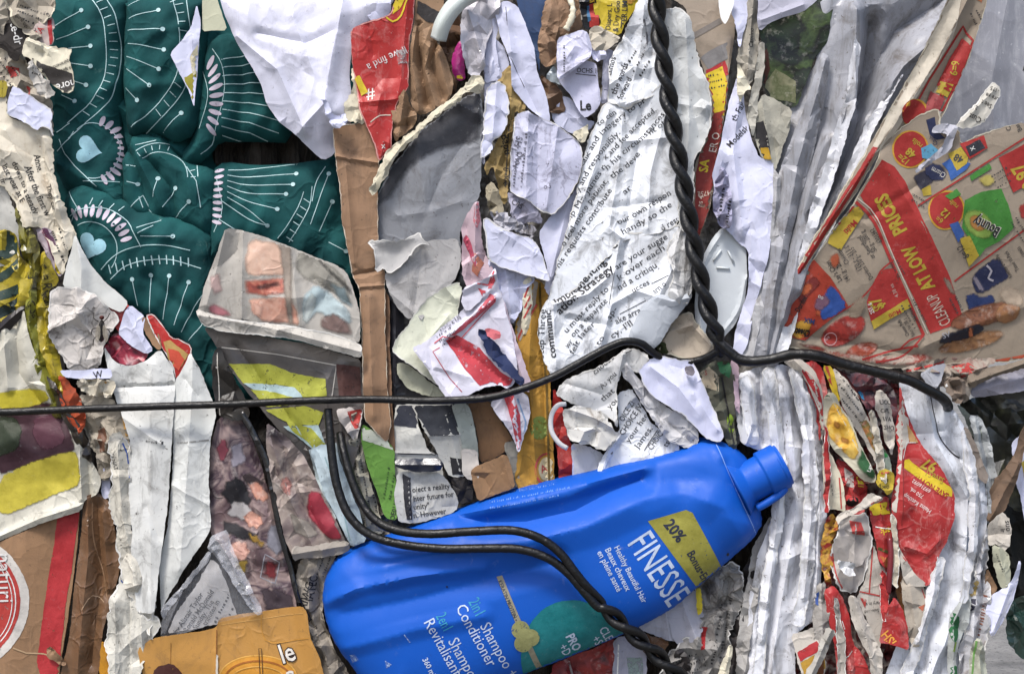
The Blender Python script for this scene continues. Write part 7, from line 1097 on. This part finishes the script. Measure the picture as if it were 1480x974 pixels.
piece('newspaper', 'cream newsprint side fold left of the red torn column', 'newspaper', [(1188, 640), (1200, 654), (1212, 680), (1220, 700), (1222, 740), (1212, 736), (1192, 736), (1190, 700)], 18, CREAM, [('l', [(1213, 690), (1216, 740)], 2, RED2), ('p', [(1218, 700), (1224, 700), (1228, 740), (1220, 742)], RED), ('g', 1200, 700, 20, -80, 4, 1, KD)], cr=2.5, cs=35, tear=.6)
piece('red_flyer', 'torn red flyer column with yellow print around a black spot painted as the shade of a hole', 'flyer', [(1210, 660), (1228, 672), (1246, 690), (1256, 716), (1250, 740), (1226, 750), (1216, 736)], 12, RP, [('p', [(1236, 688), (1250, 690), (1252, 704), (1240, 702)], YI), ('p', [(1220, 676), (1232, 684), (1234, 706), (1222, 702)], ink('b5aaa4', .3)), ('p', ell(1232, 724, 9, 7, 20), ink('0f0b0c', 0))], cr=7, cs=18, tear=1.5)  # black ellipse paints the shade of a hole onto the paper
piece('torn_newsprint', 'white curling shred pointing right over the red torn column', 'newspaper', [(1208, 748), (1220, 740), (1240, 728), (1258, 712), (1268, 716), (1278, 722), (1262, 730), (1240, 738), (1222, 752), (1212, 760)], 34, FL2, [('l', [(1258, 728), (1276, 718)], 2, RED2)], fold=[(5, 6, [(1214, 752), (1272, 720)])], cr=3, cs=16, tear=1)
piece('red_flyer', 'red and yellow lettered flyer fold between shred and ketchup advert', 'flyer', [(1256, 724), (1284, 716), (1290, 760), (1288, 800), (1282, 830), (1270, 810), (1262, 770)], 18, RP, [('p', [(1256, 728), (1286, 724), (1286, 742), (1258, 744)], YI), ('t', '$', 1276, 744, 16, 180, RED, {'b': .03}), ('t', 'ark', 1286, 762, 13, 184, YI, {'b': .02}), ('l', [(1260, 760), (1288, 764)], 1.5, WI), ('l', [(1264, 790), (1286, 798)], 4, ink('4a4a1c', .2)), ('p', [(1262, 800), (1284, 806), (1284, 826), (1274, 822)], ink('a8602c', .3), 1)], fold=[(5, 9, [(1272, 724), (1278, 820)])], cr=3, cs=30)
piece('newspaper', 'grey plain torn newsprint with a curled white tear in the red torn column', 'newspaper', [(1200, 790), (1212, 762), (1222, 748), (1240, 742), (1254, 738), (1260, 770), (1258, 800), (1250, 840), (1234, 858), (1214, 854), (1204, 830)], 22, paper('9f9994', dirt=.15, crinkle=.4), [('p', [(1228, 752), (1244, 754), (1250, 774), (1230, 770)], RED2), ('l', sp2([(1204, 800), (1208, 830), (1218, 850)]), 2, RED2)], fold=[(5, 8, [(1236, 745), (1232, 850)])], cr=4, cs=26, tear=1.6, rim=(2, TORN))
piece('torn_paper', 'small bright white curled tear on the grey torn newsprint', 'torn paper', [(1208, 808), (1222, 812), (1238, 814), (1232, 824), (1238, 832), (1224, 832), (1214, 824)], 36, WHITE, cr=5, cs=10, tear=1.5)
piece('newspaper', 'newsprint panel with a red line frame and upside down small words', 'newspaper', [(1246, 776), (1262, 786), (1272, 816), (1284, 824), (1282, 860), (1276, 910), (1270, 950), (1256, 900), (1240, 870), (1240, 858), (1252, 830)], 16, FL2, [('l', [(1261, 790), (1256, 858)], 2, RED2), ('l', [(1242, 854), (1278, 862)], 2, RED2), ('t', 'Selected', 1270, 879, 7, 187, KD), ('t', 'vary in st', 1272, 868, 7, 187, KD), ('p', [(1242, 862), (1252, 866), (1250, 878)], RED2), ('p', [(1251, 784), (1256, 800), (1252, 816), (1249, 800)], ink('2f3f7a', .4))], cr=3, cs=40, tear=1)
piece('red_flyer', 'long curved red flyer strip running down to the bottom edge', 'flyer', [(1190, 852), (1204, 844), (1214, 856), (1228, 890), (1234, 930), (1250, 950), (1262, 985), (1210, 985), (1206, 930), (1196, 890)], 20, RP, [('l', [(1214, 956), (1232, 940)], 1.2, WI), ('l', [(1216, 896), (1220, 908)], 1.2, WI)], fold=[(7, 12, [(1200, 856), (1222, 930), (1234, 985)]), (-4, 8, [(1232, 900), (1236, 980)])], cr=3, cs=45, tear=.7)
piece('newspaper', 'curled beige newsprint ribbon over the long curved red strip', 'newspaper', [(1226, 858), (1238, 862), (1248, 890), (1262, 912), (1274, 940), (1276, 985), (1260, 985), (1256, 950), (1240, 920), (1230, 890)], 32, FL2, fold=[(8, 9, [(1232, 862), (1250, 920), (1268, 980)])], cr=3, cs=30, tear=.8)
piece('red_flyer', 'red and yellow printed edge left of the newsprint panel column', 'flyer', [(1192, 750), (1202, 740), (1212, 752), (1206, 790), (1200, 830), (1206, 850), (1192, 846), (1186, 800)], 18, printed(['8a2622', '7a1f1c', 'a8822c', '5a1a18', '9a8f84'], 160), cr=6, cs=18, tear=1.5)
piece('newspaper', 'grey wrinkled newsprint roll at the left of the red strip near the bottom', 'newspaper', [(1180, 842), (1194, 840), (1198, 880), (1200, 910), (1190, 930), (1176, 930), (1174, 900)], 20, paper('9f9a94', dirt=.4, crinkle=.9), [('p', [(1178, 850), (1183, 850), (1182, 874), (1178, 872)], BLU)], fold=[(6, 8, [(1186, 845), (1188, 925)])], cr=4, cs=20, tear=1)
piece('newspaper', 'newsprint corner with red and yellow border at the bottom edge', 'newspaper', [(1144, 918), (1180, 906), (1186, 930), (1196, 960), (1186, 985), (1160, 985)], 22, FL2, [('p', [(1152, 942), (1184, 924), (1188, 936), (1156, 956)], RED), ('p', [(1156, 956), (1190, 938), (1196, 985), (1164, 985)], ink('a8822c', .3)), ('p', [(1172, 960), (1190, 952), (1192, 985), (1176, 985)], ink('6a3a1c', .4))], cr=3, cs=35, tear=.8)
piece('newspaper', 'rolled grey newsprint lip beside the red and yellow bordered corner', 'newspaper', [(1196, 905), (1208, 912), (1196, 940), (1182, 970), (1172, 985), (1160, 985), (1176, 950), (1186, 924)], 32, paper('a8a49c', dirt=.3, crinkle=.7), fold=[(7, 7, [(1200, 910), (1168, 980)])], cr=3, cs=20, tear=1)
# ketchup advert
piece('ketchup_advert', 'large red torn advert with a yellow save banner and upside down lettering', 'flyer',
      [(1302, 556), (1310, 590), (1322, 620), (1338, 648), (1356, 670), (1372, 698), (1381, 716), (1379, 750), (1368, 784), (1358, 800), (1352, 830), (1342, 848), (1330, 842), (1318, 826), (1304, 800), (1292, 762), (1289, 730), (1296, 690), (1300, 650), (1296, 620), (1300, 590)], 34, RP,
      [('p', [(1296, 560), (1306, 560), (1314, 600), (1316, 640), (1306, 650), (1302, 690), (1296, 740), (1290, 740), (1290, 700), (1298, 650), (1292, 610)], ink('b9b2a8', .15)), ('p', [(1311, 610), (1320, 622), (1330, 640), (1318, 640)], ink('b08a5a', .3)),
       ('p', [(1309, 665), (1316, 664), (1340, 684), (1378, 706), (1376, 718), (1362, 716), (1330, 692), (1308, 676)], YI), ('t', 'SAVE NOW!', 1372, 714, 12, 149, FR, {'b': .03, 'sx': .76}), ('t', 'SaveS1', 1366, 692, 13, 152, FY, {'b': .01, 'sx': .8}), ('t', '.97', 1360, 672, 22, 155, FY, {'b': .03}), ('t', 'Heinz Ketchup', 1346, 737, 9.5, 147, ink('c9b5b0', .15), {'sx': .8}), ('t', '750 mL', 1336, 716, 8, 147, ink('c9b5b0', .15)), ('t', '69716092', 1346, 708, 8, 147, ink('c9b5b0', .15)), ('l', [(1306, 665), (1312, 640), (1326, 640)], 1, WI), ('l', [(1306, 660), (1304, 760)], 1, ink('7a1f1c', .3))],
      fold=[(6, 14, [(1304, 560), (1306, 740)]), (5, 10, [(1310, 790), (1340, 800), (1356, 780)]), (-4, 9, [(1320, 740), (1345, 835)])], hinge=[((1360, 680), (1350, 840), -.3, 30)], mound=[(1335, 740, 40, 8)], cr=3, cs=60, tear=.6, g=4.2, rim=(1.2, ink('c98f88', .3)))
piece('newspaper', 'white newsprint corner with a thin red line under the ketchup advert', 'newspaper', [(1290, 752), (1296, 780), (1308, 806), (1324, 832), (1342, 846), (1332, 848), (1312, 846), (1306, 838), (1300, 810), (1290, 780)], 30, FL2, [('l', [(1294, 770), (1306, 806), (1330, 834)], 1.8, RED2)], cr=2, cs=30, tear=.5)
piece('newspaper', 'beige hollow newsprint fold hanging below the ketchup advert', 'newspaper', [(1300, 822), (1312, 842), (1336, 846), (1342, 870), (1338, 900), (1328, 940), (1320, 938), (1312, 910), (1304, 870)], 24, paper('a89f92', dirt=.3, crinkle=.6), [('p', [(1326, 876), (1336, 872), (1332, 882)], ink('a85a40', .4)), ('l', [(1332, 850), (1341, 876)], 1.5, RED2)], fold=[(7, 10, [(1312, 840), (1326, 930)])], cr=4, cs=28, tear=.8)
piece('brown_strip', 'brown and ochre curled strip inside the hollow newsprint fold', 'paper strip', [(1292, 818), (1302, 822), (1306, 860), (1314, 900), (1322, 934), (1312, 920), (1302, 890), (1294, 850)], 16, paper('6b4a2c', dirt=.3, rough=.4), fold=[(6, 6, [(1298, 822), (1312, 910)])], cr=3, cs=18)
piece('red_flyer', 'red pointed flyer tip with orange letters at the foot of the column', 'flyer', [(1284, 876), (1292, 860), (1304, 878), (1312, 906), (1314, 940), (1300, 934), (1284, 930), (1270, 930), (1276, 900)], 36, RP, [('t', 'KTISH', 1308, 942, 19, 128, ink('c98a35', .15), {'b': .02, 'sx': .8}), ('p', [(1288, 858), (1296, 856), (1306, 880), (1312, 906), (1302, 880)], ink('b9b2a8', .1))], fold=[(4, 8, [(1290, 866), (1300, 930)])], cr=2, cs=30, tear=.5)
tube('red_pen', spline([(1287, 778, 28), (1288, 800, 32), (1286, 830, 34), (1284, 858, 32)], 4), 4.2, plastic('6a1f26', .3, .5, .1, .1), 34, label='thin dark red and grey pen like stick standing in the red flyers', cat='stick', sides=10)
# white roll
RW = paper('d2d5dc', dirt=.5, crinkle=.35, rough=.45, streak=.45, rot=-.4, cs=55)
piece('plastic_sheet', 'bluish white rolled plastic sheet behind the ketchup advert running to the bottom', 'plastic sheet',
      [(1298, 550), (1316, 546), (1350, 566), (1376, 590), (1396, 620), (1414, 660), (1424, 700), (1428, 740), (1424, 800), (1412, 850), (1396, 900), (1384, 985), (1276, 985), (1296, 930), (1326, 900), (1340, 840), (1352, 800), (1356, 740), (1340, 690), (1316, 640), (1302, 590)], 10, RW,
      [('l', sp2([(1345, 570), (1350, 600), (1360, 632), (1376, 654), (1388, 662)]), 2.5, ink('2f2c30', .2))], fold=[(16, 18, [(1330, 560), (1350, 640), (1396, 720), (1390, 850), (1340, 980)]), (-9, 9, [(1345, 570), (1360, 632), (1390, 664)]), (12, 14, [(1376, 600), (1404, 660), (1418, 740)]), (-9, 10, [(1410, 700), (1400, 780), (1396, 860)])], cr=4, cs=60, tear=.4, g=4.5)
piece('cardboard_piece', 'grey brown cracked card edge along the right side of the white roll', 'cardboard', [(1392, 616), (1400, 622), (1414, 650), (1428, 690), (1424, 700), (1414, 690), (1402, 650)], 24, paper('7a7068', dirt=.3), cr=2.5, cs=25, tear=.8)
piece('white_strip', 'grey white layered strips between the roll and the torn brown flap', 'paper strip', [(1400, 600), (1418, 600), (1432, 640), (1442, 690), (1440, 740), (1428, 760), (1422, 700), (1410, 650)], 4, paper('9c9fa0', dirt=.4, crinkle=.6), fold=[(9, 8, [(1408, 610), (1430, 740)]), (-8, 6, [(1418, 620), (1436, 700)])], cr=4, cs=30)
piece('brown_flap', 'torn brown cardboard flap rising at the right edge', 'cardboard', [(1426, 752), (1424, 720), (1434, 700), (1450, 680), (1464, 660), (1474, 630), (1484, 610), (1488, 630), (1474, 680), (1464, 710), (1450, 740), (1436, 760)], 10, paper('6d5847', dirt=.4, crinkle=.5), fold=[(7, 12, [(1430, 750), (1470, 670)])], cr=3, cs=35, tear=1.2, t=3)
piece('lavender_paper', 'lavender card with a yellow panel at the right edge behind the brown flap', 'card', [(1462, 640), (1478, 626), (1500, 640), (1500, 780), (1484, 764), (1476, 720), (1468, 700)], -10, LAV, [('p', [(1476, 668), (1500, 650), (1500, 710), (1482, 700)], ink('b5a03a', .2))], cr=2.5, cs=35)
piece('newspaper', 'beige torn newsprint with dark upright letters below the brown flap', 'newspaper', [(1428, 760), (1440, 744), (1452, 740), (1462, 760), (1458, 790), (1450, 800), (1440, 786), (1428, 790)], 14, NEWS, [('t', 'suo', 1452, 752, 12, -84, K), ('t', 'ir', 1446, 764, 9, -84, K)], cr=5, cs=20, tear=1.4)
piece('newspaper', 'pale greenish newsprint curl under the beige lettered piece', 'newspaper', [(1434, 786), (1448, 792), (1458, 800), (1462, 830), (1458, 850), (1446, 852), (1440, 830), (1436, 810)], 16, paper('a8a893', dirt=.3), [('g', 1438, 800, 40, -70, 6, 2, KD)], fold=[(6, 9, [(1442, 792), (1454, 846)])], cr=3, cs=25, tear=1)
piece('lavender_paper', 'lavender folded card with a white pointed corner low at the right side', 'card', [(1424, 880), (1432, 860), (1450, 850), (1464, 836), (1470, 810), (1474, 810), (1472, 838), (1464, 870), (1448, 900), (1434, 920), (1428, 910)], 18, LAV, [('p', [(1430, 918), (1450, 880), (1472, 830), (1470, 850), (1460, 884), (1436, 918)], ink('c9c9d6', .1))], fold=[(5, 8, [(1470, 815), (1434, 912)])], cr=2.5, cs=35, tear=.4)
piece('brown_scrap', 'small tan paper piece above the lavender folded card', 'paper scrap', [(1426, 820), (1436, 836), (1444, 852), (1430, 862), (1424, 850)], 6, BROWN, cr=3, cs=18)
piece('green_white_wrapper', 'green and white shiny wrapper tube standing beside the white roll at the bottom', 'wrapper', [(1372, 892), (1384, 870), (1396, 850), (1404, 862), (1400, 900), (1386, 930), (1380, 950), (1386, 985), (1370, 985), (1368, 930)], 22, paper('a5a8a5', dirt=.3, rough=.3, spec=.6), [('p', [(1368, 888), (1378, 884), (1388, 892), (1384, 922), (1376, 928), (1370, 910)], ink('1c5a30', .1), 1), ('p', [(1368, 965), (1382, 958), (1384, 985), (1368, 985)], ink('1c5a30', .1)), ('l', [(1380, 926), (1376, 940)], 3, ink('7f9a3a', .2))], fold=[(8, 9, [(1394, 856), (1376, 900), (1376, 980)])], cr=3, cs=25, tear=.5)
piece('crushed_film', 'tall crushed whitish film and paper seam at the right end of the bale', 'plastic film', [(1404, 830), (1416, 800), (1426, 760), (1432, 790), (1428, 840), (1432, 880), (1426, 930), (1420, 985), (1384, 985), (1384, 940), (1398, 900)], 14, paper('b2b2b6', dirt=.7, crinkle=1.2, rough=.35, spec=.6, cs=55, dirtcol='6a5a48'), [('p', [(1400, 865), (1410, 864), (1406, 880), (1400, 886)], ink('1c1c30', .1)), ('p', [(1402, 840), (1412, 836), (1410, 860), (1402, 862)], ink('a8925a', .5)), ('g', 1418, 920, 60, 82, 8, 2, ink('7a4a3a', .5))], fold=[(10, 9, [(1420, 780), (1408, 880), (1400, 980)]), (-9, 7, [(1426, 800), (1418, 900), (1412, 980)])], cr=7, cs=24, tear=2, rim=(1.5, TORN))
piece('cream_film', 'pale green white twisted plastic end at the bottom right of the bale', 'plastic film', [(1404, 930), (1414, 920), (1424, 940), (1430, 985), (1400, 985)], 28, paper('a9aa98', dirt=.4, rough=.35, spec=.6), [('l', [(1410, 925), (1404, 980)], 2.5, ink('5f8a45', .3))], fold=[(6, 6, [(1414, 925), (1416, 985)])], cr=4, cs=16, tear=1)
# under the flyer on the right
piece('torn_newsprint', 'tangled red and beige newsprint shreds under the flyer, right of the wire end', 'newspaper', [(1300, 530), (1340, 520), (1400, 516), (1440, 520), (1420, 540), (1400, 560), (1396, 584), (1384, 580), (1370, 566), (1356, 556), (1330, 548), (1310, 540)], 14, paper('8f857a', dirt=.5, crinkle=1, dirtcol='6a2420'), [('p', [(1376, 530), (1400, 524), (1412, 534), (1390, 546)], RED2), ('p', [(1350, 530), (1366, 528), (1352, 552), (1344, 545)], ink('6a5a78', .3)), ('l', [(1310, 536), (1370, 522)], 3, RED2)], fold=[(8, 8, [(1320, 536), (1396, 540)]), (-8, 7, [(1370, 522), (1388, 576)])], cr=8, cs=18, tear=2.5)
piece('plastic_sheet', 'small grey white sheet corner just above the wire end', 'plastic sheet', [(1328, 540), (1350, 528), (1368, 524), (1362, 546), (1352, 562), (1340, 556)], 24, paper('a5a6ac', dirt=.2), cr=2, cs=25)
piece('brown_wad', 'brown torn twist with silvery tip beside the wire end', 'paper wad', [(1366, 548), (1384, 544), (1402, 552), (1396, 566), (1392, 580), (1380, 582), (1368, 566)], 26, paper('7a6c60', dirt=.4, crinkle=1), [('p', [(1352, 556), (1366, 550), (1370, 558), (1356, 562)], WI)], cr=7, cs=14, tear=2)
piece('grey_film', 'grey lavender torn film under the flyer at the right edge', 'plastic film', [(1400, 560), (1430, 540), (1470, 528), (1500, 520), (1500, 560), (1456, 568), (1424, 574), (1404, 574)], 8, paper('8a8893', dirt=.2, rough=.4), fold=[(7, 12, [(1404, 566), (1500, 540)])], cr=3.5, cs=40, tear=.8)
piece('brown_film', 'brown newsprint roll between the flyer and the grey torn film', 'newspaper', [(1396, 546), (1420, 532), (1460, 524), (1500, 516), (1490, 530), (1450, 540), (1420, 552), (1404, 562)], 20, paper('75695c', dirt=.4), fold=[(8, 8, [(1402, 552), (1486, 522)])], cr=3, cs=25, tear=1)
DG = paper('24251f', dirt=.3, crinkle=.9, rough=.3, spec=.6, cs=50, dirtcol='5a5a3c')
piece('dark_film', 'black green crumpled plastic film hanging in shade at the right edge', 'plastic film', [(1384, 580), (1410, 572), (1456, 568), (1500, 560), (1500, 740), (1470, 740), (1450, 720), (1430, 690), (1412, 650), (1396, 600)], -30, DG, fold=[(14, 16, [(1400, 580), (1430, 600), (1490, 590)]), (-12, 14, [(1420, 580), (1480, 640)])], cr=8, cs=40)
piece('grey_green_film', 'grey green torn film strip below the black film', 'plastic film', [(1382, 582), (1394, 590), (1412, 616), (1424, 620), (1426, 650), (1440, 690), (1444, 740), (1434, 700), (1420, 660), (1400, 620)], -6, paper('7f857c', dirt=.4, crinkle=.6), cr=5, cs=28, tear=1)
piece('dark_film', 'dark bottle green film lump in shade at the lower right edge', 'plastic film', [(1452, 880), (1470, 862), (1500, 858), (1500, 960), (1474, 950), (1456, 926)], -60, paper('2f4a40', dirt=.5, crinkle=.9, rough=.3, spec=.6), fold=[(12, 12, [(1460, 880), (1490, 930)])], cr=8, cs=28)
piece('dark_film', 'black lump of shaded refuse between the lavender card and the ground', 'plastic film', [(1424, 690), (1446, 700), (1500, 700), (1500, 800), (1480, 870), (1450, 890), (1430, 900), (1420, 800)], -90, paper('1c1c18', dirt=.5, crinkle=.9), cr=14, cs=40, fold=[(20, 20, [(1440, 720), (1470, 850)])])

# ================================================================ the bottle
BP = plastic('0a50b0', .52, .3, .10, .14, sss=.0, coat=.0, bs=45)
bt = empty('shampoo_bottle', 'large blue plastic shampoo bottle lying tilted in the lower middle', 'bottle', 790, 830, 8)
LW = ink('b9c6dc', .05, .4); LT = ink('0f6f74', .05, .4); LG = ink('8f8a3a', .08, .4); LK = ink('23283a', .05, .4); LC = ink('2f8fae', .3, .4)
bd = [('p', [(932, 747), (986, 731), (995, 735), (1042, 820), (1044, 832), (1012, 853), (1003, 843)], LG), ('t', '20%', 954, 752, 23, -52, LK, {'b': .03, 'sx': .86}), ('t', 'Bonus•En p', 987, 793, 17, -60, LK, {'b': .02, 'sx': .8}),
      ('t', 'FINESSE', 902, 778, 56, -57, LW, {'b': .004, 'sx': .6}), ('t', 'Healthy Beautiful Hair', 884, 784, 12, -63, LW, {'sx': .84}), ('t', 'Beaux cheveux', 871, 787, 12.5, -63, LW, {'sx': .88}), ('t', 'en pleine santé', 860, 791, 12.5, -63, LW, {'sx': .84}),
      ('p', [(757, 975), (752, 945), (755, 915), (766, 890), (784, 870), (806, 860), (832, 858), (852, 864), (872, 880), (890, 892), (912, 898), (924, 906), (896, 918), (822, 949), (780, 966)], LT, 1), ('t', 'PRO', 816, 911, 18, -63, LW, {'b': .03, 'sx': .8}), ('t', '+D', 806, 926, 18, -63, LW, {'sx': .8}), ('t', 'CLE', 863, 902, 18, -60, LW, {'sx': .8}), ('t', '+S', 853, 916, 18, -60, LW, {'sx': .8}),
      ('p', [(718, 826), (726, 824), (786, 966), (778, 968)], ink('8a8470', .08, .4)), ('t', 'KERATIN PROTEIN • PROTEINE DE', 720, 832, 8, -67, LK, {'b': .01, 'sx': .84}), ('p', ell(752, 900, 13, 13, 0), ink('8a8a5a', .3, .4)), ('p', ell(766, 912, 13, 13, 0), ink('8a8a5a', .3, .4)), ('p', ell(756, 920, 13, 13, 0), ink('8a8a5a', .3, .4)),
      ('t', '2in1', 678, 860, 24, -62, LC, {'b': .0, 'sx': .62}), ('t', 'Shampoo +', 694, 894, 23, -62, LW, {'sx': .86, 'b': .0}), ('t', 'Conditioner', 660, 868, 23, -62, LW, {'sx': .86, 'b': .0}), ('t', '2en1', 632, 880, 23, -62, LC, {'b': .0, 'sx': .6}), ('t', 'Shampooing +', 649, 916, 23, -62, LW, {'sx': .86, 'b': .0}), ('t', 'Revitalisant', 615, 888, 23, -62, LW, {'sx': .86, 'b': .0}), ('t', '360 ml (12', 613, 942, 11.5, -64, LW, {'b': .02}),
      ('g', 706, 717, 120, 11, 5, 3, ink('5f86cc', .4, .4)), ('p', [(508, 940), (516, 938), (522, 946), (512, 952)], ink('9fb4d8', .9)), ('p', [(560, 944), (570, 950), (562, 956)], ink('9fb4d8', .9)), ('l', [(588, 906), (596, 918)], 1.2, ink('9fb4d8', .8)), ('p', ell(648, 840, 1.6, 1.3, 0, 8), K), ('p', ell(1048, 797, 2.2, 2.8, 0, 8), K), ('l', sp2([(1032, 640), (1052, 690), (1086, 762), (1092, 772)]), 1.3, ink('7fa0e0', .2))]
piece('body', None, None, [(466, 862), (470, 834), (485, 806), (509, 792), (543, 779), (577, 768), (631, 749), (699, 722), (760, 702), (822, 688), (923, 664), (985, 648), (1010, 634), (1030, 634), (1060, 644), (1082, 664), (1090, 690), (1098, 730), (1102, 757), (1090, 776), (1052, 811), (1008, 848), (971, 880), (923, 906), (896, 918), (822, 949), (757, 973), (680, 1010), (560, 1030), (528, 990), (509, 962), (495, 945), (479, 920), (470, 892)], 8, BP, bd,
      body=52, bw=95, bp=2.3, cr=.8, cs=150, tear=0, rnd=2, g=4, t=34, parent=bt, sharp=45, soft=True, cap=99, dj=0,
      fold=[(-17, 24, [(664, 744), (700, 752), (760, 750), (830, 734), (880, 708), (926, 690)]), (9, 16, [(655, 752), (664, 742), (720, 728), (790, 712), (860, 692), (930, 674)]), (9, 34, [(560, 812), (640, 790), (760, 776), (850, 752), (930, 716), (985, 708), (1040, 728), (1066, 770)]),
            (6, 14, [(474, 866), (520, 842), (600, 824), (700, 812)]), (-9, 30, [(500, 880), (600, 858), (700, 832), (800, 806)]), (-5, 12, [(1044, 668), (1060, 704), (1094, 768)]), (4, 10, [(1030, 642), (1048, 684), (1086, 760)]), (-6, 20, [(530, 800), (620, 772), (650, 762)]), (5, 18, [(500, 930), (600, 900), (700, 880)]), (-5, 30, [(930, 706), (960, 690), (1010, 690)])],
      mound=[(600, 850, 60, 5), (700, 850, 70, 5), (980, 700, 26, -7)])
nk = Vector((math.cos(math.radians(27)), -math.sin(math.radians(27)), 0))
def npt(d, h=28): return (1068 + nk.x * d, 704 + nk.y * d, h)
def prof(t):
    d = t * 76
    return 44 - d * .9 if d < 16 else (30 if d < 44 else (34 if d < 72 else 31))
tube('neck', [npt(d) for d in np.arange(-4, 73, 1.5)], prof, BP, 28, parent=bt, sides=36)
tube('thread', [(npt(66)[0] + 30 * math.cos(a) * nk.y * 1.0, npt(66)[1] - 30 * math.cos(a) * nk.x * 1.0, 28 + 33 * math.sin(a)) for a in np.linspace(-.6, 3.8, 30)], 2.2, BP, 28, parent=bt, sides=8)
tube('tab', spline([(1094, 734, 40), (1108, 726, 42), (1126, 714, 42), (1135, 705, 40)], 3), 6, BP, 40, parent=bt, sides=12)

# ================================================================ baling wires
WM = plastic('0a0909', .40, .45, .4, .03, bs=220)
tube('baling_wire', spline([(-60, 598, 44), (0, 596, 46), (120, 591, 50), (240, 587, 46), (340, 584, 44), (440, 579, 52), (540, 577, 48), (620, 579, 50), (700, 575, 56), (750, 563, 58), (800, 544, 56), (850, 517, 54), (885, 499, 54), (907, 493, 54), (928, 497, 48), (948, 512, 38), (968, 521, 28), (1000, 523, 26), (1022, 517, 34), (1040, 506, 44)], 4), 5.5, WM, 50,
     label='long black wire stretched across the bale from the left edge to the twist', cat='wire', sides=16, bumpy=.03)
def twisted(name, label, path, R, r, pitch, z, tails):
    e = empty(name, label, 'wire', path[0][0], path[0][1], z); p = spline(path, 3)
    for k in (0, 1):
        s_ = strand(p, R, pitch, math.pi * k); s_ = s_[:-3] + tails[k] if tails[k] else s_
        if tails[k]: s_ = spline(s_[::3] if len(s_) < 40 else s_[:-len(tails[k])][::3] + tails[k], 3)
        tube('strand', s_, (lambda t: r * min(1, (1 - t) * 22 + .25)) if k == 0 else r, WM, z, parent=e, sides=14, bumpy=.03)
twisted('twisted_wire', 'thick twisted pair of black wires coming down from the top edge', [(946, -30, 56), (950, 20, 58), (955, 70, 60), (964, 130, 60), (975, 200, 60), (988, 270, 58), (1000, 340, 56), (1014, 410, 54), (1028, 460, 52), (1038, 490, 50)], 6.2, 7.5, 88, 56,
        [[(1052, 506, 50), (1075, 521, 52), (1110, 520, 58), (1145, 512, 60), (1180, 514, 62), (1220, 526, 58), (1270, 538, 56), (1310, 548, 56), (1340, 562, 50), (1366, 576, 40), (1382, 590, 12), (1390, 604, -34)], [(1040, 502, 44), (1046, 512, 36)]])
lw = empty('looped_wire', 'black wire bent into a narrow loop over the blue bottle', 'wire', 480, 640, 60)
tw = spline([(850, 856, 84), (880, 882, 80), (912, 912, 74), (945, 942, 62), (975, 972, 52), (1010, 1006, 44)], 3)
s0 = strand(tw, 6.8, 88, -.4); s1 = strand(tw, 6.8, 88, -.4 + math.pi)
tube('strand', spline([(472, 592, 40), (475, 620, 46), (479, 660, 52), (487, 702, 58), (504, 742, 66), (534, 770, 72), (580, 784, 76), (640, 790, 80), (700, 789, 84), (750, 790, 86), (790, 802, 88), (818, 822, 88), (836, 842, 88)] + s0[6::3], 3), 6.4, WM, 60, parent=lw, sides=16, bumpy=.03)
tube('strand', spline([(488, 628, 24), (493, 650, 36), (503, 682, 46), (518, 718, 54), (540, 748, 64), (572, 764, 72), (620, 769, 78), (680, 765, 84), (740, 763, 88), (780, 774, 90), (808, 794, 92), (830, 822, 92), (846, 842, 90)] + s1[6::3], 3), 6.4, WM, 60, parent=lw, sides=16, bumpy=.03)
